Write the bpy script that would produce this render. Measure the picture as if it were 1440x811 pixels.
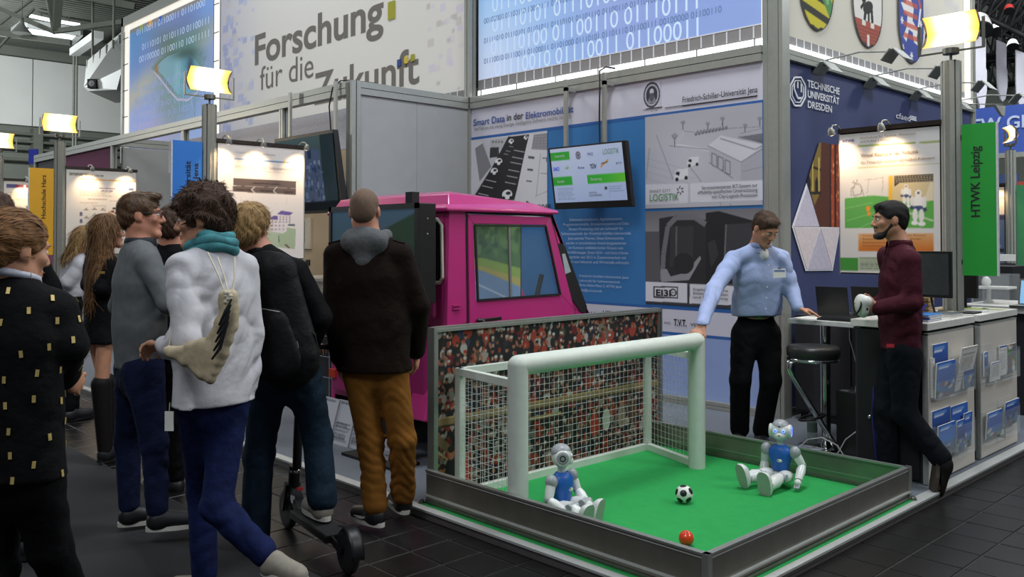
import bpy, bmesh, math, random
import numpy as np
from mathutils import Vector, Matrix

rnd = random.Random(7)
for o in list(bpy.data.objects): bpy.data.objects.remove(o)
SC = bpy.context.scene
COL = SC.collection

# ---------------------------------------------------------------- camera
FPX, PYX, YAW, TILT, EYE = 1232.3, 316.07, math.radians(46.2), math.radians(1.0966), 1.55
_c, _s = math.cos, math.sin
FW = np.array([_c(YAW)*_c(TILT), _s(YAW)*_c(TILT), _s(TILT)])
RT = np.array([_s(YAW), -_c(YAW), 0.0])
UP = np.cross(RT, FW)
EYEP = np.array([0.0, 0.0, EYE])
FH = np.array([_c(YAW), _s(YAW), 0.0])       # horizontal forward
cam = bpy.data.cameras.new('camera'); camo = bpy.data.objects.new('camera', cam); COL.objects.link(camo)
cam.sensor_width = 36.0; cam.lens = FPX/1440*36.0
cam.shift_y = (PYX-405.5)/1440
cam.clip_end = 300
camo.matrix_world = Matrix(((RT[0], UP[0], -FW[0], 0), (RT[1], UP[1], -FW[1], 0), (RT[2], UP[2], -FW[2], EYE), (0, 0, 0, 1)))
SC.camera = camo

# ---------------------------------------------------------------- light and exposure
SC.view_settings.view_transform = 'Standard'; SC.view_settings.look = 'None'
SC.view_settings.gamma = 1.0; SC.view_settings.exposure = 0.0; SC.view_settings.use_curve_mapping = False
wd = bpy.data.worlds.new('hall_air'); SC.world = wd; wd.use_nodes = True
wd.node_tree.nodes['Background'].inputs[0].default_value = (0.80, 0.88, 1.0, 1)
wd.node_tree.nodes['Background'].inputs[1].default_value = 0.15

def area_lamp(name, loc, aim, sx, sy, power, color):
    l = bpy.data.lights.new(name, 'AREA'); l.shape = 'RECTANGLE'; l.size = sx; l.size_y = sy
    l.energy = power; l.color = color
    o = bpy.data.objects.new(name, l); COL.objects.link(o)
    o.location = loc; o.rotation_euler = (Vector(aim)-Vector(loc)).to_track_quat('-Z', 'Y').to_euler()
    return o
COOL = (0.92, 0.97, 1.0); WARM = (1.0, 0.74, 0.42)
# unseen overhead lamps of the hall, with added fill lamps
area_lamp('hall_lamp', (4.5, 2.6, 8.5), (4.5, 2.9, 0), 2.0, 2.0, 330, COOL)
area_lamp('hall_lamp', (3.5, 11.5, 9.0), (3.5, 11.5, 0), 3.0, 3.0, 240, COOL)
area_lamp('hall_lamp', (13.0, 4.0, 9.0), (13.0, 4.0, 0), 3.0, 3.0, 420, COOL)
area_lamp('hall_lamp', (1.0, 24.0, 9.5), (1.0, 30.0, 0), 4.0, 4.0, 900, COOL)
for p_, e_ in (((-6.0, 32.0, 7.0), 2500), ((6.0, 36.0, 7.0), 2500), ((13.5, 1.0, 6.6), 620), ((24.0, 12.0, 7.0), 900)):
    l_ = bpy.data.lights.new('fill_lamp', 'POINT'); l_.energy = e_; l_.color = COOL; l_.shadow_soft_size = .4; o_ = bpy.data.objects.new('fill_lamp', l_); COL.objects.link(o_); o_.location = p_  # unseen point fills added to brighten the roof, far wall and hanging banners
area_lamp('hall_lamp', (-3.0, 1.0, 9.0), (4.0, 6.0, 1.5), 3.0, 3.0, 350, COOL)
area_lamp('hall_lamp', (8.0, -5.0, 8.5), (7.0, 3.8, 1.5), 3.0, 3.0, 420, COOL)

# ---------------------------------------------------------------- pixel to point
def ray(x, y): return FW + RT*(x-720)/FPX - UP*(y-PYX)/FPX
def at(x, y, d):
    r = ray(x, y); return EYEP + r*(d/(r@FH))
def on(x, y, **k):
    (a, v), = k.items(); i = 'XYZ'.index(a); r = ray(x, y); return EYEP + r*(v-EYEP[i])/r[i]

# ---------------------------------------------------------------- materials
def lin(c):
    if isinstance(c, str):
        c = c.lstrip('#'); c = c if len(c) == 6 else ''.join(k+k for k in c); c = [int(c[i:i+2], 16)/255 for i in (0, 2, 4)]
    return tuple((v/12.92 if v <= 0.04045 else ((v+0.055)/1.055)**2.4) for v in c[:3])
MATS = {}
def mat(name, color, rough=0.5, metal=0.0, var=0.08, vscale=30.0, bump=0.0, bscale=120.0, emit=None, power=0.0, alpha=None, trans=0.0, coat=0.0, sheen=0.0, attr=None, spec=None, bdist=.01):
    if name in MATS: return MATS[name]
    m = bpy.data.materials.new(name); m.use_nodes = True; nt = m.node_tree; N = nt.nodes; L = nt.links
    b = N['Principled BSDF']; col = lin(color) if color is not None else (.5, .5, .5)
    b.inputs['Roughness'].default_value = rough; b.inputs['Metallic'].default_value = metal
    tc = N.new('ShaderNodeTexCoord')
    if attr:
        a = N.new('ShaderNodeAttribute'); a.attribute_name = 'print'; src = a.outputs['Color']
        L.new(src, b.inputs['Base Color'])
        if power: L.new(src, b.inputs['Emission Color'])
    else:
        nz = N.new('ShaderNodeTexNoise'); nz.inputs['Scale'].default_value = vscale; nz.inputs['Detail'].default_value = 3
        L.new(tc.outputs['Object'], nz.inputs['Vector'])
        rp = N.new('ShaderNodeValToRGB')
        rp.color_ramp.elements[0].position = 0.3; rp.color_ramp.elements[1].position = 0.7
        rp.color_ramp.elements[0].color = tuple(v*(1-var) for v in col)+(1,)
        rp.color_ramp.elements[1].color = tuple(min(1, v*(1+var)) for v in col)+(1,)
        L.new(nz.outputs['Fac'], rp.inputs['Fac']); L.new(rp.outputs['Color'], b.inputs['Base Color'])
    if bump:
        bz = N.new('ShaderNodeTexNoise'); bz.inputs['Scale'].default_value = bscale; bz.inputs['Detail'].default_value = 4
        L.new(tc.outputs['Object'], bz.inputs['Vector'])
        bp = N.new('ShaderNodeBump'); bp.inputs['Strength'].default_value = bump; bp.inputs['Distance'].default_value = bdist
        L.new(bz.outputs['Fac'], bp.inputs['Height']); L.new(bp.outputs['Normal'], b.inputs['Normal'])
    if emit is not None: b.inputs['Emission Color'].default_value = lin(emit)+(1,)
    b.inputs['Emission Strength'].default_value = power
    if alpha is not None: b.inputs['Alpha'].default_value = alpha
    if trans: b.inputs['Transmission Weight'].default_value = trans
    if coat: b.inputs['Coat Weight'].default_value = coat; b.inputs['Coat Roughness'].default_value = 0.08
    if sheen: b.inputs['Sheen Weight'].default_value = sheen; b.inputs['Sheen Roughness'].default_value = 0.4
    if spec is not None: b.inputs['Specular IOR Level'].default_value = spec
    MATS[name] = m; return m

ALU = mat('brushed_aluminium', '#a9aaa4', 0.38, 0.75, 0.05, 60)
ALUD = mat('dull_aluminium', '#77776f', 0.42, 0.85, 0.1, 25)
PROF = mat('grey_frame_profile', '#a3a49c', 0.45, 0.35, 0.04, 20)
PANG = mat('grey_wall_panel', '#a4a4a2', 0.75, 0, 0.03, 6)
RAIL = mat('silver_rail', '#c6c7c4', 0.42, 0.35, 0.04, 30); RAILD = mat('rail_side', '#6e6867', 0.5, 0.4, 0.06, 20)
BLACK = mat('black_plastic', '#151515', 0.4, 0, 0.15, 40)
BLACKM = mat('matt_black', '#0e0e10', 0.7, 0, 0.15, 40)
CHROME = mat('chrome', '#cfd2d0', 0.12, 1.0, 0.03, 30)
WHITEP = mat('white_plastic', '#dcdcd6', 0.4, 0, 0.03, 30)
WHITEL = mat('white_laminate', '#d8d2c6', 0.5, 0, 0.03, 20)
PAPER = mat('white_paper', '#e4e2dc', 0.7, 0, 0.02, 20)
DARKC = mat('dark_cabinet', '#24252a', 0.6, 0, 0.08, 20)
INK = mat('black_ink', '#1a1a1e', 0.7, 0, 0.02, 20)
GREYINK = mat('grey_ink', '#8a8884', 0.7, 0, 0.02, 20)
TUBE = mat('lit_tube', '#ffffff', 0.5, 0, 0, 20, emit='#fbffff', power=1.6)
TUBEW = mat('lit_tube_warm', '#ffffff', 0.5, 0, 0, 20, emit='#fff6e0', power=.62)
PRINT = mat('print', None, 0.55, attr=True)
PRINTL = mat('backlit_print', None, .7, attr=True, power=.34)
PRINTM = mat('print_matt', None, 0.8, attr=True)
SCREEN = mat('screen_print', None, 0.25, attr=True, power=0.55)
GLASS = mat('clear_acrylic', '#e8eef0', 0.05, 0, 0, 10, alpha=0.10)

# ---------------------------------------------------------------- mesh helper
def wloc(o):
    v = Vector((0, 0, 0))
    while o: v = v + Vector(o.location); o = o.parent
    return v
def link_mesh(name, me, m, parent):
    o = bpy.data.objects.new(name, me); COL.objects.link(o)
    if m is not None: me.materials.append(m)
    if parent: o.parent = parent
    return o
def fast_mesh(name, V, F4):
    me = bpy.data.meshes.new(name); n = len(V); q = len(F4); k = F4.shape[1]
    me.vertices.add(n); me.vertices.foreach_set('co', np.ascontiguousarray(V, dtype=np.float32).ravel())
    me.loops.add(q*k); me.loops.foreach_set('vertex_index', np.ascontiguousarray(F4, dtype=np.int32).ravel())
    me.polygons.add(q); me.polygons.foreach_set('loop_start', np.arange(0, q*k, k, dtype=np.int32))
    me.polygons.foreach_set('loop_total', np.full(q, k, dtype=np.int32))
    me.update(calc_edges=True); return me

class MB:
    """gathers shapes in world coordinates, then links them as one mesh object"""
    def __init__(s): s.v = []; s.f = []; s.mi = []; s.sm = []; s.ms = []; s.cur = 0
    def use(s, m):
        if m not in s.ms: s.ms.append(m)
        s.cur = s.ms.index(m); return s
    def add(s, V, F, smooth=False):
        b = len(s.v); s.v += [tuple(float(c) for c in p) for p in V]
        for f in F: s.f.append(tuple(b+i for i in f)); s.mi.append(s.cur); s.sm.append(smooth)
        return s
    def hexa(s, P):
        return s.add(P, [(0, 3, 2, 1), (4, 5, 6, 7), (0, 1, 5, 4), (1, 2, 6, 5), (2, 3, 7, 6), (3, 0, 4, 7)])
    def box(s, a, b):
        (x0, y0, z0), (x1, y1, z1) = [min(p) for p in zip(a, b)], [max(p) for p in zip(a, b)]
        return s.hexa([(x0, y0, z0), (x1, y0, z0), (x1, y1, z0), (x0, y1, z0), (x0, y0, z1), (x1, y0, z1), (x1, y1, z1), (x0, y1, z1)])
    def obox(s, c, u, v, w, hu, hv, hw):
        c, u, v, w = [np.array(q, float) for q in (c, u, v, w)]
        u = u/np.linalg.norm(u)*hu; v = v/np.linalg.norm(v)*hv; w = w/np.linalg.norm(w)*hw
        return s.hexa([c-u-v-w, c+u-v-w, c+u+v-w, c-u+v-w, c-u-v+w, c+u-v+w, c+u+v+w, c-u+v+w])
    def bar(s, p, q, w, h, up=(0, 0, 1)):
        p, q = np.array(p, float), np.array(q, float); t = q-p; L = np.linalg.norm(t); t = t/L
        u = np.array(up, float)
        if abs(u@t) > .98: u = np.array([1., 0, 0])
        r = np.cross(t, u); r /= np.linalg.norm(r); u = np.cross(r, t)
        return s.obox((p+q)/2, t, r, u, L/2, w/2, h/2)
    def tube(s, path, r, n=10, cap=True):
        P = [np.array(p, float) for p in path]; R = r if hasattr(r, '__len__') else [r]*len(P)
        rings = []; ref = None
        for i, p in enumerate(P):
            t = (P[min(i+1, len(P)-1)]-P[max(i-1, 0)]); t = t/(np.linalg.norm(t)+1e-9)
            if ref is None: ref = np.array([0, 0, 1.]) if abs(t[2]) < .9 else np.array([1., 0, 0])
            a = np.cross(t, ref); a /= np.linalg.norm(a); ref = np.cross(a, t)
            rings.append([p+R[i]*(math.cos(2*math.pi*k/n)*a+math.sin(2*math.pi*k/n)*ref) for k in range(n)])
        V = [v for g in rings for v in g]; F = []
        for i in range(len(P)-1):
            for k in range(n):
                k2 = (k+1) % n; F.append((i*n+k, i*n+k2, (i+1)*n+k2, (i+1)*n+k))
        s.add(V, F, True)
        if cap: s.add(rings[0], [tuple(range(n-1, -1, -1))]); s.add(rings[-1], [tuple(range(n))])
        return s
    def lathe(s, c, prof, n=20, ax=(0, 0, 1)):
        """prof: list of (radius, height along ax)"""
        c = np.array(c, float); ax = np.array(ax, float); ax /= np.linalg.norm(ax)
        a = np.cross(ax, [0, 0, 1.] if abs(ax[2]) < .9 else [1., 0, 0]); a /= np.linalg.norm(a); b = np.cross(ax, a)
        V = []; F = []
        for (r, h) in prof:
            for k in range(n):
                t = 2*math.pi*k/n; V.append(c+ax*h+r*(math.cos(t)*a+math.sin(t)*b))
        for i in range(len(prof)-1):
            for k in range(n):
                k2 = (k+1) % n; F.append((i*n+k, i*n+k2, (i+1)*n+k2, (i+1)*n+k))
        s.add(V, F, True)
        if prof[0][0] > 1e-4: s.add(V[:n], [tuple(range(n-1, -1, -1))])
        if prof[-1][0] > 1e-4: s.add(V[-n:], [tuple(range(n))])
        return s
    def ball(s, c, r, n=16, m=10, ax=None):
        r = np.array(r if hasattr(r, '__len__') else (r, r, r), float); c = np.array(c, float)
        A = np.array(ax, float) if ax is not None else np.eye(3)
        V = []; F = []
        for i in range(m+1):
            ph = math.pi*i/m
            for k in range(n):
                t = 2*math.pi*k/n
                q = np.array([math.sin(ph)*math.cos(t), math.sin(ph)*math.sin(t), math.cos(ph)])*r
                V.append(c+q@A)
        for i in range(m):
            for k in range(n):
                k2 = (k+1) % n; F.append((i*n+k, (i+1)*n+k, (i+1)*n+k2, i*n+k2))
        return s.add(V, F, True)
    def prism(s, poly, e):
        """polygon (list of 3D points, counter-clockwise seen from +e) pushed along vector e"""
        n = len(poly); e = np.array(e, float); A = [np.array(p, float) for p in poly]
        V = A+[p+e for p in A]
        F = [tuple(range(n-1, -1, -1)), tuple(range(n, 2*n))]+[(i, (i+1) % n, n+(i+1) % n, n+i) for i in range(n)]
        return s.add(V, F)
    def poly(s, pts): return s.add(pts, [tuple(range(len(pts)))])
    def sheet(s, P, nu, nv):
        """P: array nv x nu x 3"""
        V = np.array(P).reshape(-1, 3); F = []
        for j in range(nv-1):
            for i in range(nu-1): a = j*nu+i; F.append((a, a+1, a+nu+1, a+nu))
        return s.add(V, F, True)
    def build(s, name, m=None, parent=None, bevel=0.0, fix=True, sub=0):
        o0 = wloc(parent) if parent else Vector((0, 0, 0))
        me = bpy.data.meshes.new(name)
        me.from_pydata([(p[0]-o0.x, p[1]-o0.y, p[2]-o0.z) for p in s.v], [], s.f)
        ms = s.ms if s.ms else [m]
        for q in ms: me.materials.append(q)
        me.polygons.foreach_set('material_index', s.mi); me.polygons.foreach_set('use_smooth', s.sm)
        if fix:
            bm = bmesh.new(); bm.from_mesh(me); bmesh.ops.recalc_face_normals(bm, faces=bm.faces); bm.to_mesh(me); bm.free()
        o = bpy.data.objects.new(name, me); COL.objects.link(o)
        if parent: o.parent = parent
        if bevel:
            bv = o.modifiers.new('edge', 'BEVEL'); bv.width = bevel; bv.segments = 2; bv.limit_method = 'ANGLE'; bv.angle_limit = 0.6
        if sub:
            o.modifiers.new('smooth', 'SUBSURF').levels = sub; o.modifiers['smooth'].render_levels = sub
        return o

def tag(o, label=None, cat=None, group=None, kind=None):
    if label: o['label'] = label
    if cat: o['category'] = cat
    if group: o['group'] = group
    if kind: o['kind'] = kind
    return o
def thing(name, loc, label, cat, group=None):
    o = bpy.data.objects.new(name, None); COL.objects.link(o); o.empty_display_size = 0.1
    o.location = Vector([float(v) for v in loc]); return tag(o, label, cat, group)
def struct(o): o['kind'] = 'structure'; return o
def stuff(o): o['kind'] = 'stuff'; return o
def copy_tree(o, parent=None):
    c = o.copy(); COL.objects.link(c)
    if parent: c.parent = parent
    for ch in list(o.children): copy_tree(ch, c)
    return c

# ---------------------------------------------------------------- lettering
TEXTS = []; LETTERS = []
def text(body, pos, right, m=INK, parent=None, width=None, height=None, up=(0, 0, 1), bold=0.0, align='LEFT', name='lettering', lines=1.0, shear=0.0, proud=0.004):
    """flat lettering: pos is the lower left (or centre, right) of the first line; height = height of a capital"""
    cu = bpy.data.curves.new(name, 'FONT'); cu.body = body; cu.align_x = align
    cu.size = (height or 0.1)/0.70; cu.offset = bold*cu.size; cu.space_line = lines; cu.fill_mode = 'FRONT'; cu.shear = shear
    cu.materials.append(m)
    o = bpy.data.objects.new(name, cu); COL.objects.link(o)
    r = Vector([float(v) for v in right]).normalized(); u = Vector([float(v) for v in up]).normalized(); n = r.cross(u)
    if parent: o.parent = parent; p0 = wloc(parent)
    else: p0 = Vector((0, 0, 0))
    p = Vector([float(v) for v in pos])-p0+n*proud
    o.matrix_basis = Matrix(((r.x, u.x, n.x, p.x), (r.y, u.y, n.y, p.y), (r.z, u.z, n.z, p.z), (0, 0, 0, 1)))
    LETTERS.append(o)
    if width: TEXTS.append((o, float(width)))
    return o
def fit_texts():
    bpy.context.view_layer.update()
    for o, w in TEXTS:
        d = o.dimensions.x
        sx = o.matrix_basis.to_scale().x
        if d > 1e-5:
            k = w/d; M = o.matrix_basis.copy()
            for i in range(3): M[i][0] *= k
            o.matrix_basis = M
    bpy.context.view_layer.update(); dg = bpy.context.evaluated_depsgraph_get()
    for o in LETTERS:      # lettering becomes plain mesh
        me = bpy.data.meshes.new_from_object(o.evaluated_get(dg)); q = bpy.data.objects.new('lettering', me); COL.objects.link(q)
        q.parent = o.parent; q.matrix_basis = o.matrix_basis; cu = o.data; bpy.data.objects.remove(o); bpy.data.curves.remove(cu)
    TEXTS.clear(); LETTERS.clear()

# ---------------------------------------------------------------- flat prints, drawn into a grid of coloured points
def rgb(c):
    if isinstance(c, str):
        c = c.lstrip('#'); c = c if len(c) == 6 else ''.join(k+k for k in c); return np.array([int(c[i:i+2], 16)/255 for i in (0, 2, 4)])
    return np.array(c, float)
class Canvas:
    """drawing area in unit coordinates: x to the right 0..1, y up 0..1"""
    def __init__(s, w, h, bg='#ffffff', ss=2):
        s.w, s.h, s.ss = w, h, ss; s.asp = w/h
        s.a = np.zeros((h*ss, w*ss, 3)); s.a[:] = rgb(bg)
        yy, xx = np.mgrid[0:h*ss, 0:w*ss]; s.X = (xx+.5)/(w*ss); s.Y = (yy+.5)/(h*ss)
    def _win(s, x0, y0, x1, y1):
        W, H = s.w*s.ss, s.h*s.ss
        i0, i1 = max(0, int(x0*W)-1), min(W, int(x1*W)+2); j0, j1 = max(0, int(y0*H)-1), min(H, int(y1*H)+2)
        return slice(j0, j1), slice(i0, i1)
    def rect(s, x0, y0, x1, y1, c, al=1.0):
        w = s._win(x0, y0, x1, y1); m = (s.X[w] >= x0) & (s.X[w] < x1) & (s.Y[w] >= y0) & (s.Y[w] < y1)
        s.a[w][m] = s.a[w][m]*(1-al)+rgb(c)*al
    def grad(s, x0, y0, x1, y1, c0, c1, vert=True):
        w = s._win(x0, y0, x1, y1); m = (s.X[w] >= x0) & (s.X[w] < x1) & (s.Y[w] >= y0) & (s.Y[w] < y1)
        t = ((s.Y[w]-y0)/(y1-y0) if vert else (s.X[w]-x0)/(x1-x0))[m][:, None]
        s.a[w][m] = rgb(c0)*(1-t)+rgb(c1)*t
    def ell(s, cx, cy, rx, ry, c, al=1.0, ang=0.0):
        R = max(rx, ry)*1.05
        w = s._win(cx-R*(1+1/s.asp), cy-R*(1+s.asp), cx+R*(1+1/s.asp), cy+R*(1+s.asp))
        dx = (s.X[w]-cx)*s.asp; dy = s.Y[w]-cy; ca, sa = math.cos(ang), math.sin(ang)
        u = (dx*ca+dy*sa)/(rx*s.asp); v = (-dx*sa+dy*ca)/ry
        m = u*u+v*v < 1; s.a[w][m] = s.a[w][m]*(1-al)+rgb(c)*al
    def soft(s, cx, cy, rx, ry, c, al=1.0, ang=0.0, p=1.0):
        dx = (s.X-cx)*s.asp; dy = s.Y-cy; ca, sa = math.cos(ang), math.sin(ang)
        u = (dx*ca+dy*sa)/(rx*s.asp); v = (-dx*sa+dy*ca)/ry
        t = (np.exp(-(u*u+v*v)*p)*al)[..., None]; s.a = s.a*(1-t)+rgb(c)*t
    def poly(s, pts, c, al=1.0):
        P = np.array(pts, float); x0, y0 = P.min(0); x1, y1 = P.max(0); w = s._win(x0, y0, x1, y1)
        X, Y = s.X[w], s.Y[w]; m = np.zeros(X.shape, bool); n = len(P)
        for i in range(n):
            xa, ya = P[i]; xb, yb = P[(i+1) % n]
            if ya == yb: continue
            m ^= ((Y < ya) != (Y < yb)) & (X < (xb-xa)*(Y-ya)/(yb-ya)+xa)
        s.a[w][m] = s.a[w][m]*(1-al)+rgb(c)*al
    def line(s, x0, y0, x1, y1, t, c, al=1.0):
        dx, dy = (x1-x0)*s.asp, y1-y0; L = math.hypot(dx, dy)+1e-9; nx, ny = -dy/L*t/2/s.asp, dx/L*t/2
        s.poly([(x0+nx, y0+ny), (x1+nx, y1+ny), (x1-nx, y1-ny), (x0-nx, y0-ny)], c, al)
    def path(s, pts, t, c, al=1.0):
        for a, b in zip(pts, pts[1:]): s.line(a[0], a[1], b[0], b[1], t, c, al)
    def lines(s, x0, y0, x1, y1, n, c, seed=1, fill=.5, ragged=.25):
        r = random.Random(seed); h = (y1-y0)/n
        for i in range(n):
            x = x0; e = x1-(x1-x0)*ragged*r.random()
            while x < e:
                wlen = (x1-x0)*r.uniform(.04, .14); s.rect(x, y1-(i+fill)*h, min(x+wlen, e), y1-i*h, c); x += wlen+(x1-x0)*.02
    def get(s):
        a = s.a.reshape(s.h, s.ss, s.w, s.ss, 3).mean((1, 3)); return np.clip(a, 0, 1)
def picture(name, cv, org, right, up, w, h, m=PRINT, parent=None, proud=0.003, thick=0.0):
    """org: lower left corner"""
    img = cv.get() if isinstance(cv, Canvas) else cv
    H, W = img.shape[:2]; L = np.where(img <= .04045, img/12.92, ((img+.055)/1.055)**2.4)
    r = np.array(right, float); u = np.array(up, float); r /= np.linalg.norm(r); u /= np.linalg.norm(u); n = np.cross(r, u)
    o0 = np.array(wloc(parent)) if parent else np.zeros(3)
    xs = np.linspace(0, w, W); ys = np.linspace(0, h, H)
    V = (np.array(org, float)-o0+n*proud)[None, None]+xs[None, :, None]*r+ys[:, None, None]*u
    idx = np.arange(W*H).reshape(H, W)
    F = np.stack([idx[:-1, :-1], idx[:-1, 1:], idx[1:, 1:], idx[1:, :-1]], -1).reshape(-1, 4)
    me = fast_mesh(name, V.reshape(-1, 3), F)
    ca = me.color_attributes.new('print', 'FLOAT_COLOR', 'POINT')
    ca.data.foreach_set('color', np.concatenate([L.reshape(-1, 3), np.ones((W*H, 1))], 1).astype(np.float32).ravel())
    return link_mesh(name, me, m, parent)
# ================================================================= the setting
RX, RY = (0, -1, 0), (1, 0, 0)     # "to the right" on walls that face -X and on walls that face -Y
STONE = mat('dark_stone_tile', '#131212', 0.34, 0, 0.3, 9, bump=0.12, bscale=60)
JOINT = mat('tile_joint', '#2a2824', 0.9, 0, 0.3, 14)
CARP = mat('dark_aisle_carpet', '#252528', 0.95, 0, 0.3, 260, bump=0.5, bscale=500)
CARB = mat('blue_grey_carpet', '#6f757e', 0.95, 0, 0.22, 160, bump=0.4, bscale=400)

b = MB().box((-12, -12, -.08), (45, 46, -.004)); FLOOR = struct(b.build('floor', JOINT))
TS = 0.25
def tile_mesh():
    m = MB(); g = .0035; c = .003
    m.hexa([(g, g, -.006), (TS-g, g, -.006), (TS-g, TS-g, -.006), (g, TS-g, -.006), (g+c, g+c, 0), (TS-g-c, g+c, 0), (TS-g-c, TS-g-c, 0), (g+c, TS-g-c, 0)])
    return m
t0 = tile_mesh().build('tile', STONE, FLOOR); tme = t0.data
X0, Y0 = 2.193, 1.81
cells = []
for i in range(-8, 60):
    for j in range(-12, 60):
        x, y = X0+i*TS, Y0+j*TS-.02
        if x < 2.18 and y > -1.2: continue
        if x > 3.0 and y > 1.8: continue
        if y > 14: continue
        cells.append((x, y))
def seen(c):
    d = c[0]*FH[0]+c[1]*FH[1]; 
    if d < 1.5: return False
    px = 720+FPX*(c[0]*RT[0]+c[1]*RT[1])/d; py = 340+FPX*EYE/d
    return -20 < px < 1460 and py < 860
cells.sort(key=lambda c: (not seen(c), c[0]**2+c[1]**2))
first = True; rest = MB()
for k, (x, y) in enumerate(cells):
    z = rnd.uniform(-.0012, .0006)
    if k < 296:
        o = t0 if first else t0.copy()
        if not first: COL.objects.link(o)
        first = False; o.location = (x, y, z); o.rotation_euler = (rnd.uniform(-.002, .002), rnd.uniform(-.002, .002), 0)
    else:
        rest.add([(p[0]+x, p[1]+y, p[2]+z) for p in tile_mesh().v], tile_mesh().f)
stuff(rest.build('far_tiles', STONE, FLOOR))
struct(MB().box((-12, -1.2, -.004), (2.185, 40, .004)).build('aisle_carpet', CARP))

# raised stand platform with its carpet and silver edge rails
struct(MB().box((3.10, 2.085, 0), (15, 21, .05)).build('stand_platform', CARB))
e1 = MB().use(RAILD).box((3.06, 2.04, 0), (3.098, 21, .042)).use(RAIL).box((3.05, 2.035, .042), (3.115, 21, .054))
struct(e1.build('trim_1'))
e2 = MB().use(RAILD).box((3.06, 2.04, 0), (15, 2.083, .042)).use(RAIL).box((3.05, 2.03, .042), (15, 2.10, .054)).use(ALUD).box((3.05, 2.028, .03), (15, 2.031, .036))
struct(e2.build('trim_2'))

# ---- system walls of the stand: posts, beams, panels
PANEL_BLUE = mat('print_blue', '#377ab8', 0.7, 0, 0.03, 3); STRIPE = mat('print_stripe_blue', '#2d62a8', 0.7, 0, .02, 3)
HEADER = mat('print_pale_lilac', '#d2d0dc', 0.7, 0, 0.02, 3); LOWBLUE = mat('print_low_blue', '#93a6d6', 0.7, 0, 0.03, 3)
GRID = mat('print_grid_grey', '#918d8c', 0.7, 0, 0.03, 3)
wb = struct(MB().box((6.80, 3.86, .05), (6.86, 7.84, 3.25)).build('wall_back', PANG))
m = MB()
m.use(HEADER).box((6.792, 3.95, 2.775), (6.80, 7.80, 3.11)).use(STRIPE).box((6.791, 3.95, 2.745), (6.80, 7.80, 2.776))
m.use(PANEL_BLUE).box((6.793, 3.95, .93), (6.80, 7.80, 2.745))
m.use(STRIPE).box((6.791, 3.95, .915), (6.80, 7.80, .94)).use(HEADER).box((6.792, 3.95, .70), (6.80, 7.80, .916)).use(STRIPE).box((6.791, 3.95, .676), (6.80, 7.80, .702))
m.use(LOWBLUE).box((6.792, 3.95, .118), (6.80, 7.80, .677))
WG = m.build('wall_graphic', None, wb)
def beam(m, a, b, w, h, groove=True):
    """two stacked profiles with a dark groove between"""
    a = np.array(a, float); b = np.array(b, float)
    m.use(PROF).bar(a+[0, 0, h*.26], b+[0, 0, h*.26], w, h*.47).bar(a-[0, 0, h*.26], b-[0, 0, h*.26], w, h*.47)
    m.use(BLACKM).bar(a, b, w*.8, h*.1)
m = MB(); beam(m, (6.81, 3.95, 3.18), (6.81, 7.835, 3.18), .1, .14); beam(m, (6.78, 3.95, .085), (6.78, 7.80, .085), .08, .065)
m.build('beam', None, wb)
def sys_post(x, y, z0, z1, w=.09, parent=None):
    m = MB().use(PROF); q = w/2; g = .006
    m.box((x-q, y-q, z0), (x-g, y-g, z1)).box((x+g, y-q, z0), (x+q, y-g, z1)).box((x-q, y+g, z0), (x-g, y+q, z1)).box((x+g, y+g, z0), (x+q, y+q, z1))
    m.use(BLACKM).box((x-q*.6, y-q*.6, z0), (x+q*.6, y+q*.6, z1-.002)); return m.build('post', None, parent)
sys_post(6.81, 7.82, .05, 6.6, .1, wb)
m = MB().use(PROF)
for (a, c) in ((3.765, 3.80), (3.806, 3.90), (3.906, 3.955)): m.box((6.795, a, .05), (6.92, c, 6.6))
m.use(BLACKM).box((6.81, 3.77, .05), (6.9, 3.95, 6.59)).use(ALU).box((6.788, 3.80, .3), (6.80, 3.806, 3.0))
m.build('corner_post', None, wb)

ws = struct(MB().box((5.23, 7.81, .05), (6.01, 7.86, 3.11)).box((6.014, 7.81, .05), (6.77, 7.86, 3.11)).build('wall_side', PANG))
m = MB(); beam(m, (5.2, 7.835, 3.18), (6.78, 7.835, 3.18), .1, .14); m.build('beam', None, ws)
sys_post(5.19, 7.835, .05, 3.25, .11, ws)

# long left frame: beam on posts, purple end panel, inner walls
wl = struct(MB().box((5.20, 14.85, .05), (5.24, 18.95, 3.10)).build('wall_left', PANG))
m = MB(); beam(m, (5.19, 7.87, 3.18), (5.19, 19.0, 3.18), .1, .14); beam(m, (5.19, 14.8, 3.18), (6.78, 14.8, 3.18), .1, .14); m.build('beam', None, wl)
for y in (9.3, 12.05, 14.80, 18.98): sys_post(5.19, y, .05, 3.11, .08, wl)
cv = Canvas(100, 60, '#7a3058', 2)
cv.poly([(0, 1), (.42, 1), (.42, .25), (.25, .5), (.18, .72), (0, .45)], '#4a4a4c'); cv.poly([(0, .35), (.1, .55), (.2, .62), (.3, .3), (.42, .1), (.42, 0), (0, 0)], '#8a3862')
for k, y in enumerate((.80, .73, .66, .59, .52)): cv.rect(.74, y, .92-.02*k, y+.03, '#b9a2b0')
cv.rect(.66, .5, .675, .78, '#d8ccd4'); cv.rect(.70, .5, .715, .78, '#d8ccd4'); cv.line(.66, .78, .715, .78, .03, '#d8ccd4'); cv.line(.66, .62, .71, .62, .03, '#d8ccd4')
picture('purple_panel_print', cv, (5.195, 18.94, .9), RX, (0, 0, 1), 4.08, 2.21, PRINTM, wl)
wi = struct(MB().box((6.72, 7.9, .05), (6.78, 14.8, 3.11)).build('wall_inner', mat('beige_inner_wall', '#b8a283', .8, 0, .03, 3)))
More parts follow.
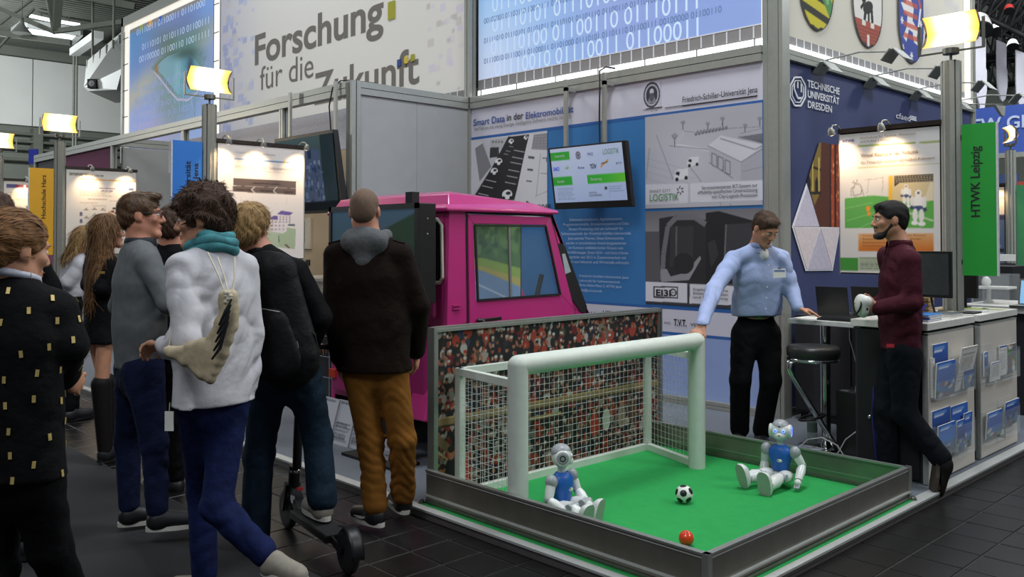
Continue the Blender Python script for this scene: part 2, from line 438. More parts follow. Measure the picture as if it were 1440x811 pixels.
MB().box((5.6, 8.2, 2.62), (5.63, 13.6, 3.09)).build('fascia_panel', mat('pale_fascia', '#c9c7cf', .7), wi)
MB().box((5.3, 14.70, .05), (6.75, 14.78, 3.09)).build('end_panel', PANG, wi)
m = MB().use(PROF)
for y in (12.4, 13.5, 14.3): m.box((6.65, y-.03, .05), (6.71, y+.03, 3.1))
m.use(mat('brown_pane', '#8f7c68', .3)).box((6.69, 12.4, 1.3), (6.70, 14.65, 3.0)); m.build('glazed_panel', None, wi)

wr = struct(MB().box((6.92, 3.81, .12), (11.4, 3.87, 3.12)).build('wall_right', mat('print_dark_blue', '#3d456e', .6, 0, .05, 1.2)))
m = MB(); beam(m, (6.92, 3.82, 3.165), (11.42, 3.82, 3.165), .1, .09); m.use(ALUD).box((6.92, 3.79, .05), (11.4, 3.87, .12)); sysx = m.build('beam', None, wr)
sys_post(11.42, 3.83, .05, 6.6, .1, wr)

# ---- the hall: roof, far walls
STEEL = mat('grey_green_steel', '#6d7066', .6, .2, .08, 3); HALLW = mat('hall_wall_grey_green', '#71756c', .85, 0, .06, .8)
ROOF = mat('corrugated_roof', '#5c5f57', .75, .1, .1, 1.5)
ys = []; y = 22.0; V = []; 
while y < 45.4: ys += [(y, 10.55), (y+.10, 10.55), (y+.16, 10.70), (y+.26, 10.70)]; y += .32
m = MB(); P = np.array([[(x, yy, zz) for x in (-30, 45)] for yy, zz in ys]); m.sheet(P, 2, len(ys))
m.sm = [False]*len(m.sm); CEIL = struct(m.build('ceiling', ROOF, None, fix=False))
wf = struct(MB().box((-30, 45, 0), (45, 45.4, 10.8)).build('wall_far', HALLW))
for i in range(14):
    x = -30+i*4.2; MB().box((x+.02, 44.6, 6.9), (x+4.17, 45, 10.0)).build('wall_panel', mat('pale_wall_panel', '#d2d4ce', .7, 0, .04, .6), wf)
m = MB()
for z in (6.5, 6.15, 5.8, 5.3): m.tube([(-30, 44.5, z), (45, 44.5, z)], .07, 8)
for x in (-18, -8, 2, 12): m.box((x, 44.4, 0), (x+.4, 45, 6.8))
m.build('pipe_run', STEEL, wf)
struct(MB().box((34, -12, 0), (34.4, 46, 10.8)).build('wall_end', HALLW))

# roof steel, skylight and lamps seen over the left end of the stand
def cpt(x, y, z=10.3): return on(x, y, Z=z)
m = MB()
td = lambda x, y: at(x, y, 29.5)
m.bar(td(-40, -4), td(77, 45), .16, .16); m.bar(td(77, 44), td(185, 29), .14, .16); m.bar(td(78, 44), td(84, -30), .26, .24)
m.bar(td(66, -15), td(77, 42), .14, .16); m.bar(td(-10, 76), td(48, 12), .07, .07); m.bar(td(90, -10), td(190, 9), .12, .2)
m.bar(td(-30, 43), td(100, 60), .14, .18); m.bar(td(0, 34), td(45, 0), .06, .06)
tag(m.build('roof_truss', STEEL), 'grey green steel roof truss crossing in front of the skylight', 'truss')
sk = thing('skylight', cpt(75, 45, 10.4), 'bright white rooflight box in the corrugated hall roof', 'skylight')
a, b_, c_, d_ = cpt(37, 30, 10.5), cpt(60, 33, 10.5), cpt(112, 42, 10.5), cpt(100, 55, 10.5)
e_ = cpt(20, 42, 10.5)
DAY = mat('daylight_pane', '#ffffff', .5, 0, 0, 5, emit='#f4fbff', power=2.2)
MB().add([a, c_, d_, e_], [(0, 1, 2, 3)]).build('pane', DAY, sk)
m = MB()
for p, q in ((a, c_), (c_, d_), (d_, e_), (e_, a)): m.bar(p, q, .25, .5)
m.build('kerb_frame', mat('skylight_kerb', '#c8ccc8', .6), sk)
for k, (p, q) in enumerate((((42, 22), (74, 29)), ((82, 30), (112, 35)))):
    o = thing('tube_lamp', cpt(*p, 10.2), ('tube lamp just above the rooflight, farther along the truss' if k == 0 else 'tube lamp beside the truss joint, right of its twin over the rooflight'), 'lamp', None)
    MB().tube([cpt(*p, 10.2), cpt(*q, 10.2)], .07, 8).build('tube', TUBE, o); MB().bar(cpt(*p, 10.32), cpt(*q, 10.32), .2, .08).build('housing', STEEL, o)
    g_ = (cpt(*p, 10.32)+cpt(*q, 10.32))/2; MB().tube([g_, g_*np.array([1, 1, 0])+np.array([0, 0, 10.68])], .03, 6).build('hanger_rod', STEEL, o)
o = thing('high_bay_lamp', cpt(31, 40, 9.5), 'conical high bay lamp hanging in front of the rooflight', 'lamp')
c0 = at(31, 41, 29.0)
MB().lathe(c0, [(.30, -.14), (.22, -.04), (.08, .14), (.06, .24)], 20).build('shade', mat('lamp_shade_grey', '#8b8e88', .5, .4), o)
MB().lathe(c0, [(.05, .24), (.05, .38), (.01, .38), (.01, 1.1)], 10).build('stem', STEEL, o)
o = thing('roof_strip', cpt(120, 60, 9.6), 'long white box beam slanting below the roof by the air duct', 'beam')
MB().bar(on(104, 74, Z=9.7), on(139, 49, Z=9.7), .35, .3).build('box_beam', mat('white_steel', '#d4d6d2', .5), o)
m = MB(); 
for px in (104, 108): q = on(px, 74, Z=9.7); m.tube([q, q-np.array([0, 0, 4.5])], .05, 6)
m.build('hanger_rod', STEEL, o)
# big white air duct
du = thing('air_duct', at(140, 122, 30), 'big white air duct with a rounded end under the hall roof', 'duct')
dw = mat('duct_white', '#a6a8a3', .6, 0, .06, .7)
D0 = 30.0
pa = [at(118, 122, D0), at(124, 128, D0), at(164, 126, D0-1.5), at(172, 96, D0-2), at(172, 44, D0-4), at(122, 86, D0)]
m = MB(); e = np.array([1.6, 2.0, 0]); m.prism(pa, e); m.build('duct_shell', dw, du)
for k in range(6): MB().bar(at(123+k*9, 84-k*7, D0-.8*k-.1), at(123+k*9, 96-k*7, D0-.8*k-.1), .06, .06).build('duct_rib', STEEL, du)
for px, py, d in ((130, 84, D0+.5), (160, 56, D0-2)):
    q = at(px, py, d); MB().tube([q, np.array([q[0], q[1], 10.6])], .04, 6).build('hanger_rod', STEEL, du)
o = thing('loudspeaker', at(132, 118, 29), 'small black loudspeaker on the rounded end of the air duct', 'speaker')
q = at(131, 118, 29.3); MB().obox(q, RT, (0, 0, 1), FH, .14, .15, .12).build('cabinet', BLACKM, o); MB().lathe(q-FH*.13, [(.10, 0), (.07, -.02), (.03, .03)], 16, -FH).build('cone', mat('speaker_grey', '#777777', .5), o)
o = thing('blue_sign', at(47, 220, 20.0)*np.array([1, 1, 0]), 'small plain blue sign behind the purple panel', 'sign')
q = at(47, 220, 20.0); MB().obox(q, RT, (0, 0, 1), FH, .10, .17, .02).build('sign_board', mat('royal_blue', '#2634a8', .6), o); MB().box((q[0]-.03, q[1]-.02, 0), (q[0]+.03, q[1]+.02, q[2]-.3)).build('post', STEEL, o)
# ================================================================= prints and lettering on the walls
class Wall:
    """a rectangle on a wall plane; turns photo points into 0..1 drawing coordinates"""
    def __init__(s, ax, val, left, z0, w, h, parent):
        s.ax, s.val, s.left, s.z0, s.w, s.h, s.parent = ax, val, left, z0, w, h, parent
        s.right = RX if ax == 'X' else RY
    def uv(s, px, py):
        p = on(px, py, **{s.ax: s.val}); a = (s.left-p[1])/s.w if s.ax == 'X' else (p[0]-s.left)/s.w
        return (a, (p[2]-s.z0)/s.h)
    def crop(s, x0, y0, k): return lambda *q: [s.uv(x0+x/k, y0+y/k) for x, y in q]
    def put(s, name, cv, m=PRINTM, proud=0.004):
        org = (s.val, s.left, s.z0) if s.ax == 'X' else (s.left, s.val, s.z0)
        return picture(name, cv, org, s.right, (0, 0, 1), s.w, s.h, m, s.parent, proud)
def ptx(body, a, b, hpx, plane, m=INK, parent=None, proud=.006, bold=0.0, lines=1.0, align='LEFT', name='lettering', shear=0.0):
    (ax, v), = plane.items(); pa, pb = on(*a, **plane), on(*b, **plane); w = np.linalg.norm((pb-pa)[:2])
    d = ((pa+pb)/2-EYEP)@FH; z = (pa[2]+pb[2])/2
    p = {'LEFT': pa, 'RIGHT': pb, 'CENTER': (pa+pb)/2}[align]
    return text(body, (p[0], p[1], z), RX if ax == 'X' else RY, m, parent, w, hpx*d/FPX, bold=bold, lines=lines, proud=proud, align=align, name=name, shear=shear)
def cr(x0, y0, k): return lambda x, y: (x0+x/k, y0+y/k)
BLUEI = mat('blue_ink', '#2f4f96', .7, 0, .02); WHITEI = mat('white_ink', '#e9e9ee', .7, 0, .02); PALEI = mat('pale_blue_ink', '#c4d8f0', .7, 0, .02)
GREENI = mat('green_ink', '#6d9a6a', .7, 0, .02); BROWNI = mat('grey_brown_ink', '#7f7a74', .7, 0, .02); OLIVEI = mat('olive_ink', '#a9a82c', .7, 0, .02)
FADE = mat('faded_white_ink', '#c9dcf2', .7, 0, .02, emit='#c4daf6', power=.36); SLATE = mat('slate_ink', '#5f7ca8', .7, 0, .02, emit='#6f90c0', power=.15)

# ---- smart data poster
W1 = Wall('X', 6.79, 7.80, 1.82, 1.27, .925, wb); C = W1.crop(655, 130, 4.75)
cv = Canvas(190, 138, '#cdccd2')
cv.poly(C((25, 320), (110, 330), (170, 510), (30, 710)), '#dad9de'); cv.poly(C((65, 375), (115, 340), (172, 495), (95, 595)), '#8d8b90')
cv.poly(C((165, 318), (285, 300), (240, 380), (170, 400)), '#b9b8bd'); cv.poly(C((165, 370), (222, 366), (225, 430), (162, 438)), '#3a393c')
for k in range(4): cv.poly(C((178+k*20, 325), (190+k*20, 323), (190+k*20, 338), (178+k*20, 340)), '#77767b')
cv.poly(C((285, 298), (425, 282), (385, 450), (345, 640), (325, 716), (40, 722), (178, 500)), '#2d2b2e')
cv.poly(C((425, 280), (596, 262), (596, 760), (330, 730), (345, 640), (385, 450)), '#dcdbe0')
cv.poly(C((455, 284), (592, 266), (590, 388), (440, 380)), '#8f8d93')
for k in range(5): cv.path(C((452-3*k, 300+18*k), (592, 286+22*k)), .006, '#a9a8ad')
for k in range(6): cv.path(C((470+22*k, 282-3*k), (458+24*k, 384)), .006, '#a9a8ad')
for y in (590, 630, 680): cv.path(C((205-.55*(y-590)-70, y-8), (205-.55*(y-590), y+8)), .008, '#e6e6ea')
for y in (400, 445, 480, 530, 570, 612): cv.path(C((395-.28*(y-400)-72, y-14), (395-.28*(y-400), y)), .008, '#d6d6da')
for y in (360, 390, 410): cv.path(C((290-.7*(y-360), y), (320-.7*(y-360), y+6)), .006, '#c8c8cc')
def car(c, k):
    (u, v), = C(c); cv.ell(u, v, .045*k, .04*k, '#f2f2f5'); cv.ell(u+.01*k, v+.01*k, .022*k, .014*k, '#3a3a3e'); cv.ell(u-.03*k, v-.03*k, .012*k, .016*k, '#222'); cv.ell(u+.032*k, v-.03*k, .012*k, .016*k, '#222')
for c, k in (((305, 328), .75), ((402, 303), .6), ((222, 462), 1.05), ((192, 526), 1.05), ((278, 680), 1.45)): car(c, k)
for q in ((418, 425, 458, 445), (412, 508, 450, 525), (405, 586, 442, 598)): cv.poly(C((q[0], q[1]), (q[2], q[1]+4), (q[2], q[3]), (q[0], q[3]-4)), '#55545a')
cv.path(C((500, 410), (470, 700)), .008, '#9b9aa0'); cv.path(C((512, 440), (592, 436)), .012, '#6e6d72'); cv.path(C((540, 440), (540, 465)), .012, '#444'); cv.path(C((500, 540), (592, 545)), .008, '#8b8a90'); cv.path(C((470, 690), (590, 640)), .006, '#9b9aa0'); cv.path(C((552, 620), (552, 665)), .012, '#66656a')
cv.poly(C((30, 722), (360, 722), (360, 870), (30, 870)), '#cfced4'); cv.poly(C((360, 716), (596, 736), (596, 890), (360, 890)), '#dedde2'); cv.path(C((120, 745), (295, 740)), .012, '#8b8a90')
cv.path(C((405, 725), (438, 752), (430, 775)), .02, '#1a1a1c')
W1.put('smart_data_poster', cv)
q = cr(655, 130, 4.75)
ptx('Smart Data', q(52, 222), q(262, 197), 9.4, {'X': 6.79}, BLUEI, wb, bold=.01); ptx('in der', q(274, 188), q(384, 176), 9.4, {'X': 6.79}, INK, wb, bold=.01); ptx('Elektromobilität', q(400, 174), q(718, 134), 9.4, {'X': 6.79}, BLUEI, wb, bold=.01)
ptx('Viel Fahren mit wenig Energie. Intelligente Software machts möglich.', q(55, 254), q(712, 168), 5.0, {'X': 6.79}, BROWNI, wb)
ptx('WINNER', q(455, 772), q(572, 776), 6, {'X': 6.785}, INK, wb, bold=.01)

# ---- city logistics poster
W2 = Wall('X', 6.79, 5.215, 1.868, 1.262, .885, wb); C = W2.crop(900, 110, 4.268)
cv = Canvas(190, 134, '#b2b0b8'); cv.soft(.35, .45, .45, .5, '#d2d0d8', .8); cv.soft(.9, .2, .5, .4, '#c6c4cc', .6)
L_ = '#7d7b84'
for a, b in (((100, 340), (200, 605)), ((300, 530), (370, 620)), ((60, 420), (40, 600)), ((480, 740), (500, 800)), ((690, 640), (742, 760)), ((540, 750), (560, 780))): cv.path(C(a, b), .006, L_)
for k in range(4): cv.path(C((40, 480+40*k), (330, 560+40*k)), .003, '#a3a1aa')
cv.poly(C((178, 405), (240, 395), (430, 428), (420, 440)), '#dcdae0'); cv.poly(C((215, 390), (262, 318), (272, 325), (235, 395)), '#c9c7ce'); cv.path(C((262, 318), (360, 330), (560, 300), (740, 292)), .006, '#8d8b94'); cv.path(C((178, 405), (430, 430)), .008, '#8d8b94')
for x, y, k in ((210, 375, 1.3), (260, 285, .9), (408, 290, .8), (496, 262, .9), (718, 262, .9), (631, 300, .8)):
    cv.path(C((x, y+30*k), (x, y-10*k)), .012, '#66646d'); cv.path(C((x-14*k, y-25*k), (x, y-5*k), (x+14*k, y-25*k)), .010, '#77757e'); (u, v), = C((x, y-22*k)); cv.ell(u, v, .016*k, .022*k, '#8a8892', .6)
for k in range(10): (u, v), = C((338+k*20, 338-k*4)); cv.ell(u, v, .012, .014, '#77757e'); (u, v), = C((348+k*19, 322-k*3)); cv.ell(u, v, .010, .012, '#85838c')
cv.poly(C((585, 355), (742, 330), (742, 395), (690, 380)), '#6d6b74'); cv.path(C((600, 335), (742, 300)), .006, '#8d8b94')
for k in range(12): cv.path(C((592+k*13, 345-k*1.5), (604+k*13, 375-k*1)), .005, '#9a98a2')
cv.poly(C((412, 405), (606, 502), (606, 612), (422, 508)), '#bdbbc3'); cv.poly(C((605, 502), (745, 418), (745, 612), (605, 612)), '#b0aeb7')
cv.poly(C((408, 405), (486, 344), (745, 402), (606, 503)), '#d8d6dd'); cv.path(C((408, 405), (606, 503), (745, 418)), .008, '#8a8891'); cv.path(C((482, 362), (690, 428), (735, 405)), .012, '#8f8d97')
for x in (432, 470, 512): cv.path(C((x, 448+.5*(x-432)), (x, 520+.55*(x-432)), (x+30, 535+.55*(x-432)), (x+30, 462+.5*(x-432)), (x, 448+.5*(x-432))), .008, '#66646d')
cv.path(C((610, 560), (742, 530)), .006, '#908e98'); cv.path(C((415, 505), (560, 600)), .008, '#807e88')
for x, y, k in ((250, 580, 1.2), (320, 502, 1.0)):
    cv.poly(C((x-36*k, y), (x-28*k, y-22*k), (x-18*k, y-28*k), (x+34*k, y-34*k), (x+34*k, y+16*k), (x-36*k, y+26*k)), '#e6e4ea'); cv.poly(C((x-30*k, y-4*k), (x-22*k, y-18*k), (x-8*k, y-14*k), (x-10*k, y+4*k)), '#1f1e22')
    for dx in (-22, 24): (u, v), = C((x+dx*k, y+(22 if dx < 0 else 14)*k)); cv.ell(u, v, .012*k, .017*k, '#1a1a1c')
cv.poly(C((36, 636), (291, 630), (291, 745), (36, 756)), '#dddbe3'); cv.poly(C((303, 630), (745, 610), (745, 728), (303, 742)), '#dddbe3')
for k in range(6):
    a = k*1.05; cv.path(C((243+10*math.cos(a), 672+12*math.sin(a)), (243+22*math.cos(a+.5), 672+26*math.sin(a+.5))), .012, '#2a2a2e')
W2.put('city_logistics_poster', cv)
q = cr(900, 110, 4.268)
ptx('Friedrich-Schiller-Universität Jena', q(255, 140), q(705, 90), 8.2, {'X': 6.79}, INK, wb, bold=.004)
MB().box((6.783, on(*q(256, 160), X=6.79)[1], on(*q(480, 138), X=6.79)[2]), (6.789, on(*q(705, 108), X=6.79)[1], on(*q(480, 132), X=6.79)[2])).build('underline', INK, wb)
MB().box((6.783, on(*q(150, 168), X=6.79)[1], on(*q(300, 158), X=6.79)[2]), (6.789, on(*q(256, 158), X=6.79)[1], on(*q(300, 156), X=6.79)[2])).build('thin_rule', INK, wb)
MB().box((6.783, on(*q(38, 180), X=6.79)[1], on(*q(80, 180), X=6.79)[2]), (6.789, on(*q(134, 174), X=6.79)[1], on(*q(80, 177), X=6.79)[2])).build('thin_rule', INK, wb)
ptx('SEIT 1558', q(65, 200), q(106, 195), 1.4, {'X': 6.79}, INK, wb)
W = Wall('X', 6.79, 5.235, 2.83, .20, .26, wb); cv = Canvas(40, 52, '#d2d0dc')
cv.ell(.5, .5, .48, .47, '#2c2b33'); cv.ell(.5, .5, .41, .40, '#b9b7c1'); cv.ell(.5, .5, .33, .33, '#3a3942'); cv.ell(.5, .62, .12, .11, '#c7c5cf'); cv.poly([(.25, .2), (.42, .55), (.58, .55), (.78, .2)], '#8f8d97'); cv.ell(.5, .42, .14, .16, '#5a5862')
for k in range(22): a = k*.2856; cv.ell(.5+.445*math.cos(a), .5+.435*math.sin(a), .018, .016, '#8a8892')
W.put('university_seal', cv)
ptx('SMART CITY', q(58, 686), q(186, 681), 3.8, {'X': 6.785}, BROWNI, wb); ptx('LOGISTIK', q(58, 738), q(232, 729), 9.5, {'X': 6.785}, GREENI, wb, bold=.01)
for k, (s, x0) in enumerate((('Serviceorientiertes IKT-System zur', 372), ('eMobility-spezifischen Unterstützung', 348), ('von City-Logistik-Prozessen', 432))): ptx(s, q(x0, 668+28*k), q(706, 651+28*k), 5.0, {'X': 6.785}, INK, wb)

# ---- vehicle cabin poster below it
W3 = Wall('X', 6.79, 5.215, .955, 1.262, .885, wb); C = W3.crop(840, 290, 3.864)
cv = Canvas(190, 134, '#5d5b60'); cv.grad(0, .78, 1, 1, '#8f8d92', '#77757a'); cv.rect(0, 0, 1, .22, '#3a383c')
cv.poly(C((338, 68), (440, 50), (592, 75), (590, 425), (345, 410)), '#2e2d30'); cv.poly(C((590, 38), (660, 28), (850, 80), (850, 420), (590, 422)), '#232225')
cv.path(C((355, 400), (362, 260), (385, 110), (430, 62), (530, 60), (590, 100)), .06, '#77757b'); cv.poly(C((400, 110), (525, 108), (520, 300), (395, 330)), '#3c3b3f'); cv.path(C((432, 110), (430, 320)), .02, '#6b696f')
cv.poly(C((345, 342), (380, 340), (400, 380), (480, 360), (560, 268), (565, 285), (500, 400), (350, 410)), '#99979d'); (u, v), = C((470, 310)); cv.ell(u, v, .09, .11, '#2a292c'); cv.poly(C((700, 100), (850, 90), (850, 300), (690, 330)), '#3e3d41'); cv.path(C((700, 100), (690, 330)), .015, '#77757b'); cv.poly(C((600, 200), (640, 180), (660, 260), (620, 330)), '#39383c')
cv.poly(C((262, 408), (491, 418), (491, 524), (262, 512)), '#e0dee6'); cv.poly(C((503, 420), (850, 436), (850, 540), (503, 526)), '#e0dee6')
P = C((308, 432), (440, 436), (440, 500), (308, 494)); 
cv.poly([(P[0][0], P[0][1]), P[1], P[2], P[3]], '#1c1b1e'); P = C((313, 438), (435, 442), (435, 494), (313, 488)); cv.poly(P, '#e0dee6')
(u, v), = C((414, 467)); cv.ell(u, v, .032, .04, '#1c1b1e'); cv.ell(u, v, .021, .027, '#e0dee6'); cv.ell(u-.008, v, .005, .008, '#1c1b1e'); cv.ell(u+.008, v, .005, .008, '#1c1b1e')
W3.put('vehicle_cabin_poster', cv)
q = cr(840, 290, 3.864)
ptx('EI3I', q(318, 484), q(398, 487), 8.5, {'X': 6.785}, INK, wb, bold=.025)
for k, s in enumerate(('Eingebettete Systeme', 'Entwicklung mobiler', 'und Ergonomie')): ptx(s, q(522, 458+22*k), q(712, 463+22*k), 3.6, {'X': 6.785}, INK, wb, align='CENTER' if k < 2 else 'RIGHT')
for s, a, b, h, bd in (('Halm', (828, 443), (842, 443.4), 5, .015), ('HEEC', (848, 441.5), (866, 442.3), 5, .02), ('INC', (934, 455), (943.5, 455.3), 3, 0), ('T.V.T.', (948, 457.5), (966, 458.5), 9, .03), ('VST', (971, 458), (984, 458.8), 4, .01)):
    ptx(s, a, b, h, {'X': 6.79}, INK, wb, bold=bd)
t = ('Softwarearchitekturen, Agentensysteme,', 'Programmiermodelle, Simulationssysteme und Data', 'Stream Processing sind am Lehrstuhl für', 'Softwaretechnik der Friedrich-Schiller-Universität', 'Jena zentrale Themen. Diese Schwerpunkte', 'werden in verschiedenen Anwendungsszenarien', 'im Kontext vollelektrischer Einsatz von', 'Elektrofahrzeugen, Smart Grid - und Smart-Home', 'Integration seit 2012 in Zusammenarbeit mit', 'Partnern aus Industrie und Wirtschaft erforscht.')
q = cr(640, 280, 2.703)
for k, s in enumerate(t):
    w = len(s)*5.3/2; ptx(s, q(537-w, 82+18.1*k-.0*w), q(537+w, 80+18.1*k), 4.0, {'X': 6.79}, PALEI, wb, align='CENTER')
for k, s in enumerate(('Friedrich-Schiller-Universität Jena', 'Lehrstuhl für Softwaretechnik', 'Ernst-Abbe-Platz 2, 07743 Jena', 'info@uni-jena.de')):
    w = len(s)*5.3; ptx(s, q(474, 297+17.5*k), q(474+w, 300+17.5*k), 3.4, {'X': 6.79}, PALEI, wb)

# ---- binary digits banner above
LITE = mat('lit_banner_edge', '#ffffff', .6, 0, 0, emit='#f6fbff', power=.9)
bn = struct(MB().box((6.87, 3.96, 3.25), (6.92, 7.74, 6.6)).build('wall_banner', PANG))
W = Wall('X', 6.855, 7.715, 3.45, 3.72, 3.1, bn); cv = Canvas(150, 125, '#7fb2e6', 1)
cv.grad(0, 0, 1, 1, '#86bdf0', '#8a9ed0', False); cv.soft(.05, .0, .25, .3, '#cfd8ef', .9, .6); cv.soft(.62, .45, .25, .5, '#a99bd0', .55); cv.soft(.85, .5, .3, .6, '#7d97cf', .7)
for k in range(26):
    r = random.Random(k); x = .38+.022*k; cv.path([(x, 1.0), (x+.01*r.uniform(-1, 1), .80-.1*r.random()), (x+.05*r.uniform(-.6, 1), .56+.16*r.random())], .014, '#4f6a90', .8)
W.put('binary_print', cv, PRINTL)
bits = ['01110010 01110011 01100011', '01110100 01100110 01110111', '01110101 01110100 01101001', '01110011 01100101 01101100']
q = cr(0, 0, 1)
for s, a, b in zip(bits, ((695.5, 107), (690, 76), (692, 42.5), (692, 15)), ((982, 51.5), (981, 15), (982, -24), (982, -60))): ptx(s, a, b, 24, {'X': 6.855}, FADE, bn, proud=.006)
smal = ['01110010 01110011 01100011 01101000 01110101 01101110 01100111 00100000 01100110', '01111010 01110101 01101011 01110101 01101110 01100110 01110100 00100000 01100110', '00100000 01100110 10011111 01110010 00100000 01100100 01101001 01100101 00100000']
for s, a, b in zip(smal, ((681, 87.5), (681, 57), (681, 28)), ((1015, 20.5), (1015, -14), (1015, -48))): ptx(s, a, b, 8.5, {'X': 6.855}, SLATE, bn, proud=.006)
m = MB().use(GRID).box((6.85, 3.99, 3.335), (6.856, 7.715, 3.45)).use(WHITEI)
y = 7.6
while y > 4.0: m.box((6.846, y, 3.34), (6.851, y+.012, 3.45)); y -= .136
m.box((6.846, 3.99, 3.447), (6.851, 7.715, 3.458)); m.build('grid_strip', None, bn)
m = MB().use(TUBE).box((6.84, 3.965, 3.262), (6.852, 7.715, 3.325)).box((6.84, 3.962, 3.25), (6.852, 3.985, 6.6)); m.build('lit_edge', None, bn)
m = MB().use(BLACKM)
for k in range(7): m.box((6.832, 4.05+k*.6, 3.25), (6.841, 4.058+k*.6, 3.33))
stuff(m.build('tube_clip', None, bn))

# ---- slogan banner and eye banner on the left
bl = struct(MB().box((6.87, 7.93, 3.2), (6.92, 14.50, 6.6)).build('wall_slogan', PANG)); XS = 6.85
W = Wall('X', XS, 14.46, 3.2, 6.5, 3.3, bl); cv = Canvas(260, 132, '#d9d6d0', 1)
cv.grad(0, 0, .25, 1, '#c9c8d4', '#d9d6d0', False)
r = random.Random(11)
for k in range(150):
    x = abs(r.gauss(0, .09)); y = r.random(); a = r.uniform(.008, .03); cv.rect(x, y, x+a, y+a*1.4, r.choice(['#aab2d6', '#b9bcd8', '#c6c4d6', '#9fa6d0', '#cfc9c0']), .7)
for k in range(70): x = 1-abs(r.gauss(0, .06)); y = r.random(); a = r.uniform(.006, .02); cv.rect(x-a, y, x, y+a*1.6, r.choice(['#c6c0bc', '#cfc8d6', '#bdb6b2', '#d2cdd0']), .8)
W.put('slogan_print', cv, mat('slogan_backlit', None, .8, attr=True, power=.16))
DGI = mat('dark_taupe_ink', '#77716a', .7, 0, .02)
ptx('Forschung', (357, 88.5), (537, 41), 45, {'X': XS}, DGI, bl, bold=.022, proud=.008)
ptx('für die', (366, 131), (441, 104), 35, {'X': XS}, DGI, bl, proud=.008)
ptx('Zukunft', (443, 150), (591, 112), 47, {'X': XS}, DGI, bl, bold=.016, proud=.008)
sq = on(547, 29, X=XS); MB().box((XS-.02, sq[1]-.0, sq[2]), (XS-.01, sq[1]-.15, sq[2]+.24)).build('olive_square', OLIVEI, bl)
for (px, py, mm) in ((560, 94, 'b'), (570, 90, 'y'), (579, 87, 'o')):
    sq = on(px, py, X=XS); MB().box((XS-.02, sq[1], sq[2]), (XS-.011, sq[1]-.075, sq[2]+.09)).build('dot_square', {'b': BLUEI, 'y': mat('yellow_ink', '#e0c43c', .7), 'o': OLIVEI}[mm], bl)
m = MB().use(GRID).box((6.845, 7.95, 3.25), (6.851, 14.46, 3.37)).use(WHITEI)
for k in range(48): m.box((6.842, 7.95+k*.136, 3.25), (6.846, 7.962+k*.136, 3.37))
m.build('grid_strip', None, bl)
m = MB().use(TUBEW).box((6.83, 14.50, 3.2), (6.85, 14.68, 6.6)).box((6.83, 7.86, 3.27), (6.86, 7.945, 6.6)).use(BLACKM)
for k in range(6): m.box((6.825, 14.49, 3.7+k*.5), (6.831, 14.69, 3.712+k*.5))
m.build('lit_edge', None, bl)
be = struct(MB().box((6.87, 14.74, 3.2), (6.95, 18.9, 6.1)).build('wall_eye', PANG))
ZT = 5.96
W = Wall('X', XS, 18.66, 3.2, 3.92, ZT-3.2, be); cv = Canvas(210, 150, '#8fa6da', 1); U = lambda *p: [W.uv(*a) for a in p]
cv.grad(0, 0, 1, 1, '#adc2ee', '#7f92d2'); cv.soft(.05, .9, .3, .25, '#5f9fd8', .8); cv.soft(.75, .85, .5, .12, '#5a62ae', .7, .15); cv.soft(.95, .95, .2, .2, '#7fb0ee', .8)
cv.soft(.15, .52, .35, .10, '#cfc49a', .75, .25); cv.soft(.4, .15, .3, .2, '#b9a8d8', .8); cv.soft(.9, .25, .2, .3, '#8fb4f0', .7); cv.soft(.85, .72, .2, .08, '#d8d3b8', .7, .2)
(eu, ev), = U((253, 104))
cv.soft(eu, ev+.02, .30, .32, '#8f9fae', .75); cv.soft(eu-.10, ev-.10, .16, .26, '#7f9a90', .8, .3); cv.soft(eu-.02, ev+.17, .26, .09, '#5c7a60', .95, -.35); cv.soft(eu+.12, ev+.20, .2, .07, '#6c8570', .8, .1)
for k, (g, c) in enumerate(((1.16, '#6f8a7c'), (1.07, '#55705f'), (1.0, '#86b4c2'))):
    E = [(218, 97), (226, 87), (238, 78), (252, 73), (268, 76), (281, 92), (284, 104), (276, 121), (263, 133), (250, 132), (238, 118), (228, 105)]
    cv.poly(U(*[(253+(x-253)*g, 103+(y-103)*g) for x, y in E]), c, .55 if k < 2 else .95)
(iu, iv), = U((262, 102)); cv.soft(iu, iv, .13, .22, '#4f93a8', .85); cv.soft(iu-.09, iv-.01, .05, .15, '#9fcdd6', .7); cv.soft(iu+.03, iv-.12, .08, .08, '#78b8cc', .7); cv.soft(iu+.045, iv+.02, .035, .085, '#183448', .95); cv.soft(iu-.02, iv+.13, .14, .035, '#35524c', .8, -.1)
for k in range(16): cv.path(U((252+k*1.6, 84+.15*k), (250+k*2.0, 126-.5*k)), .005, '#6fa6b6' if k % 2 else '#3f7f96', .35)
for t_, c, al in ((8, '#5f7a78', .5), (5, '#cbbfdc', .75), (2.5, '#e0d6e8', .6)): cv.path(U(*[(253+(x-253)*1.12, 106+(y-103)*1.12) for x, y in ((221, 99), (228, 107), (238, 120), (250, 133), (263, 134), (276, 123))]), .004*t_, c, al)
(u_, v_), = U((221, 97)); cv.soft(u_, v_, .02, .03, '#b0703c', .9)
r = random.Random(4)
for k in range(46): x = 225+k*1.3; y = 132+10*math.sin(k*.07); cv.path(U((x, y+4*r.random()), (x-2+3*r.random(), y+16+18*r.random())), .006, r.choice(['#7a8a98', '#8f96b8', '#5f7480', '#a8a0c8']), .4)
for k in range(40): x = 229+k*1.5; y = 86-14*math.sin(min(3.14, (k+6)*.075)); cv.path(U((x, y), (x+1+r.random()*2, y-5-7*r.random())), .005, '#4a6250', .45)
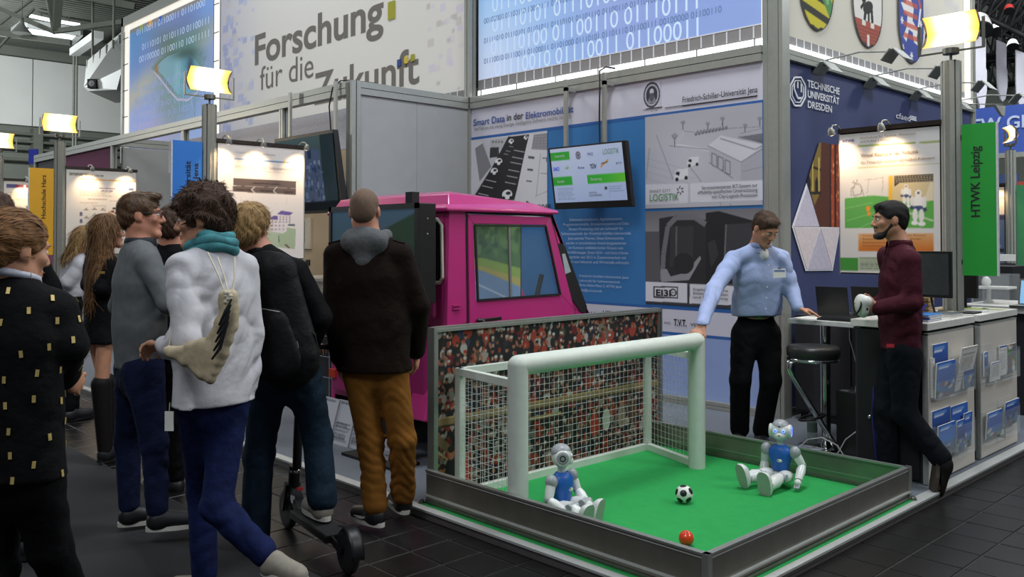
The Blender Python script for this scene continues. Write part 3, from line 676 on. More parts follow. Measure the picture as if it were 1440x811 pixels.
for k in range(120): (u, v) = (r.random(), .04+.5*r.random()); cv.rect(u, v, u+.012, v+.05*r.random()+.02, r.choice(['#b8c4ee', '#a4b4e6', '#c8b8e2']), .35)
cv.rect(0, .965, 1, 1, '#8b8c92')
for px, c in ((199, '#8fae3c'), (212, '#f0a52c'), (226, '#2a66c8')): (u, v), = U((px, 20)); cv.rect(u-.02, .955, u+.02, 1, c)
W.put('eye_print', cv, PRINTL)
for s, a, b, mm in (('01110011 01100011 01101000', (192.4, 49), (288.6, 9.5), FADE), ('01110101 01101110 01100111', (200, 66.5), (294, 38), FADE), ('00100000 01100110 10011111', (196, 85.5), (294, 55), FADE)): ptx(s, a, b, 9.5, {'X': XS}, mm, be, proud=.007)
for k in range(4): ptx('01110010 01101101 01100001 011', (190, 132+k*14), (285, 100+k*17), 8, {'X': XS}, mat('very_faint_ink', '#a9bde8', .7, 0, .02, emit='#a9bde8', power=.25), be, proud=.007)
m = MB().use(TUBEW).box((6.82, 18.68, 3.2), (6.86, 18.86, ZT+.10)).box((6.83, 14.74, ZT), (6.86, 18.92, ZT+.12)).use(PROF).box((6.80, 18.92, 3.2), (6.95, 19.02, ZT+.3)).box((6.80, 14.7, ZT+.12), (7.0, 19.02, ZT+.3)).use(BLACKM)
for k in range(5): m.box((6.815, 18.67, 3.6+k*.55), (6.821, 18.93, 3.615+k*.55))
m.build('lit_edge', None, be)

# ---- dark blue university wall and shields above it
YW = 3.805
q = cr(1080, 0, 2.703)
for s, a, b in (('TECHNISCHE', (148, 327), (270, 362)), ('UNIVERSITÄT', (148, 366), (268, 400)), ('DRESDEN', (148, 406), (240, 430))): ptx(s, q(*a), q(*b), 9.6, {'Y': YW}, WHITEI, wr, bold=.022)
ptx('cfaed', q(484, 449), q(538, 460), 8, {'Y': YW}, WHITEI, wr)
for k in range(3): a_ = on(*q(541, 441+k*6), Y=YW); b_ = on(*q(562, 446+k*6), Y=YW); MB().box((a_[0], YW-.006, a_[2]-.006), (b_[0], YW, a_[2]+.004)).build('caption_line', WHITEI, wr)
def y_poly(pts, m, name, proud, parent=wr, Y=YW):
    P = [on(*p, Y=Y)-np.array([0, proud, 0]) for p in pts]; return MB().prism(P, (0, -.003, 0)).build(name, m, parent)
def oct_ring(c, rx, ry, t):
    P = []
    for k in range(8):
        a = math.pi/8+k*math.pi/4; P.append((c[0]+rx*math.cos(a), c[1]+ry*math.sin(a)))
    m = MB()
    for k in range(8):
        a, b = on(*P[k], Y=YW), on(*P[(k+1) % 8], Y=YW); m.bar(a-np.array([0, .006, 0]), b-np.array([0, .006, 0]), .006, t)
    return m
m = oct_ring((1121, 128.7), 11.6, 21.5, .016)
for seg in (((1116, 117), (1116, 126), (1121, 138), (1126, 138)), ((1126, 117), (1126, 130)), ((1121, 115), (1121, 124))):
    for a, b in zip(seg, seg[1:]): m.bar(on(*a, Y=YW)-np.array([0, .006, 0]), on(*b, Y=YW)-np.array([0, .006, 0]), .006, .018)
o = oct_ring((1121, 128.7), 8.6, 16.5, .008); m.add(o.v, o.f); m.build('octagon_emblem', WHITEI, wr)
q = cr(1095, 190, 4.055)
y_poly([q(155, 275), q(72, 522), q(150, 774), q(304, 772), q(348, 522), q(232, 518)][::-1], WHITEI, 'crystal_outline', .004)
y_poly([q(158, 292), q(80, 520), q(226, 520)][::-1], mat('crystal_pale', '#cfc7d6', .7), 'crystal_facet', .008)
y_poly([q(82, 526), q(155, 766), q(226, 530)][::-1], mat('crystal_rose', '#dccfd2', .7), 'crystal_facet', .008)
y_poly([q(232, 530), q(160, 766), q(298, 764)][::-1], mat('crystal_lilac', '#c3bccd', .7), 'crystal_facet', .008)
y_poly([q(234, 528), q(342, 528), q(300, 760)][::-1], mat('crystal_rose', '#dccfd2', .7), 'crystal_facet', .008)
p0, p1 = on(*q(150, 0), Y=YW), on(*q(420, 0), Y=YW); zb, zt = on(*q(228, 522), Y=YW)[2], on(*q(228, 40), Y=YW)[2]
W = Wall('Y', YW, p0[0], zb, p1[0]-p0[0], zt-zb, wr); C = W.crop(1095, 190, 4.055); cv = Canvas(90, 110, '#3a4672', 2)
cv.poly(C((228, 40), (420, 60), (420, 530), (228, 526), (160, 262), (168, 225)), '#5a2a18'); cv.poly(C((228, 42), (238, 42), (232, 330), (200, 400), (162, 265), (172, 215)), '#8a7030')
for x, w_, c in ((300, 22, '#b3481e'), (330, 14, '#a03c1a'), (355, 26, '#b84a1c'), (400, 20, '#9c3c1a')): cv.poly(C((x-w_/2, 48), (x+w_/2, 50), (x+w_/2, 526), (x-w_/2, 526)), c)
r = random.Random(3)
for k in range(60): x = r.choice((300, 330, 356, 400))+r.uniform(-8, 8); y = r.uniform(55, 515); (u, v), = C((x, y)); cv.ell(u, v, .014, .022, r.choice(['#f08a3c', '#ffb060', '#d8642a']), .8)
for x in (318, 290): cv.path(C((x, 50), (x, 525)), .03, '#3a1710')
cv.path(C((180, 180), (238, 200)), .03, '#241c14'); cv.path(C((170, 330), (238, 330)), .03, '#241c14')
for x, y in ((170, 270), (212, 278)): cv.poly(C((x-8, y+50), (x-9, y-10), (x, y-42), (x+9, y-10), (x+8, y+50)), '#1c1612')
for x in (190, 225): cv.path(C((x, 130), (x, 320)), .02, '#d8b860')
o = W.put('tower_photo', cv, PRINTM, .009)
# the picture keeps only the polygon of the printed photo
me = o.data; bm = bmesh.new(); bm.from_mesh(me); PL = C((226, 40), (420, 58), (420, 527), (226, 522), (156, 275), (172, 215))
def inside(u, v):
    r_ = False
    for (xa, ya), (xb, yb) in zip(PL, PL[1:]+PL[:1]):
        if (v < ya) != (v < yb) and u < (xb-xa)*(v-ya)/(yb-ya)+xa: r_ = not r_
    return r_
dead = [f for f in bm.faces if not inside((f.calc_center_median().x-W.left)/W.w, (f.calc_center_median().z-W.z0)/W.h)]
bmesh.ops.delete(bm, geom=dead, context='FACES'); bm.to_mesh(me); bm.free()

bt = struct(MB().box((6.93, 3.84, 3.21), (11.42, 3.90, 6.6)).build('wall_shields', PANG))
W = Wall('Y', 3.83, 6.93, 3.34, 4.45, 3.2, bt); cv = Canvas(50, 40, '#d6d0c2', 1)
r = random.Random(8)
for k in range(40): x = .62+.38*r.random(); y = r.random()*.8; a = r.uniform(.02, .06); cv.rect(x, y, x+a, y+a*1.3, '#c6c3c4', .6)
W.put('shield_banner_print', cv, PRINTM)
m = MB().use(GRID).box((6.93, 3.822, 3.27), (11.4, 3.828, 3.345)).use(WHITEI)
for k in range(33): m.box((7.0+k*.136, 3.818, 3.27), (7.012+k*.136, 3.823, 3.345))
m.build('grid_strip', None, bt); MB().use(TUBE).box((6.925, 3.80, 3.215), (11.36, 3.82, 3.262)).use(TUBEW).box((11.22, 3.80, 3.2), (11.36, 3.82, 6.6)).build('lit_edge', None, bt)
# three coats of arms (lower parts in view)
def shield(name, cx, ybot, hw, draw):
    base = on(cx, ybot, Y=3.82); w = on(cx+hw, ybot, Y=3.82)[0]-on(cx-hw, ybot, Y=3.82)[0]; h = w*1.28
    Wl = Wall('Y', 3.82, base[0]-w/2, base[2], w, h, bt); c = Canvas(80, 100, '#d6d0c2', 2); draw(c)
    sh = lambda t: .5-(.5-.5*max(0, min(1, t/.45))**.5 if t < .45 else 0)
    Y_, X_ = c.Y, c.X; half = np.where(Y_ < .5, .5*np.sqrt(np.clip(1-((.5-Y_)/.5)**2.0, 0, 1)), .5)
    dd = np.abs(X_-.5); edge = (dd > half-.035) | ((Y_ < .05) & (dd > half-.12)); out = dd > half
    c.a[edge] = rgb('#22222a'); c.a[out] = rgb('#e4dfd4'); o = Wl.put(name, c, PRINTM, .012)
    me = o.data; bm = bmesh.new(); bm.from_mesh(me)
    dead = []
    for f in bm.faces:
        p = f.calc_center_median(); u = (p.x-Wl.left)/Wl.w; v = (p.z-Wl.z0)/Wl.h; hf = .5*math.sqrt(max(0, 1-((.5-v)/.5)**2)) if v < .5 else .5
        if abs(u-.5) > hf+.0: dead.append(f)
    bmesh.ops.delete(bm, geom=dead, context='FACES'); bm.to_mesh(me); bm.free()
def stripes(c, y0=0.0):
    for k in range(12): c.poly([(0, y0+k*.17-.5), (1, y0+k*.17-.5-.12), (1, y0+k*.17-.5-.035), (0, y0+k*.17-.5+.085)], '#c8b820' if True else 0)
def saxony(c):
    c.rect(0, 0, 1, 1, '#2b2a24'); 
    for k in range(7): c.poly([(0, k*.19-.1), (1, k*.19-.22), (1, k*.19-.11), (0, k*.19+.01)], '#c9bb2a')
    c.line(-.05, 1.05, 1.05, .15, .16, '#4c8a4a')
    for k in range(6): c.ell(.12+k*.17, .93-k*.14, .05, .05, '#7fb070')
def anhalt(c):
    saxony(c); c.rect(0, 0, 1, .62, '#e2ded6')
    c.poly([(0, 0), (0, .30), (.3, .30), (.3, .24), (.42, .24), (.42, .30), (.58, .30), (.58, .24), (.7, .24), (.7, .30), (1, .30), (1, 0)], '#a8503c')
    for k in range(6):
        c.line(0, .04*k+.02, 1, .04*k+.02, .006, '#7c3428')
    c.rect(.46, .0, .54, .15, '#e2ded6')
    c.ell(.5, .46, .17, .07, '#1c1a18', 1, .35); c.ell(.36, .54, .07, .05, '#1c1a18'); c.line(.42, .42, .38, .3, .06, '#1c1a18'); c.line(.62, .45, .64, .3, .06, '#1c1a18'); c.line(.52, .42, .52, .3, .05, '#1c1a18'); c.line(.38, .5, .26, .42, .04, '#1c1a18')
def thuringia(c):
    c.rect(0, 0, 1, 1, '#3a4a9a')
    P = [(.2, .92), (.3, .97), (.35, .85), (.5, .8), (.6, .7), (.55, .55), (.75, .45), (.7, .32), (.8, .25), (.6, .28), (.55, .4), (.4, .42), (.3, .25), (.18, .3), (.32, .45), (.35, .6), (.22, .62), (.1, .72), (.3, .74)]
    c.poly(P, '#e6e2e0')
    for k in range(5): y = .3+k*.14; c.poly([(.2, y), (.75, y), (.75, y+.06), (.2, y+.06)], '#c8503c', .75)
    c.line(.75, .4, .88, .75, .05, '#e6e2e0'); c.line(.88, .75, .78, .9, .05, '#c8503c')
    for x, y in ((.5, .1), (.14, .5), (.88, .55), (.86, .2), (.16, .16), (.88, .92), (.5, .95), (.66, .88)):
        for a in range(3): c.line(x-.06*math.cos(a*1.05), y-.05*math.sin(a*1.05), x+.06*math.cos(a*1.05), y+.05*math.sin(a*1.05), .022, '#e6e2e0')
shield('coat_of_arms', 1147.5, 43, 24.5, saxony); shield('coat_of_arms', 1219.5, 67, 21, anhalt); shield('coat_of_arms', 1280.5, 89, 17.5, thuringia)
fit_texts()
# ================================================================= robot football pitch
GREEN = mat('green_felt', '#1f9a4a', .95, 0, .05, 18, bump=.15, bscale=700); PLANKM = mat('mirror_aluminium', '#8f8b81', .33, .75, .10, 8)
NETW = mat('white_net_cord', '#d9dbd8', .8, 0, .02); GOALW = mat('goal_white', '#cfd6cc', .5, 0, .03, 20)
PX0, PX1, PY0, PY1 = 3.135, 5.215, 2.09, 3.985
pt = thing('robot_football_pitch', (4.17, 3.04, .05), 'low green felt football pitch with brushed metal side boards', 'football pitch')
MB().box((PX0-.03, PY0-.02, .05), (PX1-.005, PY1+.02, .056)).build('underlay', GREEN, pt)
MB().box((PX0+.03, PY0+.03, .056), (PX1-.03, PY1-.0, .08)).build('felt', GREEN, pt)
def side_board(name, p, q, nrm):
    """board between two floor points; nrm points outwards"""
    p, q, n = np.array(p+(0,), float), np.array(q+(0,), float), np.array(nrm+(0,), float)
    Z = lambda z: np.array([0, 0, z])
    m = MB().use(PLANKM).bar(p+Z(.155), q+Z(.155), .012, .165)
    m.use(ALU).bar(p+Z(.241), q+Z(.241), .03, .010).use(RAIL).bar(p+Z(.102)+n*.008, q+Z(.102)+n*.008, .020, .009).bar(p+Z(.224)+n*.006, q+Z(.224)+n*.006, .010, .004)
    m.use(ALUD).bar(p+Z(.066), q+Z(.066), .028, .02).bar(p+Z(.23)-n*.004, q+Z(.23)-n*.004, .016, .012)
    m.use(ALU).bar(p+Z(.135)-n*.006, q+Z(.135)-n*.006, .006, .006).use(ALUD).bar(p+Z(.09)-n*.01, q+Z(.09)-n*.01, .02, .02)
    m.build(name, None, pt)
side_board('side_board', (PX0+.012, PY0+.01), (PX0+.012, PY1), (-1, 0)); side_board('side_board', (PX0, PY0+.012), (PX1-.01, PY0+.012), (0, -1)); side_board('side_board', (PX1-.03, PY0+.03), (PX1-.03, PY1), (1, 0))
for x, y in ((PX0+.012, PY0+.012), (PX1-.012, PY0+.012), (PX1-.02, PY1-.03)):
    MB().use(ALU).box((x-.016, y-.016, .056), (x+.016, y+.016, .246)).build('corner_post', None, pt)
MB().lathe((PX1+.0, PY0-.012, .055), [(.02, 0), (.02, .008), (.012, .02)], 12).build('levelling_foot', ALUD, pt)
MB().lathe((PX0-.015, PY1+.02, .055), [(.02, 0), (.02, .008), (.012, .02)], 12).build('levelling_foot', ALUD, pt)

# spectator backdrop
bd = thing('spectator_backdrop', (4.25, 3.99, .05), 'long low board printed with a stadium crowd, behind the white goal', 'backdrop')
BX0, BX1, BY = 3.165, 5.335, 3.965
MB().box((BX0+.02, BY+.004, .06), (BX1-.02, BY+.03, 1.04)).build('board', WHITEP, bd)
m = MB().use(ALU).box((BX0, BY-.02, .056), (BX0+.016, BY+.04, 1.055)).box((BX0+.02, BY-.015, .056), (BX0+.034, BY+.04, 1.05)).use(BLACKM).box((BX0+.014, BY-.01, .056), (BX0+.022, BY+.03, 1.05)); m.build('frame_post', None, bd)
m = MB().use(ALU).box((BX1-.04, BY-.015, .056), (BX1-.022, BY+.04, 1.05)).box((BX1-.014, BY-.02, .056), (BX1, BY+.04, 1.055)).use(BLACKM).box((BX1-.022, BY-.01, .056), (BX1-.014, BY+.03, 1.05)); m.build('frame_post', None, bd)
MB().use(ALU).box((BX0+.016, BY-.02, 1.028), (BX1-.014, BY+.04, 1.045)).box((BX0+.016, BY-.012, 1.045), (BX1-.014, BY+.03, 1.058)).build('frame_top', None, bd)
cv = Canvas(440, 200, '#17161a', 2); r = random.Random(21)
SKIN_ = ['#a8674a', '#b8785a', '#8a5038', '#c08a6a', '#9a4a34']
rows = 19
for j in range(rows, -1, -1):
    y = j/rows*1.04-.03
    if .42 < y < .46: continue
    x = -.02+.5*r.random()/34
    while x < 1.02:
        s = r.uniform(.85, 1.12); xx = x+r.uniform(-.006, .006); yy = y+r.uniform(-.012, .012)
        if r.random() < .9:
            body = r.choice(['#1b1a1f', '#19181c', '#222026', '#1c1a1e', '#1a1a1a', '#201c1c', '#241f22', '#b0aaa0', '#c7c2b8', '#a8361f', '#b83a22', '#7a1f1f', '#22243c', '#5b4a3a', '#8a8272', '#1a1a1a', '#2c2a2c', '#746c60', '#2c3850', '#b0402a', '#141318'])
            hw = .0125*s; hh = hw*cv.asp
            cv.ell(xx, yy-.030*s, hw*1.15, .036*s, body)
            if r.random() < .5: cv.ell(xx-hw*.9, yy-.032*s, hw*.4, .026*s, body if r.random() < .5 else '#b8785a', 1, .4); cv.ell(xx+hw*.9, yy-.032*s, hw*.4, .026*s, body if r.random() < .5 else '#c8bfb0', 1, -.4)
            cv.ell(xx, yy+.012*s, .0058*s, .0175*s, r.choice(SKIN_))
            cap = r.choice(['#e2ded6', '#b83624', '#1c1a1c', '#1c1a1c', '#3a2a20', '#d8d2c4', '#2a2420', '#c23c28', '#1f3a2c', '#8a6a48'])
            cv.ell(xx, yy+.023*s, .0062*s, .010*s, cap)
            if r.random() < .25: cv.rect(xx-.004, yy-.045*s, xx+.004, yy-.022*s, r.choice(['#e6e2dc', '#c8bfb0', '#d8a088']))
        x += r.uniform(.023, .032)
cv.a *= .82
cv.rect(0, .435, 1, .485, '#8a7650'); cv.rect(0, .478, 1, .486, '#b09a6c'); cv.rect(0, .425, 1, .437, '#3a3024'); cv.rect(.36, .36, .5, .385, '#a8905c'); cv.rect(.35, .35, .5, .362, '#2c241c')
for k in range(34): x = k*.03+.005; cv.line(x, .485, x, .53, .004, '#6b5c40', .7)
cv.poly([(0, .40), (.055, .30), (.055, .24), (0, .33)], '#7a6a4c'); cv.poly([(0, .30), (.06, .20), (.06, .19), (0, .28)], '#b8a878'); cv.poly([(0, .22), (.05, .16), (.05, .15), (0, .2)], '#9a8a60')
for x, y, s, c in ((.052, .235, 2.2, '#1a1a1e'), (.02, .15, 1.8, '#c8a890'), (.10, .22, 1.9, '#c03a24'), (.66, .33, 1.7, '#c23c2c'), (.72, .345, 1.6, '#d8d2c8'), (.80, .35, 1.7, '#8a7a68'), (.86, .35, 1.6, '#6a4a34'), (.30, .30, 1.5, '#c8452a')):
    cv.ell(x, y-.05*s, .0125*s, .05*s, c); cv.ell(x, y+.012*s, .0058*s, .0175*s, '#b07050'); cv.ell(x, y+.024*s, .006*s, .01*s, '#2a2018')
picture('crowd_print', cv, (BX0+.036, BY, .062), RY, (0, 0, 1), BX1-BX0-.078, .964, PRINTM, bd)

# goal
gl = thing('football_goal', (4.0, 3.31, .08), 'white tubular football goal with netting, on the green pitch', 'goal')
GA, GB = np.array([3.218, 3.31, 0]), np.array([4.845, 3.31, 0]); RA, RB = np.array([3.30, 3.875, 0]), np.array([5.02, 3.845, 0]); zz = lambda z: np.array([0, 0, z])
def mitre_tube(m, p, q, r_, n=20):
    return m.tube([p, q], r_, n)
for p in (GA, GB): MB().tube([p+zz(.08), p+zz(.9)], .055, 22).ball(p+zz(.9), (.055, .055, .055), 20, 10).build('goal_post', GOALW, gl)
MB().tube([GA+zz(.9), GB+zz(.9)], .055, 22).build('crossbar', GOALW, gl)
ZR = .80
def sq(m, p, q, w=.042): return m.bar(p, q, w, w)
for p in (RA, RB): sq(MB(), p+zz(.08), p+zz(ZR+.021)).build('rear_post', GOALW, gl)
sq(MB(), RA+zz(ZR), RB+zz(ZR)).build('rear_bar', GOALW, gl); sq(MB(), RA+zz(.101), RB+zz(.101)).build('rear_ground_bar', GOALW, gl)
for p, q in ((RA, GA), (RB, GB)):
    sq(MB(), p+zz(ZR), q+zz(ZR)+(p-q)*.09).build('side_bar', GOALW, gl); sq(MB(), p+zz(.101), q+zz(.101)+(p-q)*.09).build('ground_side_bar', GOALW, gl)
m = MB(); s_ = .042
def net(P, Q, z0, z1):
    L = np.linalg.norm(Q-P); n = int(L/s_); k = int((z1-z0)/s_)
    for i in range(1, n): p = P+(Q-P)*i/n; sag = np.array([0, .004*math.sin(i*1.7), 0]); m.tube([p+zz(z0), p+sag+zz((z0+z1)/2), p+zz(z1)], .0014, 3, False)
    for j in range(1, k+1): z = z0+(z1-z0)*j/(k+1); m.tube([P+zz(z), (P+Q)/2+zz(z-.004), Q+zz(z)], .0014, 3, False)
net(RA, RB, .12, ZR-.02); net(GA+(RA-GA)*.1, RA, .12, ZR-.02); net(GB+(RB-GB)*.1, RB, .12, ZR-.02)
stuff(m.build('net', NETW, gl))

# balls
fb = thing('football', (4.133, 2.91, .08+.05), 'small black and white football on the green felt', 'ball')
def ico(rad, c, sub=3):
    bm = bmesh.new(); bmesh.ops.create_icosphere(bm, subdivisions=sub, radius=rad); bmesh.ops.translate(bm, verts=bm.verts, vec=c); return bm
RB_ = .05
bm = ico(RB_, (0, 0, 0), 5); me = bpy.data.meshes.new('ball_skin'); me.materials.append(mat('football_white', '#e4e4de', .4, 0, .02)); me.materials.append(mat('football_black', '#17161c', .4, 0, .05)); 
gr = (1+5**.5)/2; IC = [Vector(v).normalized() for v in ((0, 1, gr), (0, 1, -gr), (0, -1, gr), (0, -1, -gr), (1, gr, 0), (1, -gr, 0), (-1, gr, 0), (-1, -gr, 0), (gr, 0, 1), (gr, 0, -1), (-gr, 0, 1), (-gr, 0, -1))]
Rr = Matrix.Rotation(.5, 3, 'X') @ Matrix.Rotation(.3, 3, 'Z'); IC = [Rr @ v for v in IC]
for f in bm.faces:
    n = f.calc_center_median().normalized(); f.smooth = True; f.material_index = 1 if max(n.dot(v) for v in IC) > .925 else 0
bm.to_mesh(me); bm.free(); o = bpy.data.objects.new('ball_skin', me); COL.objects.link(o); o.parent = fb
ob = thing('orange_ball', (3.56, 2.495, .08+.037), 'small shiny orange-red ball near the front corner of the pitch', 'ball')
MB().ball((3.56, 2.495, .117), .037, 24, 16).build('ball_skin', mat('orange_gloss', '#e2401a', .3, 0, .03, coat=.5), ob)
MB().ball((3.545, 2.48, .1525), (.004, .004, .002), 8, 5).build('seam_cap', mat('orange_dark', '#b83210', .4), ob)

# toy robots
RW = mat('robot_white', '#dcdedb', .35, 0, .02, 20, coat=.2); RG = mat('robot_grey', '#9a9ea2', .35, 0, .04, 20); RBL = mat('robot_blue', '#1f5fb4', .45, 0, .04, 20); RS = mat('robot_sole', '#a8b0a4', .7, 0, .04)
RLED = mat('robot_blue_light', '#5a78ff', .4, 0, 0, emit='#5f80ff', power=2.5)
def robot(loc, facing, label, lights, arms, feet, headturn=0.0):
    t = thing('humanoid_robot', loc, label, 'robot'); fy = np.array(facing, float); fy[2] = 0; fy /= np.linalg.norm(fy); fx = np.array([fy[1], -fy[0], 0]); O = np.array(loc, float)
    P = lambda x, y, z: O+fx*x+fy*y+np.array([0, 0, z]); AX = np.array([fx, fy, [0, 0, 1]])
    m = MB().use(RW).ball(P(0, 0, .06), (.055, .045, .04), 18, 10, AX).use(RG).tube([P(-.05, .0, .06), P(.05, 0, .06)], .028, 12); m.build('pelvis', None, t)
    m = MB().use(RBL)
    ring = [(.050, .040, .09), (.058, .046, .13), (.072, .052, .18), (.070, .050, .215), (.040, .036, .24), (.0, .0, .245)]
    V = []; F = []; n = 20
    for (a, b_, z) in ring:
        for k in range(n): th = 2*math.pi*k/n; V.append(P(max(a, .002)*math.cos(th), max(b_, .002)*math.sin(th)+.004, z))
    for i in range(len(ring)-1):
        for k in range(n): F.append((i*n+k, i*n+(k+1) % n, (i+1)*n+(k+1) % n, (i+1)*n+k))
    m.add(V, F, True); m.use(RW).tube([P(0, 0, .235), P(0, 0, .27)], .022, 14).use(RW).ball(P(-.012, .052, .155), (.017, .006, .010), 12, 8, AX).use(mat('robot_badge_green', '#7ab07a', .5)).ball(P(-.006, .056, .16), (.007, .004, .006), 8, 6, AX)
    m.build('torso', None, t)
    ch, sh = math.cos(headturn), math.sin(headturn); hy = fy*ch+fx*sh; hx = np.array([hy[1], -hy[0], 0]); HA = np.array([hx, hy, [0, 0, 1]]); hc = P(0, 0, .325); H = lambda x, y, z: hc+hx*x+hy*y+np.array([0, 0, z])
    m = MB().use(RW).ball(hc, (.062, .056, .060), 24, 16, HA).use(RG).ball(H(0, -.004, .022), (.052, .055, .045), 22, 12, HA).use(RW).ball(H(0, .040, -.022), (.035, .024, .022), 16, 10, HA)
    m.use(BLACK).ball(H(0, .063, -.02), (.005, .003, .005), 8, 6, HA).ball(H(0, .052, .035), (.005, .004, .005), 8, 6, HA)
    hd = m.build('head', None, t)
    for sx in (-1, 1):
        MB().use(RW if not lights else RW).lathe(H(sx*.024, .0465, .006), [(.013, 0), (.013, .006), (.010, .008)], 14, hy).use(RLED if lights else RG).lathe(H(sx*.024, .052, .006), [(.010, 0), (.010, .004), (.006, .0045)], 14, hy).use(BLACK).lathe(H(sx*.024, .0555, .006), [(.005, 0), (.004, .002)], 10, hy).build('eye', None, hd)
        m = MB().use(RW).lathe(H(sx*.050, 0, 0), [(.040, 0), (.040, .010), (.034, .016), (.028, .012)], 24, hx*sx).use(RLED if lights else RG).lathe(H(sx*.060, 0, 0), [(.030, 0), (.030, .006), (.023, .006)], 24, hx*sx).use(BLACK).lathe(H(sx*.060, 0, 0), [(.021, 0), (.021, .005), (.012, .007), (.006, .003)], 20, hx*sx)
        m.build('ear_speaker', None, hd)
    for sx, (el, wr_) in zip((-1, 1), arms):
        S = P(sx*.088, 0, .205); E = P(*el); Wp = P(*wr_); d = (Wp-E)/np.linalg.norm(Wp-E)
        a = MB().use(RG).ball(S, (.034, .036, .038), 16, 10, AX).use(RW).tube([S, S*.5+E*.5, E], [.026, .027, .022], 14); a.build('upper_arm', None, t)
        fa = MB().use(RG).ball(E, .024, 14, 8).use(RW).tube([E, E*.6+Wp*.4, Wp], [.022, .028, .022], 14).build('forearm', None, t)
        h = MB().use(RW).ball(Wp+d*.018, .022, 12, 8)
        s2 = np.cross(d, fy); s2 = s2/(np.linalg.norm(s2)+1e-9)
        for k in (-1, 0, 1): h.use(RG).tube([Wp+d*.025+s2*k*.012, Wp+d*.048+s2*k*.013, Wp+d*.058+s2*k*.010+fy*.008], .006, 8)
        h.build('hand', None, fa)
    for sx, (kn, an, toe) in zip((-1, 1), feet):
        Hp = P(sx*.05, .0, .055); K = P(*kn); A = P(*an); tz = np.array(toe, float); up = fx*tz[0]+fy*tz[1]+np.array([0, 0, tz[2]]); up /= np.linalg.norm(up)
        MB().use(RW).tube([Hp, Hp*.5+K*.5, K], [.034, .040, .030], 16).use(RG).tube([K-fx*.036, K+fx*.036], .022, 12).build('thigh', None, t)
        MB().use(RW).tube([K, K*.55+A*.45, A], [.028, .040, .030], 16).use(RG).tube([A-fx*.03, A+fx*.03], .02, 12).build('shin', None, t)
        d = A-K; d = d-up*(d@up); d /= np.linalg.norm(d); sd = np.cross(up, d)
        f_ = MB(); C0 = A+d*.030+up*.028; ring = [(1, -.0), (1, .014), (.93, .026), (.7, .042), (.35, .05)]; V = []; F = []; n = 20
        for s, h in ring:
            for k in range(n):
                th = 2*math.pi*k/n; c_, s__ = math.cos(th), math.sin(th); V.append(C0-d*(h-.012)+sd*s*.044*abs(c_)**.7*(1 if c_ > 0 else -1)+up*s*.075*abs(s__)**.7*(1 if s__ > 0 else -1))
        for i in range(len(ring)-1):
            for k in range(n): F.append((i*n+k, i*n+(k+1) % n, (i+1)*n+(k+1) % n, (i+1)*n+k))
        f_.use(RW).add(V, F, True).use(RS).add([v+d*.001 for v in V[:n]], [tuple(range(n))]).use(RG).add([v for v in V[-n:]], [tuple(range(n))]); f_.build('foot', None, t)
    return t
q = on(1098, 681, Z=.08)
robot((q[0], q[1], .08), -FH*.80-RT*.62, 'toy robot in blue vest with glowing eyes, sitting by the far side board', True,
      [((-.125, -.02, .13), (-.130, .06, .06)), ((.115, -.035, .12), (.105, .0, .05))],
      [((-.045, .12, .075), (-.02, .25, .045), (.03, .2, 1)), ((.085, .12, .075), (.125, .20, .06), (.12, .25, 1))], -.22)
q = on(790, 727, Z=.08)
robot((q[0], q[1], .08), RT*.75-FH*.66, 'toy robot in blue vest with unlit ears, sitting in front of the goal mouth', False,
      [((-.10, .03, .13), (-.085, .10, .08)), ((.125, .01, .12), (.10, .10, .07))],
      [((-.05, .12, .09), (-.055, .16, .03), (-.03, .2, 1)), ((.065, .12, .09), (.07, .18, .04), (.05, .25, 1))], -.75)
# ================================================================= pink truck cab simulator
PINK = mat('pink_paint', '#ba3079', .32, 0, .05, 4, coat=.35); PINKD = mat('pink_paint_deep', '#a0266a', .4, 0, .05, 4); RUBB = mat('black_rubber', '#121213', .6, 0, .1); GASK = mat('pale_gasket', '#c9c6b4', .5)
TY, TYF = 4.5, 5.86
tk = thing('truck_cab', (4.4, 5.15, .05), 'bright pink truck cab used as driving simulator, behind the crowd board', 'truck')
def sp(*q): return [np.array([x, TY, z]) for x, z in q]
side = [(3.72, .32), (5.22, .32), (5.24, .78), (5.155, .98), (4.735, 1.765), (3.735, 1.765), (3.72, .98)]
door_o = [(3.925, .55), (4.96, .55), (4.965, 1.03), (4.705, 1.735), (3.885, 1.74), (3.90, 1.0)]
win = [(3.978, 1.15), (4.80, 1.158), (4.645, 1.663), (3.95, 1.66)]
# shell built from plates so that the windows are real openings
m = MB(); T = .05
def plate(a, e=T): m.prism([np.array([x, TY, z]) for x, z in a], (0, e, 0))
plate([(3.72, .32), (3.90, .32), (3.90, 1.0), (3.72, .98)]); plate([(3.72, .98), (3.90, 1.0), (3.878, 1.765), (3.735, 1.765)]); plate([(3.878, 1.742), (4.712, 1.737), (4.735, 1.765), (3.878, 1.765)])
plate([(3.90, .32), (5.22, .32), (5.24, .54), (3.90, .54)]); plate([(4.975, .54), (5.24, .54), (5.24, .78), (5.155, .98), (4.975, 1.03)]); plate([(4.975, 1.03), (5.155, .98), (4.735, 1.765), (4.712, 1.737)])
m.box((3.72, TY+T, .32), (3.77, TYF, 1.27)).box((3.73, TY+T, 1.70), (3.78, TYF, 1.765)).box((3.72, TY+T, 1.27), (3.78, TY+.03+T, 1.70)).box((3.72, TYF-.09, 1.27), (3.78, TYF, 1.70))
m.prism([np.array([x, TYF, z]) for x, z in side], (0, .05, 0)); m.box((3.72, TY+T, .32), (5.2, TYF, .38))
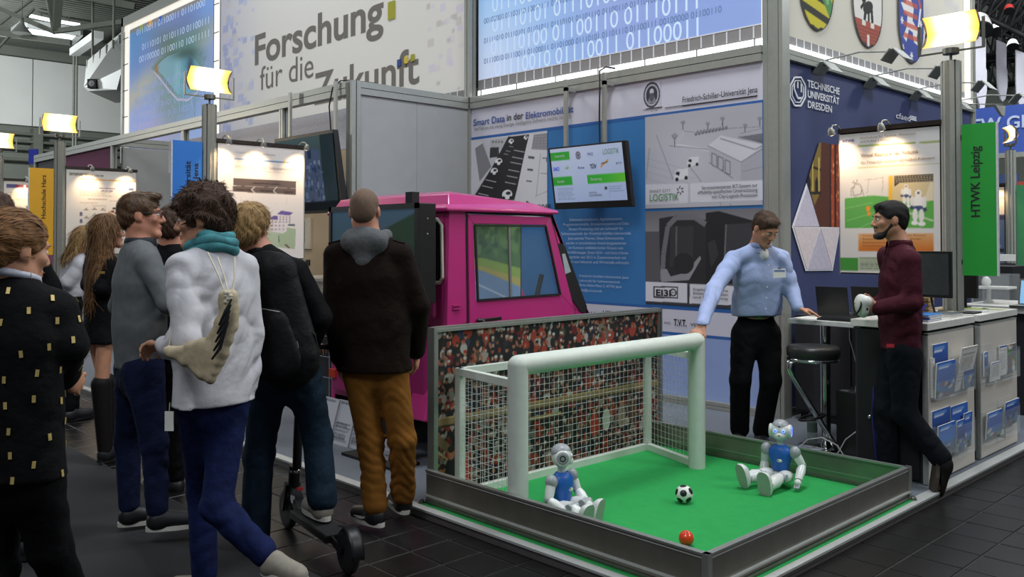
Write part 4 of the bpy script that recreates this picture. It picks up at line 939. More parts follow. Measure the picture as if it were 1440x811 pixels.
m.hexa([(5.155, TY, .98), (5.24, TY, .78), (5.24, TYF, .78), (5.155, TYF, .98), (5.12, TY, .98), (5.2, TY, .78), (5.2, TYF, .78), (5.12, TYF, .98)]).box((5.2, TY, .32), (5.24, TYF, .78))
for y0, y1 in ((TY, TY+.06), (TYF-.06, TYF), (5.15, 5.18)): m.hexa([(5.155, y0, .98), (5.155, y1, .98), (5.11, y1, .98), (5.11, y0, .98), (4.735, y0, 1.765), (4.735, y1, 1.765), (4.69, y1, 1.765), (4.69, y0, 1.765)])
m.build('cab_shell', PINK, tk, bevel=.006)
m = MB(); a = [(3.69, 4.465), (4.765, 4.465), (4.765, 5.94), (3.69, 5.94)]
rings = [(0, 1.752, 0), (0, 1.775, 0), (.012, 1.785, 0)]
V = [(x, y, 1.752) for x, y in a]+[(x, y, 1.778) for x, y in a]+[(3.725, 4.50, 1.80), (4.735, 4.50, 1.79), (4.735, 5.90, 1.79), (3.725, 5.90, 1.80)]+[(3.765, 4.545, 1.875), (4.62, 4.60, 1.835), (4.62, 5.80, 1.835), (3.765, 5.86, 1.875)]+[(3.9, 4.70, 1.90), (4.45, 4.75, 1.865), (4.45, 5.65, 1.865), (3.9, 5.70, 1.90)]
F = [(3, 2, 1, 0)]+[(i*4+k, i*4+(k+1) % 4, (i+1)*4+(k+1) % 4, (i+1)*4+k) for i in range(4) for k in range(4)]+[(16, 17, 18, 19)]
m.add(V, F).build('roof', PINK, tk, bevel=.01)
# door with window opening
m = MB()
lo = [np.array([x, TY-.012, z]) for x, z in ((3.925, .55), (4.965, .55), (4.965, 1.03), (4.815, 1.15), (3.965, 1.15), (3.908, 1.0))]
m.prism(lo, (0, .03, 0)); 
for q in ([(3.908, 1.0), (3.965, 1.15), (3.938, 1.672), (3.892, 1.735)], [(3.892, 1.735), (3.938, 1.672), (4.655, 1.672), (4.70, 1.73)], [(4.655, 1.672), (4.815, 1.15), (4.965, 1.03), (4.70, 1.73)]): m.prism([np.array([x, TY-.012, z]) for x, z in q][::-1], (0, .03, 0))
dr = m.build('door', PINK, tk, bevel=.004)
m = MB()
for (a, b_) in zip(win, win[1:]+win[:1]): m.bar((a[0], TY-.016, a[1]), (b_[0], TY-.016, b_[1]), .012, .014)
m.use(RUBB); m.build('window_gasket', RUBB, dr)
MB().use(ALU).bar((4.29, TY-.012, 1.15), (4.272, TY-.012, 1.665), .012, .018).build('window_divider', None, dr)
MB().prism([np.array([x, TY+.004, z]) for x, z in win], (0, .004, 0)).build('window_pane', mat('cab_glass', '#7f8f98', .03, 0, 0, alpha=.12), dr)
m = MB().use(BLACK).bar((3.97, TY-.035, 1.012), (4.17, TY-.04, 1.018), .02, .022).ball((3.985, TY-.03, 1.012), (.028, .02, .018)).use(ALU).lathe((4.0, TY-.05, 1.013), [(.008, 0), (.008, .005)], 10, (0, -1, 0)); m.build('door_handle', None, dr, bevel=.004)
m = MB().use(BLACKM)
for (a, b_) in (((3.885, 1.748), (3.905, .55)), ((4.708, 1.742), (4.972, 1.03)), ((4.972, 1.03), (4.972, .55)), ((3.885, 1.748), (4.708, 1.742)), ((3.905, .545), (4.972, .545))): m.bar((a[0], TY-.0015, a[1]), (b_[0], TY-.0015, b_[1]), .004, .012)
m.build('door_gap', None, tk)
C = cr(590, 270, 4.27); ql = [C(822, 330), C(836, 308), C(856, 310), C(872, 330), C(1000, 685), C(998, 715), C(985, 724), C(962, 716), C(890, 610)]
m = MB().use(RUBB).prism([on(*p, Y=TY)-np.array([0, .008, 0]) for p in ql][::-1], (0, .02, 0)).use(mat('quarter_glass_glint', '#a8b4b8', .1)).prism([on(*C(*p), Y=TY)-np.array([0, .010, 0]) for p in ((850, 372), (868, 368), (904, 478), (870, 492))][::-1], (0, .004, 0)); m.build('quarter_light', None, tk)
m = MB().use(PINK)
for k in (0, 1): m.bar((3.765, TY-.008, 1.10+k*.022), (3.83, TY-.008, 1.103+k*.022), .012, .010)
stuff(m.build('vent_slot', None, tk))
MB().use(RUBB).box((3.715, TY+.07, 1.285), (3.725, TYF-.1, 1.685)).build('rear_pane', None, tk)
m = MB()
rp = [(TY+.04, 1.31), (TY+.07, 1.275), (TYF-.1, 1.275), (TYF-.1, 1.70), (TY+.09, 1.70), (TY+.05, 1.66)]
m.tube([(3.712, y, z) for y, z in rp+rp[:1]], .012, 8).build('rear_gasket', GASK, tk)
MB().box((3.66, TY+.16, .42), (3.72, TYF-.04, .98)).build('rear_apron', PINKD, tk, bevel=.02)
MB().box((3.68, TY+.1, 1.03), (3.73, TY+.34, 1.16)).build('rear_bulge', PINK, tk, bevel=.03)
m = MB().use(PINK).hexa([(3.6, TY+.1, .36), (3.72, TY+.05, .34), (3.72, TY+.3, .34), (3.6, TY+.3, .36), (3.66, TY+.12, .52), (3.72, TY+.05, .62), (3.72, TY+.3, .62), (3.66, TY+.3, .52)]); m.build('mud_guard', None, tk, bevel=.01)
MB().use(mat('tail_light_red', '#c23a1c', .3)).box((3.64, TYF-.12, .52), (3.66, TYF-.04, .58)).build('tail_light', None, tk)
MB().use(RUBB).box((3.70, TY+.01, .60), (3.715, TY+.07, .68)).build('tail_light', None, tk)
for x, y in ((4.1, TY+.16), (4.95, TY+.16), (4.1, TYF-.12), (4.95, TYF-.12)):
    w = MB().use(RUBB).lathe((x, y-.08, .31), [(.13, 0), (.25, .01), (.26, .04), (.26, .12), (.25, .15), (.13, .16)], 28, (0, 1, 0)).use(PINKD).lathe((x, y-.075, .31), [(.02, -.005), (.12, 0), (.13, .02)], 20, (0, 1, 0)); w.build('wheel', None, tk)
MB().box((3.8, TY+.3, .2), (5.1, TYF-.3, .32)).build('chassis', BLACKM, tk)
# curved simulator screen inside the cab
def road_canvas(w, h, dark=1.0):
    cv = Canvas(w, h, '#5f7f9f'); cv.grad(0, .55, 1, 1, '#86a2b8', '#476890'); cv.rect(0, 0, 1, .56, '#5d7896')
    cv.poly([(0, .52), (0, .72), (.06, .80), (.12, .76), (.2, .86), (.3, .9), (.4, .95), (.55, 1), (1, 1), (1, .25), (.55, .46), (.3, .54)], '#3d5c34')
    r = random.Random(5)
    for k in range(120): x = r.random(); y = .6+.4*r.random(); cv.ell(x, y*min(1, .72+x*.5), .03*r.random()+.01, .05*r.random()+.02, r.choice(['#2f4a2a', '#4c6c3c', '#587a48', '#27402a']), .7)
    cv.poly([(0, .56), (.3, .50), (.6, .40), (1, .20), (1, .34), (.6, .52), (.3, .57), (0, .60)], '#8f8a4a'); cv.poly([(0, .585), (.3, .54), (.6, .45), (1, .30), (1, .42), (.6, .55), (.3, .585), (0, .62)], '#6f8a3c')
    cv.poly([(0, .565), (.3, .50), (1, .17), (1, 0), (0, 0)], '#5e7a98'); cv.line(.1, .50, .85, .08, .012, '#c5d0d8', .8); cv.rect(0, 0, 1, .06, '#23303c')
    return cv
sc_ = MB().box((3.9, 5.0, 1.05), (4.9, 5.04, 1.72)).build('cab_screen', BLACKM, tk)
picture('screen_image', road_canvas(110, 74), (3.9, 4.995, 1.06), RY, (0, 0, 1), .98, .66, mat('cab_screen_print', None, .3, attr=True, power=.6), tk)
o = MB().use(mat('seat_back', '#2c2c30', .7)).box((4.15, 4.62, 1.0), (4.3, 4.95, 1.12)).build('seat_edge', None, tk)
MB().tube([(4.66, 4.62, 1.05), (4.74, 4.62, 1.30)], .02, 8).tube([(4.74+.02*math.sin(a), 5.2+.15*math.cos(a), 1.22+.13*math.sin(a)) for a in [k*.3927 for k in range(17)]], .012, 6).build('steering_wheel', BLACK, tk)

# monitor in front of the truck's rear window
tv = thing('simulator_monitor', (3.53, 5.0, .05), 'deep black monitor on a stand at the rear of the pink truck cab', 'monitor')
MB().box((3.46, 4.47, 1.15), (3.60, 5.515, 1.80)).build('case', BLACK, tv, bevel=.006)
m = MB().use(BLACK)
for a, b_ in (((4.47, 1.15), (5.515, 1.178)), ((4.47, 1.765), (5.515, 1.80)), ((4.47, 1.15), (4.50, 1.80)), ((5.485, 1.15), (5.515, 1.80))): m.box((3.445, a[0], a[1]), (3.462, b_[0], b_[1]))
m.build('bezel', None, tv)
cv = Canvas(90, 52, '#33424f'); cv.grad(0, .5, 1, 1, '#3c5058', '#43596c'); cv.poly([(0, .5), (.2, .62), (.35, .55), (.5, .7), (1, .95), (1, .3), (0, .35)], '#2c3f34'); cv.poly([(.1, 0), (.45, .5), (.55, .5), (1, .1), (1, 0)], '#3a4652'); cv.line(.5, .8, 1, .55, .01, '#1c2a24')
picture('screen', cv, (3.4595, 5.485, 1.178), RX, (0, 0, 1), .985, .587, mat('monitor_print', None, .15, attr=True, power=.35), tv)
MB().box((3.58, 4.70, 1.78), (3.64, 4.775, 1.885)).build('camera_box', BLACKM, tv)
MB().use(BLACKM).box((3.56, 4.94, .06), (3.62, 5.06, 1.2)).build('column', None, tv); MB().use(BLACKM).box((3.42, 4.7, .05), (3.65, 5.3, .07)).build('foot_plate', None, tv)
m = MB().use(ALU)
for y, z in ((4.55, 1.6), (4.60, 1.7)): m.lathe((3.53, 4.469, z), [(.006, 0), (.004, .003)], 8, (0, -1, 0))
stuff(m.build('screw', None, tv))

# solar panel leaning behind, printed sheets on the carpet in front of it
sp_ = thing('solar_panel', (4.4, 6.8, .05), 'dark solar panel with thin white grid lines, upright on the carpet', 'solar panel')
MB().box((4.40, 6.02, .10), (4.43, 7.62, 1.06)).build('panel_sheet', mat('solar_cell', '#14151f', .2, 0, .15, 9), sp_)
m = MB().use(mat('solar_line', '#8a8c94', .5))
for k in range(8): m.box((4.396, 6.02+k*.2, .10), (4.40, 6.026+k*.2, 1.06))
for k in range(6): m.box((4.396, 6.02, .10+k*.19), (4.40, 7.62, .106+k*.19))
stuff(m.build('grid_line', None, sp_)); MB().use(ALU).box((4.39, 6.0, 1.06), (4.44, 7.64, 1.085)).build('frame_bar', None, sp_); MB().use(ALU).box((4.39, 6.0, .05), (4.44, 7.64, .10)).build('frame_bar', None, sp_)
SHEETP = mat('pale_sheet', '#b9bac2', .7)
for k, (x, y, lab) in enumerate(((3.56, 5.80, 'printed white sheet stood on the carpet, farthest one from the pink truck'), (3.575, 5.58, 'printed white sheet stood on the carpet, second from the solar panel side'), (3.59, 5.36, 'printed white sheet stood on the carpet, partly behind ochre trousers'), (3.52, 4.86, 'printed white sheet stood on the carpet, nearest to the pink truck'))):
    t = thing('printed_sheet', (x, y, .05), lab, 'leaflet', 'printed sheets standing on the carpet')
    m = MB().hexa([(x, y-.12, .05), (x, y+.12, .05), (x+.006, y+.12, .05), (x+.006, y-.12, .05), (x+.09, y-.12, .36), (x+.09, y+.12, .36), (x+.096, y+.12, .36), (x+.096, y-.12, .36)]); m.build('sheet', SHEETP, t)
    c = Canvas(24, 34, '#b9bac2'); c.lines(.15, .08, .9, .5, 9, '#4c4c54', k); c.lines(.15, .88, .9, .95, 1, '#55555c', k+9)
    picture('sheet_print', c, (x, y+.12, .05), RX, (.28, 0, .96), .24, .32, PRINTM, t, .003)
# ================================================================= exhibitor stations: post, lamp, poster, coloured flag board
FLAGW = mat('flag_edge', '#c9ccd0', .6)
LAMPGLOW = mat('painted_lamp_glow', None, .5, attr=True, power=3.2)
BULB = mat('spot_bulb', '#fff', .4, 0, 0, emit='#ffe9c8', power=5)
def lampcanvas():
    c = Canvas(24, 10, '#8a5a14'); c.a[:] = np.array([.70, .50, .14]); c.soft(.5, .5, .30, .9, '#ffffff', 1.0); c.soft(.5, .5, .26, .8, '#fff4d8', .9); return c  # hot centre fading to orange, painted into the reflector's glow
def station(P, u, n, zf, zt, label, flagcol, pw, zp, zflag, fw, post_gap=.07, lamp_w=.40, spots=(.04, .42, .92), rot=0.0, glow=1.0, yw=None):
    """P: foot of the post; u: the poster's side; n: towards the visitors"""
    P = np.array(P, float); u = np.array(u, float); n = np.array(n, float); Z = np.array([0, 0, 1.])
    right = np.cross(Z, n) ; right = right if abs(right@u) > .5 else u
    right = np.cross(n*-1, Z)*1.0
    right = right/np.linalg.norm(right)
    names = label
    pole = thing('lamp_post', (P[0], P[1], zf), names[0], 'post', 'lamp posts of the stations')
    B = lambda a, b_, z: P*np.array([1, 1, 0])+u*a+n*b_+Z*z
    w = .058; m = MB().use(BLACKM).lathe(B(0, 0, 0), [(.036, zf), (.036, zt-.005)], 8).use(PROF)
    for k in range(4):
        a = math.pi/4+k*math.pi/2; c = B(0, 0, (zf+zt)/2)+(u*math.cos(a)+n*math.sin(a))*.047; d = (u*math.cos(a)+n*math.sin(a)); t = (-u*math.sin(a)+n*math.cos(a)); m.obox(c-t*.019, t, d, Z, .014, .014, (zt-zf)/2).obox(c+t*.019, t, d, Z, .014, .014, (zt-zf)/2)
    m.use(BLACKM).box(B(-w*.8, -w*.8, zt-.006), B(w*.8, w*.8, zt+.004)); m.build('profile', None, pole)
    MB().lathe(B(0, 0, 0), [(.10, zf), (.10, zf+.008), (.06, zf+.012)], 20).build('foot_plate', ALUD, pole)
    lp = thing('flood_lamp', B(0, 0, zt), names[1], 'lamp', 'flood lamps on the posts')
    cr_, sr_ = math.cos(rot), math.sin(rot); lu = u*cr_+n*sr_; ln = n*cr_-u*sr_
    L = lambda a, b_, z: B(0, 0, z)+lu*a+ln*b_
    zc = zt+.23
    MB().lathe(B(0, 0, 0), [(.010, zt), (.010, zt+.06)], 10).lathe(B(0, 0, 0), [(.055, zt+.055), (.055, zt+.095)], 20).build('hub', ALUD, lp)
    m = MB().use(ALUD); hw = lamp_w/2+.04
    m.bar(L(-hw, 0, zt+.075), L(hw, 0, zt+.075), .012, .012)
    for s in (-1, 1): m.bar(L(s*hw, 0, zt+.07), L(s*hw, 0, zc+.06), .02, .014)
    m.build('bracket', None, lp)
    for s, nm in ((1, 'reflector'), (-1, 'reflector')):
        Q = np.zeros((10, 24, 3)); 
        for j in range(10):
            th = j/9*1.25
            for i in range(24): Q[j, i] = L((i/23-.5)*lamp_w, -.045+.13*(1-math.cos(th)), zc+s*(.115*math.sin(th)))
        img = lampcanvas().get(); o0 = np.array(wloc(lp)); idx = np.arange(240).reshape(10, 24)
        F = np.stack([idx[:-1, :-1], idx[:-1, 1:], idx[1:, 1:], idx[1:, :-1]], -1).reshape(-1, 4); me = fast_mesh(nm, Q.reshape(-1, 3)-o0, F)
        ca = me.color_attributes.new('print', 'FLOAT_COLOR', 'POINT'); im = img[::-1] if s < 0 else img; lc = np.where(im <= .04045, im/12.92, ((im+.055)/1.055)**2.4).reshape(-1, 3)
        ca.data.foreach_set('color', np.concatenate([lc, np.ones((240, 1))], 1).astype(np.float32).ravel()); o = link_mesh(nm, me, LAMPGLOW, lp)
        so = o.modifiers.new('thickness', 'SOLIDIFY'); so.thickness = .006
    m = MB().use(mat('lamp_end_grey', '#5a5a58', .6))
    for s in (-1, 1):
        V = [L(s*(lamp_w/2+.004), -.05, zc)]
        for j in range(-9, 10): th = abs(j)/9*1.25; V.append(L(s*(lamp_w/2+.004), -.045+.13*(1-math.cos(th)), zc+math.copysign(.115*math.sin(th), j)))
        m.prism(V, lu*s*.004)
    m.build('end_cheek', None, lp)
    l = bpy.data.lights.new('flood_light', 'AREA'); l.shape = 'RECTANGLE'; l.size = lamp_w; l.size_y = .16; l.energy = 10*glow; l.color = WARM; lo = bpy.data.objects.new('flood_light', l); COL.objects.link(lo); lo.location = L(0, .13, zc); lo.rotation_euler = Vector(ln-Z*.35).to_track_quat('-Z', 'Y').to_euler()
    # poster
    ps = thing('poster_board', B(post_gap+pw/2, 0, zp[0]), names[2], 'poster', 'posters of the stations')
    a0, a1 = post_gap, post_gap+pw
    MB().box(B(a0, -.010, zp[0]), B(a1, .008, zp[1])).build('board', BLACKM, ps)
    MB().box(B(a0-.01, -.02, zp[1]), B(a1+.01, .035, zp[1]+.035)).build('top_rail', mat('dark_rail', '#2a211c', .4, .3), ps)
    m = MB().use(ALU).box(B(a1, -.012, zp[0]), B(a1+.012, .012, zp[1])); m.build('edge_profile', None, ps)
    for s in spots:
        q = B(a0+pw*s, .03, zp[1]+.03); e = q+n*.14+Z*.02; h = e+n*.03-Z*.04
        sp = MB().use(ALU).tube([q, q+n*.07+Z*.03, e, h], .006, 8).build('spot_arm', None, ps)
        ax = np.array(-n*.45-Z*.9); ax = ax/np.linalg.norm(ax)
        MB().use(ALU).lathe(h, [(.012, -.02), (.024, .0), (.030, .035)], 14, ax).use(BULB).lathe(h+ax*.032, [(.028, 0), (.018, .008), (.001, .012)], 14, ax).build('spot_head', None, sp)
        l = bpy.data.lights.new('poster_spot', 'SPOT'); l.energy = 13*glow; l.color = (1, .70, .40); l.spot_size = 1.75; l.spot_blend = 1.0; l.shadow_soft_size = .03; lo = bpy.data.objects.new('poster_spot', l); COL.objects.link(lo); lo.location = h+ax*.06; lo.rotation_euler = Vector(-n*.75-Z*1.0).to_track_quat('-Z', 'Y').to_euler()
    # flag board
    fb_ = thing('flag_board', B(-post_gap-fw/2, 0, zflag[0]), names[3], 'sign', 'coloured flag boards of the stations')
    MB().box(B(-post_gap-fw, -.008, zflag[0]), B(-post_gap, .008, zflag[1])).build('board', mat('flag_'+flagcol[0], flagcol[1], .55, 0, .03, 3), fb_)
    MB().box(B(-post_gap-fw-.012, -.01, zflag[0]), B(-post_gap-fw, .01, zflag[1])).build('edge_profile', FLAGW, fb_)
    m = MB().use(ALUD)
    for z in (zflag[0]+.1, zflag[1]-.1, zp[0]+.1, zp[1]-.1): m.box(B(-post_gap, -.006, z-.012), B(post_gap, .006, z+.012))
    stuff(m.build('clamp', None, pole))
    return ps, fb_, B, right
DARKI = mat('near_black_ink', '#15161a', .7)
def vtext(s, fb_, B, n, a, z0, L, h):   # lettering that reads upwards
    text(s, B(a, .009, z0), (0, 0, 1), DARKI, fb_, L, h, up=tuple(np.cross(n, (0, 0, 1))), bold=.014, proud=.002)
U1, N1 = (1, 0, 0), (0, -1, 0)
def wall_of(ps, B, pw, zp, left_a, val, ax): return Wall(ax, val, left_a, zp[0], pw, zp[1]-zp[0], ps)

# --- station with the blue flag
zp, pw = (1.37, 2.50), .94
ps, fl, B, rt = station((3.68, 8.0, 0), U1, N1, .05, 2.85, ('lamp post between the blue flag board and the poster with small houses', 'flood lamp on the post beside the blue flag board', 'warm lit poster with a dark arrow bar and small houses, right of the blue flag', 'blue flag board with black upright lettering'), ('blue', '#2273c8'), pw, zp, (1.40, 2.49), .285)
W = Wall('Y', 7.99, 3.755, zp[0]+.01, pw-.01, zp[1]-zp[0]-.015, ps); C = W.crop(295, 190, 4.379); cv = Canvas(120, 145, '#e2dad2')
cv.poly(C((148, 142), (450, 165), (450, 174), (148, 151)), '#6f93b8'); cv.poly(C((465, 166), (548, 172), (548, 180), (465, 174)), '#6f93b8'); (u, v), = C((456, 168)); cv.ell(u, v, .014, .012, '#d8b050')
cv.path(C((40, 130), (150, 140)), .003, '#9aa0a8'); cv.poly(C((144, 264), (527, 286), (525, 368), (140, 348)), '#5b4f4c'); cv.path(C((142, 312), (526, 330)), .006, '#c9c0ba')
for x in (262, 396): cv.path(C((x+14, 318), (x-8, 336+(x-262)*.05), (x+14, 356+(x-262)*.06)), .007, '#d8d0ca')
for x in (202, 345, 482): (u, v), = C((x, 312+(x-202)*.07)); cv.ell(u, v, .022, .012, '#5b4f4c')
for k in range(5): cv.path(C((190+k*70, 380), (190+k*70, 430)), .003, '#c8beb4')
cv.poly(C((355, 600), (420, 560), (525, 575), (520, 700), (350, 680)), '#a9b894'); cv.poly(C((330, 600), (420, 560), (420, 690), (300, 660)), '#b4bfa0')
for x, y, w_, h_ in ((365, 500, 105, 90), (415, 470, 88, 60)):
    cv.poly(C((x, y+12), (x+w_*.8, y+22), (x+w_, y+5), (x+w_, y+h_), (x+w_*.75, y+h_+14), (x, y+h_)), '#e0d6d2'); cv.poly(C((x-6, y+16), (x+w_*.25, y-6), (x+w_+6, y+6), (x+w_*.8, y+24)), '#6a5a9a')
    for i in range(4):
        for j in range(3): a, b_ = x+10+i*w_*.22, y+28+j*h_*.25; cv.poly(C((a, b_), (a+9, b_+1), (a+9, b_+11), (a, b_+10)), '#a08f9a')
cv.poly(C((478, 545), (520, 548), (518, 560), (476, 556)), '#55606a'); cv.poly(C((455, 672), (465, 668), (490, 692), (480, 694)), '#6a3a3a'); cv.path(C((420, 615), (422, 660)), .008, '#55655a'); cv.poly(C((295, 455), (350, 460), (350, 475), (295, 470)), '#c9b4a8')
W.put('poster_print', cv, PRINTM, .011)
q = cr(295, 190, 4.379); PJ = {'Y': 7.985}; TANI = mat('tan_ink', '#a3968a', .7)
ptx('Friedrich-Schiller-Universität Jena', q(160, 108), q(400, 130), 2.4, PJ, TANI, ps); ptx('Smart Data in der Elektromobilität', q(148, 200), q(530, 224), 5, PJ, mat('grey_violet_ink', '#8d8aa0', .7), ps); ptx('Viel Fahren mit wenig Energie. Intelligente Software machts möglich.', q(148, 216), q(525, 240), 2, PJ, TANI, ps)
ptx('Gesamtsystem im Überblick', q(262, 300), q(432, 306), 2.6, PJ, mat('beige_ink', '#c4b8ae', .7), ps)
for s, a, b_ in (('Optimierung', 156, 248), ('Potentiale', 312, 384), ('Gebäude', 452, 512)): ptx(s, q(a, 339+(a-156)*.05), q(b_, 342+(a-156)*.05), 3, PJ, mat('pale_beige_ink', '#ddd4cc', .7), ps)
vtext('Universität', fl, B, N1, -.185, 1.90, .40, .050); vtext('Jena', fl, B, N1, -.11, 2.14, .155, .050)

# --- station with the yellow flag
zp = (1.38, 2.50); pw = .90
ps, fl, B, rt = station((3.62, 12.25, 0), U1, N1, .05, 2.85, ('lamp post between the yellow flag board and the white poster', 'flood lamp on the post beside the yellow flag board', 'warm lit white poster with an orange line, right of the yellow flag', 'yellow flag board with black upright lettering'), ('yellow', '#e5a91c'), pw, zp, (1.38, 2.49), .285, spots=(.3, .84))
W = Wall('Y', 12.24, 3.695, zp[0]+.01, pw-.01, zp[1]-zp[0]-.015, ps); C = W.crop(0, 200, 4.055); cv = Canvas(90, 112, '#e6dfd6')
cv.poly(C((455, 208), (778, 222), (778, 229), (455, 215)), '#e0a050'); cv.poly(C((728, 262), (758, 264), (758, 278), (728, 276)), '#5a6a9a')
for x0, y0, x1, y1, n_, s in ((455, 285, 640, 310, 3, 1), (500, 325, 640, 332, 1, 2), (455, 345, 560, 352, 1, 3), (620, 335, 690, 342, 1, 4)): a, b_ = C((x0, y1), (x1, y0)); cv.lines(a[0], a[1], b_[0], b_[1], n_, '#b4a898', s)
for x, y in ((462, 405), (462, 445), (462, 483)): (u, v), = C((x, y)); cv.ell(u, v, .016, .018, '#4a4a7a'); cv.ell(u, v-.02, .02, .012, '#6a5a6a')
for x, y in ((490, 385), (538, 382), (585, 385), (492, 430), (540, 415), (495, 475)): cv.path(C((x-14, y), (x+14, y+2)), .008, '#8a7a70'); (u, v), = C((x, y-6)); cv.ell(u, v, .015, .01, '#a09080')
for x, y, c in ((640, 395, '#7a4a3a'), (660, 405, '#b05a3c'), (625, 400, '#c8a080'), (650, 378, '#4a3a34')): (u, v), = C((x, y)); cv.ell(u, v, .03, .014, c)
cv.path(C((480, 358), (600, 362), (600, 400)), .004, '#a89a8c')
for x0, y0, x1, y1, s, c in ((394, 188, 590, 196, 5, '#a3968a'), (565, 262, 655, 270, 6, '#7a6a92'), (578, 276, 640, 284, 7, '#7a6a92')): a, b_ = C((x0, y1), (x1, y0)); cv.lines(a[0], a[1], b_[0], b_[1], 1, c, s, .7, 0)
W.put('poster_print', cv, PRINTM, .011)
q = cr(0, 200, 4.055); PJ = {'Y': 12.235}
ptx('Hochschule Harz', q(394, 178), q(505, 186), 2.6, PJ, INK, ps, bold=.02); 
vtext('Hochschule Harz', fl, B, N1, -.165, 1.84, .56, .052)
# --- the last station on this side
zp = (1.38, 2.48)
ps, fl, B, rt = station((3.56, 14.95, 0), U1, N1, .05, 2.85, ('lamp post at the far end, beyond the yellow flag station', 'flood lamp on the farthest post of the stand', 'warm lit poster with a grey square, left of the yellow flag', 'plain flag board of the farthest station'), ('grey', '#9aa09c'), .80, zp, (1.38, 2.47), .28, spots=(.35, .8))
W = Wall('Y', 14.94, 3.63, zp[0]+.01, .79, zp[1]-zp[0]-.015, ps); cv = Canvas(60, 84, '#e4dacd'); cv.rect(.05, .9, .25, .95, '#5a5a8a'); cv.rect(.2, .905, .55, .945, '#8a3a4a'); cv.rect(.35, .905, .38, .945, '#e4dacd'); cv.rect(.38, .2, .95, .66, '#8f9298'); cv.path([(.38, .66), (.95, .66), (.95, .2), (.38, .2), (.38, .66)], .01, '#c8c8c8'); cv.lines(.1, .72, .9, .84, 4, '#b8a890', 3)
W.put('poster_print', cv, PRINTM, .011)

# --- station with the green flag on the right
zp = (1.30, 2.40); pw = .76; N2 = (-1, 0, 0); U2 = (0, 1, 0)
ps, fl, B, rt = station((6.66, 2.36, 0), U2, N2, 1.047, 2.85, ('lamp post on the counter beside the green flag board', 'flood lamp on the post beside the green flag board', 'warm lit poster with two football robots on green, beside the bearded man', 'tall green flag board with black upright lettering'), ('green', '#1f9a34'), pw, zp, (1.31, 2.385), .225, spots=(.47, .98), lamp_w=.36)
XP = 6.65; W = Wall('X', XP, 2.36+.07+pw, zp[0]+.01, pw-.005, zp[1]-zp[0]-.02, ps); C = W.crop(1175, 160, 3.529); cv = Canvas(110, 156, '#d2cfcd')
cv.poly(C((20, 95), (520, 45), (520, 62), (20, 112)), '#8a9a4a', .0)
cv.poly(C((115, 158), (400, 142), (400, 150), (115, 167)), '#8f9e58'); cv.poly(C((416, 141), (522, 135), (522, 144), (416, 150)), '#8f9e58'); cv.path(C((25, 178), (110, 172)), .003, '#a8a49c'); cv.path(C((112, 270), (520, 246)), .005, '#8fa068')
P = C((50, 420), (190, 405), (265, 412), (265, 566), (52, 566)); cv.poly(P, '#58a44c')
for a, b_ in (((50, 470), (190, 440)), ((60, 530), (265, 470)), ((120, 566), (265, 500))): cv.path(C(a, b_), .006, '#7cbc6c')
cv.path(C((90, 375), (100, 350), (125, 350), (135, 372), (130, 400), (95, 405), (90, 375)), .006, '#8a867e'); cv.path(C((85, 410), (80, 370), (100, 365)), .005, '#8a867e'); cv.path(C((135, 370), (145, 410)), .005, '#8a867e'); cv.path(C((105, 410), (100, 470), (120, 472)), .005, '#6f8f64'); cv.path(C((125, 410), (138, 470)), .005, '#6f8f64'); cv.path(C((95, 330), (90, 345), (110, 342), (112, 325)), .005, '#8a867e'); cv.path(C((170, 320), (160, 400)), .004, '#a8a49a'); cv.path(C((240, 310), (235, 390)), .004, '#a8a49a'); cv.path(C((150, 330), (240, 318)), .004, '#a8a49a')
cv.poly(C((265, 308), (486, 298), (488, 566), (265, 566)), '#c9b890'); cv.poly(C((268, 312), (285, 310), (283, 430), (265, 432)), '#e0b030'); cv.poly(C((295, 308), (486, 298), (486, 335), (318, 345), (295, 362)), '#3a342e')
for k in range(14): cv.path(C((300+k*14, 306), (306+k*14, 342)), .004, '#a89a80'); 
for k in range(4): cv.path(C((298, 315+9*k), (486, 305+9*k)), .003, '#a89a80')
cv.poly(C((265, 440), (330, 432), (488, 430), (488, 566), (265, 566)), '#5aa548'); cv.path(C((300, 470), (486, 530)), .012, '#b8d0a8'); cv.poly(C((470, 340), (486, 338), (486, 430), (440, 435)), '#d8cdb0')
def pr(x, y, k):
    for dx, dy, rx, ry, c in ((0, -60, 12, 14, '#e8e6e4'), (0, -28, 20, 24, '#e4e2e0'), (-24, -28, 8, 22, '#dcdad8'), (24, -24, 8, 24, '#dcdad8'), (0, -2, 18, 10, '#3a4a7a'), (-12, 26, 10, 26, '#e0dedc'), (12, 28, 10, 26, '#dedcda'), (-14, 56, 13, 9, '#e8e6e4'), (14, 60, 14, 9, '#e8e6e4'), (0, -62, 5, 5, '#4a4a52'), (-26, -4, 7, 8, '#3a3f5a'), (26, 4, 7, 8, '#3a3f5a')):
        (u, v), = C((x+dx*k, y+dy*k)); cv.ell(u, v, rx*k/3.529/140, ry*k/3.529/200, c)
pr(352, 410, .8); pr(412, 470, 1.25); (u, v), = C((165, 470)); cv.ell(u, v, .022, .02, '#e88a2c'); (u, v), = C((170, 495)); cv.ell(u, v, .018, .016, '#e88a2c')
a, b_ = C((118, 678), (486, 590)); cv.grad(a[0], a[1], b_[0], b_[1], '#c86a1c', '#d8a878')
a, b_ = C((28, 775), (117, 712)); cv.rect(a[0], a[1], b_[0], b_[1], '#3f8f34'); a, b_ = C((118, 775), (525, 712)); cv.rect(a[0], a[1], b_[0], b_[1], '#a9b49a'); cv.lines(a[0]+.02, a[1]+.01, b_[0]-.1, b_[1]-.035, 5, '#7a8474', 7)
W.put('poster_print', cv, PRINTM, .011)
